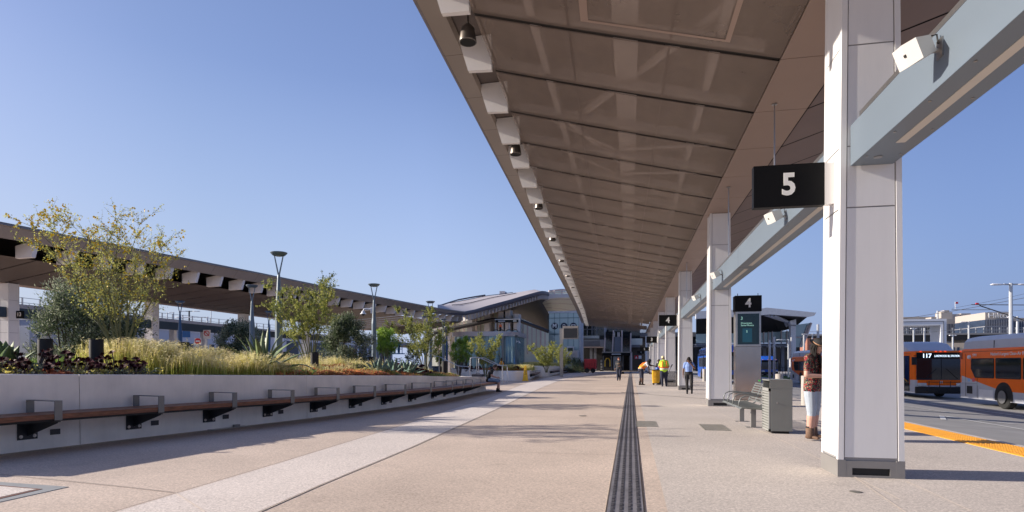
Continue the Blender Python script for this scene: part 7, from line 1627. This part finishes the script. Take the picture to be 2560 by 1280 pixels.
# ---------------------------------------------------------------- second station building on the right
Y2 = 104; t = thing('tram_station', 'grey station building with upswept white edged roof right of the kiosk', 'station building', (XZ(1960,900,Y2).x, Y2, -.5))
fp = [(1740,778),(1900,772),(1917,769),(2041,781.5),(2036,789),(2020,792),(1925,786),(1900,788),(1740,797)]
b = MB(); b.prism([XZ(x,y,Y2) for x,y in fp], (0,1.2,0)); b.build('roof_fascia', mat('pale_fascia',(.50,.52,.56),.5), t)
b = MB(); Tf = [(1740,778),(1900,772),(1917,769),(2041,781.5)]; b.loft([[XZ(x,y,Y2)+Vector((0,.6,0)) for x,y in Tf], [XZ(x,y,Y2)+Vector((0,24,1.0)) for x,y in Tf]]); b.build('roof', M_roof, t)
b = MB(); A = [(1740,796),(1900,787),(1925,785),(2020,791)]; C_ = [(1740,835),(1905,832),(1950,829),(1985,820)]
b.loft([[XZ(x,y,Y2+.8) for x,y in A], [XZ(x,y,Y2+9) for x,y in C_]]); b.build('soffit', M_hsoff, t)
for x0_, x1_ in ((1912,1962),(1920,1970),(1929,1979),(1939,1986)): b = MB(); b.tube([XZ(x0_,787+(x0_-1912)*.12,Y2+.7), XZ(x1_,803+(x1_-1962)*.3,Y2+5), XZ(x1_+4,815,Y2+7)], .22, 4); b.build('roof_rib', mat('pale_fascia',(.5,.5,.5)), t)
fbox(1740,828,1990,858,Y2+9,.3,M_tg,'upper_glass',t); fbox(1740,858,1978,862,Y2+6,4,mat('station_band',(.30,.32,.36),.6),'floor_band',t); fbox(1740,862,1978,866.5,Y2+5.8,4.2,M_grp,'floor_edge',t); fbox(1740,867,2000,935,Y2+12,.4,M_shade,'lower_wall',t)
for px in (1910,1922,1931,1954,1968): fbox(px-1.2,826,px+1.2,858,Y2+8.6,.4,M_mull,'window_post',t)
for px in (1912,1937,1957): fbox(px-4,867,px+4,935,Y2+9,1,M_grp,'lower_column',t)
fbox(1977,812,1990,935,Y2+3,1.3,mat('column_pale',(.62,.62,.64),.5),'main_column',t); b = MB(); b.prism([XZ(x,y,Y2+3) for x,y in ((1975,802),(1990,798),(1991,814),(1977,814))], (0,1.3,0)); b.build('column_head', M_cam, t)
b = MB(); b.prism([XZ(x,y,Y2+6) for x,y in ((1990,812),(2028,807),(2012,850),(2006,868),(1990,868))], (0,.4,0)); b.build('slanted_glass', M_tg, t)
b = MB(); b.tube([XZ(2028,807,Y2+5.8), XZ(2008,862,Y2+5.8)], .2, 4); b.tube([XZ(2020,812,Y2+5.8), XZ(2000,866,Y2+5.8)], .1, 4); b.tube([XZ(1990,843,Y2+5.7), XZ(2014,843,Y2+5.7)], .12, 4); b.build('glass_frame', M_mull, t)
t = thing('brick_building', 'red brown brick building behind the man in the floral shirt', 'building', (XZ(2035,880,140).x,140,0)); p, q = XZ(2018,935,140), XZ(2090,845,140); b = MB(); b.box((p.x,140,-.5),(q.x,150,q.z)); b.build('wall', mat('brick_wall',(.30,.13,.09),.85,var=.15,scale=.8), t)
for px in (2026,2034,2042): fbox(px-2,862,px+2,872,139.9,.2,M_win,'window',t)
b = MB(); 
b = MB(); b.box((18.5,78,-.5),(26,96,-.42)); tag(b.build('grass_verge', LAWN[1]), 'green grass verge beyond the far blue bus', 'grass verge', kind='structure')
t = thing('verge_fence', 'low dark fence behind the grass verge', 'fence', (23,97,-.5)); b = MB(); [b.box((18+k*.45,97,-.5),(18.06+k*.45,97.06,.9)) for k in range(30)]; b.box((18,97,.82),(31.5,97.06,.9)); b.build('railing', M_viad, t)
for i, (px, D, py, ar, l) in enumerate(((1924,60,850,(),'white pole right of the kiosk with a small camera'),(1935.5,58,842,(),'white pole just right of the one with the camera'),(1979,62,843,(),'thin white pole in front of the tram station column'),(2010,66,838,(),'thick white pole left of the man in the floral shirt'),(2045,50,811,(),'pole touching the left edge of the nearest column'),
    (1971,80,848,(-1,),'small double lamp before the tram station'),(2031,90,834,(-1,1),'lamp with two arms above the brick building'))): pole('steel_pole', l, px, D, py, ar, .10, 'white poles by the tram station')
# viaduct on the right
t = thing('viaduct', 'long dark viaduct with fence crossing behind the buses at the right', 'viaduct', (150,210,0)); b = MB(); b.box((40,205,8.7),(420,217,10.2)); b.build('girder', M_viad, t); b = MB(); b.box((40,204.6,10.2),(420,217,10.7)); b.build('deck_edge', M_via, t)
b = MB(); x = 60
while x < 260: b.box((x,204.6,10.7),(x+.35,204.8,12.3 if int(x*7) % 5 else 11.9)); x += 2.1
b.box((40,204.6,11.5),(420,204.7,11.62)); b.build('fence', M_rail, t)
for x in (70,100,130,165,200): b = MB(); b.box((x,208,-.5),(x+4,213,8.8)); b.build('pier', M_via, t)
t = thing('viaduct', 'second lower viaduct girder under the first one at the right', 'viaduct', (150,190,0)); b = MB(); b.box((100,186,5.2),(420,196,7.0)); b.build('girder', M_viad, t); b = MB(); b.box((100,185.8,7.0),(420,186,7.5)); b.build('deck_edge', M_via, t)
t = thing('low_hall', 'low cream hall under the right viaduct', 'building', (90,165,-.5)); p, q = XZ(2363,910,165), XZ(2412,857,165); b = MB(); b.box((p.x,165,-.5),(q.x,175,q.z)); b.build('wall', mat('cream_wall',(.62,.50,.36),.7), t)
for px in (2372,2384,2396): fbox(px-3,868,px+3,884,164.9,.2,M_win,'window',t)
# hotel
def tower(label, pxl, pxr, pyt, Y, dep, corn, rows, cols, group='hotel blocks'):
    p, q = XZ(pxl,pyt,Y), XZ(pxr,pyt,Y); t = thing('hotel_block', label, 'hotel', ((p.x+q.x)/2,Y,-.5), group); b = MB(); b.box((p.x,Y,-.5),(q.x,Y+dep,p.z)); b.build('wall', M_bg2, t)
    b = MB(); b.box((p.x-.15,Y-.15,0),(q.x+.15,Y+dep+.15,p.z-corn)); b.build('glazing', M_win, t)
    b = MB()
    for k in range(rows): z = lerp(3, p.z-corn, k/rows); b.box((p.x-.25,Y-.25,z-.25),(q.x+.25,Y+dep+.25,z+.12))
    for k in range(cols): x = lerp(p.x, q.x, (k+.5)/cols); b.box((x-.15,Y-.22,2),(x+.15,Y-.14,p.z-corn))
    b.build('facade_grid', mat('hotel_grid',(.24,.25,.28),.6), t); return t, p, q
hb_, hp, hq = tower('main hotel block with white lettering on its top band', 2463, 2531, 781, 300, 25, 3.2, 6, 16)
tc = XZ(2500.5,789,299.6); text('hotel_lettering', 'Hilton', 3.2, M_text, FACE_Y(tc.x, 299.7, tc.z), hb_, depth=.1, sx=1.15)
tower('hotel wing left of the main block', 2366, 2400, 797, 330, 20, 2.5, 6, 9); tower('long low hotel wing at the left, beside the white portal', 2225, 2370, 793, 345, 20, 2.2, 6, 30); tower('hotel wing at the right edge of the picture', 2531, 2640, 795, 312, 20, 1.5, 6, 22)
t = thing('rooftop_plant', 'stepped beige rooftop rooms above the hotel wing', 'rooftop plant', (XZ(2400,790,318).x,318,22)); b = MB()
for a, c, d in ((2378,2407,776),(2386,2399,771),(2407,2426,781),(2352,2370,789),(2430,2455,779)): p, q = XZ(a,800,326), XZ(c,d,326); yy_ = 326+a*.004; b = MB(); b.box((p.x,yy_,p.z-2),(q.x,yy_+6,q.z)); b.build('plant_room', M_bg2, t)
t = thing('flagpole', 'tiny flag on a mast above the hotel', 'flag', XZ(2388,772,326)); b = MB(); p = XZ(2388,772,326); b.tube([p, p+Vector((0,0,3.4))], .12, 4); b.build('mast', M_pole, t); b = MB(); b.box((p.x,326,p.z+2.4),(p.x+1.3,326.05,p.z+3.3)); b.build('flag', M_red, t)
# white portal frame
t = thing('portal_frame', 'big white portal frame behind the orange buses', 'portal', (33,80,-.5)); a0_, a1_ = XZ(2366.5,797,80), XZ(2352,813,80)
prof = [(27.9,a0_.z),(a0_.x,a0_.z),(a0_.x,-.5),(a1_.x,-.5),(a1_.x,a1_.z),(28.9,a1_.z),(28.9,-.5),(27.9,-.5)]; b = MB(); b.prism([(x,80,z) for x,z in prof], (0,2.6,0)); b.build('frame', mat('portal_white',(.72,.73,.75),.45,var=.03), t)
b = MB(); b.prism([(x,79.95,z) for x,z in ((28,a0_.z-.25),(a0_.x-.3,a0_.z-.25),(a0_.x-.3,-.5),(a0_.x-.38,-.5),(a0_.x-.38,a0_.z-.33),(28,a0_.z-.33))], (0,.06,0)); b.build('groove', M_grp, t)
pole('street_light', 'tall double armed street light at the right edge above the nearest bus', 2527, 46, 708, (-1,1), .12, 'street lights behind the buses', al=1.55)
pole('street_light', 'single arm street light left of the tall double armed one', 2422, 75, 803, (-1,), .10, 'street lights behind the buses', al=1.1); pole('street_light', 'small lamp right of the white portal', 2382, 95, 837, (-1,1), .12, 'street lights behind the buses', al=.6); pole('street_light', 'lamp standing above the white portal beam', 2344, 90, 777, (1,), .13, 'street lights behind the buses', al=1.1); pole('street_light', 'single arm lamp behind the tall double armed street light', 2543.5, 70, 791, (-1,), .12, 'street lights behind the buses', al=1.2)
pole('steel_pole', 'white mast inside the portal opening at left', 2284, 110, 820, (-1,1), .14, 'white masts behind the bus with route 117', al=.6); pole('steel_pole', 'white mast inside the portal opening at right', 2311, 110, 820, (), .14, 'white masts behind the bus with route 117')
# overhead wires
t = thing('overhead_wires', 'thin overhead contact wires crossing at the right', 'overhead wires', W(2400,760,60))
for a, c, r_, m_ in (((2200,806,60),(2640,730,50),.018,M_viad),((2380,771,62),(2640,716,58),.012,M_viad),((2470,780,60),(2640,765,50),.012,M_viad),((2240,840,70),(2640,790,60),.012,M_viad)): b = MB(); b.tube([W(*a), W(*a).lerp(W(*c),.5)+Vector((0,0,-.12)), W(*c)], r_, 4); b.build('wire', m_, t)
t = thing('wire_bracket', 'dark hinged bracket arms carrying the overhead wires', 'wire bracket', W(2440,762,52)); b = MB(); b.tube([W(2428,761.5,52), W(2640,763,50)], .035, 6); b.build('strut', M_viad, t); b = MB(); b.tube([W(2445,759,52), W(2452,765,52), W(2570,804,51)], .045, 6); b.build('arm', M_viad, t); b = MB(); b.box(tuple(W(2442,760,52)-Vector((.08,.05,.06))), tuple(W(2442,760,52)+Vector((.12,.05,.10)))); b.build('insulator', M_red, t)
b = MB(); b.tube([W(2379,774.5,62), W(2475,774.5,60)], .03, 5); tag(b.build('wire_strut', M_viad), 'short horizontal strut in front of the hotel roof', 'wire bracket')
# ================================================================ sub-parts: hang small pieces on the part that carries them
SUB = {'base_opening':['base'], 'diffuser':['lamp_head'], 'rim':['wheel'], 'pane':['window'], 'window_bar':['window'], 'door_frame':['door'], 'wiper':['windshield'], 'numeral':['panel','sign_box'], 'bolt':['wall_plate'],
       'bracket_web':['wall_plate'], 'route_number':['destination_sign','screen'], 'destination':['destination_sign','screen'], 'lettering':['cone_body','board'], 'lock':['bin_body'], 'screen_content':['screen'], 'map_tile':['screen'], 'map_number':['screen'], 'badge':['cabinet'], 'cable':['cabinet'],
       'eye':['body'], 'mouth':['body'], 'hat_band':['hat'], 'shirt_print':['body'], 'vest_stripe':['vest'], 'vest_strap':['vest'], 'dome':['shroud'], 'pictogram':['symbol_disc'], 'pictogram_window':['symbol_disc'], 'letter':['symbol_disc'],
       'light_strip':['casing'], 'screw':['casing'], 'top_cap':['casing'], 'reflective_band':['cone'], 'lamp_head':['arm'], 'fork':['pole'], 'sign_lettering':['sign_panel','sign_band'], 'panel_seam':['housing'], 'fleet_number':['windshield','upper_body'], 'slogan':['upper_body'], 'front_letter':['front_panel'], 'triangle':['red_plate'], 'green_sticker':['lower_panel'], 'hatch_frame':['mesh_soffit'], 'fascia_joint':['fascia_soffit'], 'red_disc':['plate'], 'white_bar':['red_disc','plate'], 'red_ring':['plate'], 'clerestory_frame':['clerestory'], 'ceiling_joint':['ceiling'], 'roof_seam':['roof']}
def centre(o):
    n = len(o.data.vertices); a = np.zeros(n*3); o.data.vertices.foreach_get('co', a); a = a.reshape(-1,3); return (a.min(0)+a.max(0))/2+np.array(o.location)
for root in [o for o in bpy.data.objects if o.parent is None and o.get('category') and o.type == 'EMPTY']:
    kids = list(root.children); base = lambda o: o.name.split('.')[0]
    if root.name.startswith('street_light') or root.name.startswith('utility_pole') or root.name.startswith('steel_pole'): rules = {'lamp_head':['arm']}
    else: rules = {k: v for k, v in SUB.items() if k != 'lamp_head'}
    if root.name.startswith('lamp_post'): rules = {'diffuser':['lamp_head']}
    for c in kids:
        if base(c) in rules and not c.children:
            for want in rules[base(c)]:
                cand = [k for k in kids if base(k) == want and k is not c and k.parent is root]
                if base(c) == 'fleet_number' and want == 'windshield' and abs(centre(c)[1]-centre(cand[0])[1]) > .5: continue
                if cand:
                    cc = centre(c); p_ = min(cand, key=lambda k: np.linalg.norm(centre(k)-cc)); c.location = Vector(c.location)-Vector(p_.location); c.parent = p_; break
for o in bpy.data.objects:
    if 'wl' in o: del o['wl']
    if 'J' in o: del o['J']
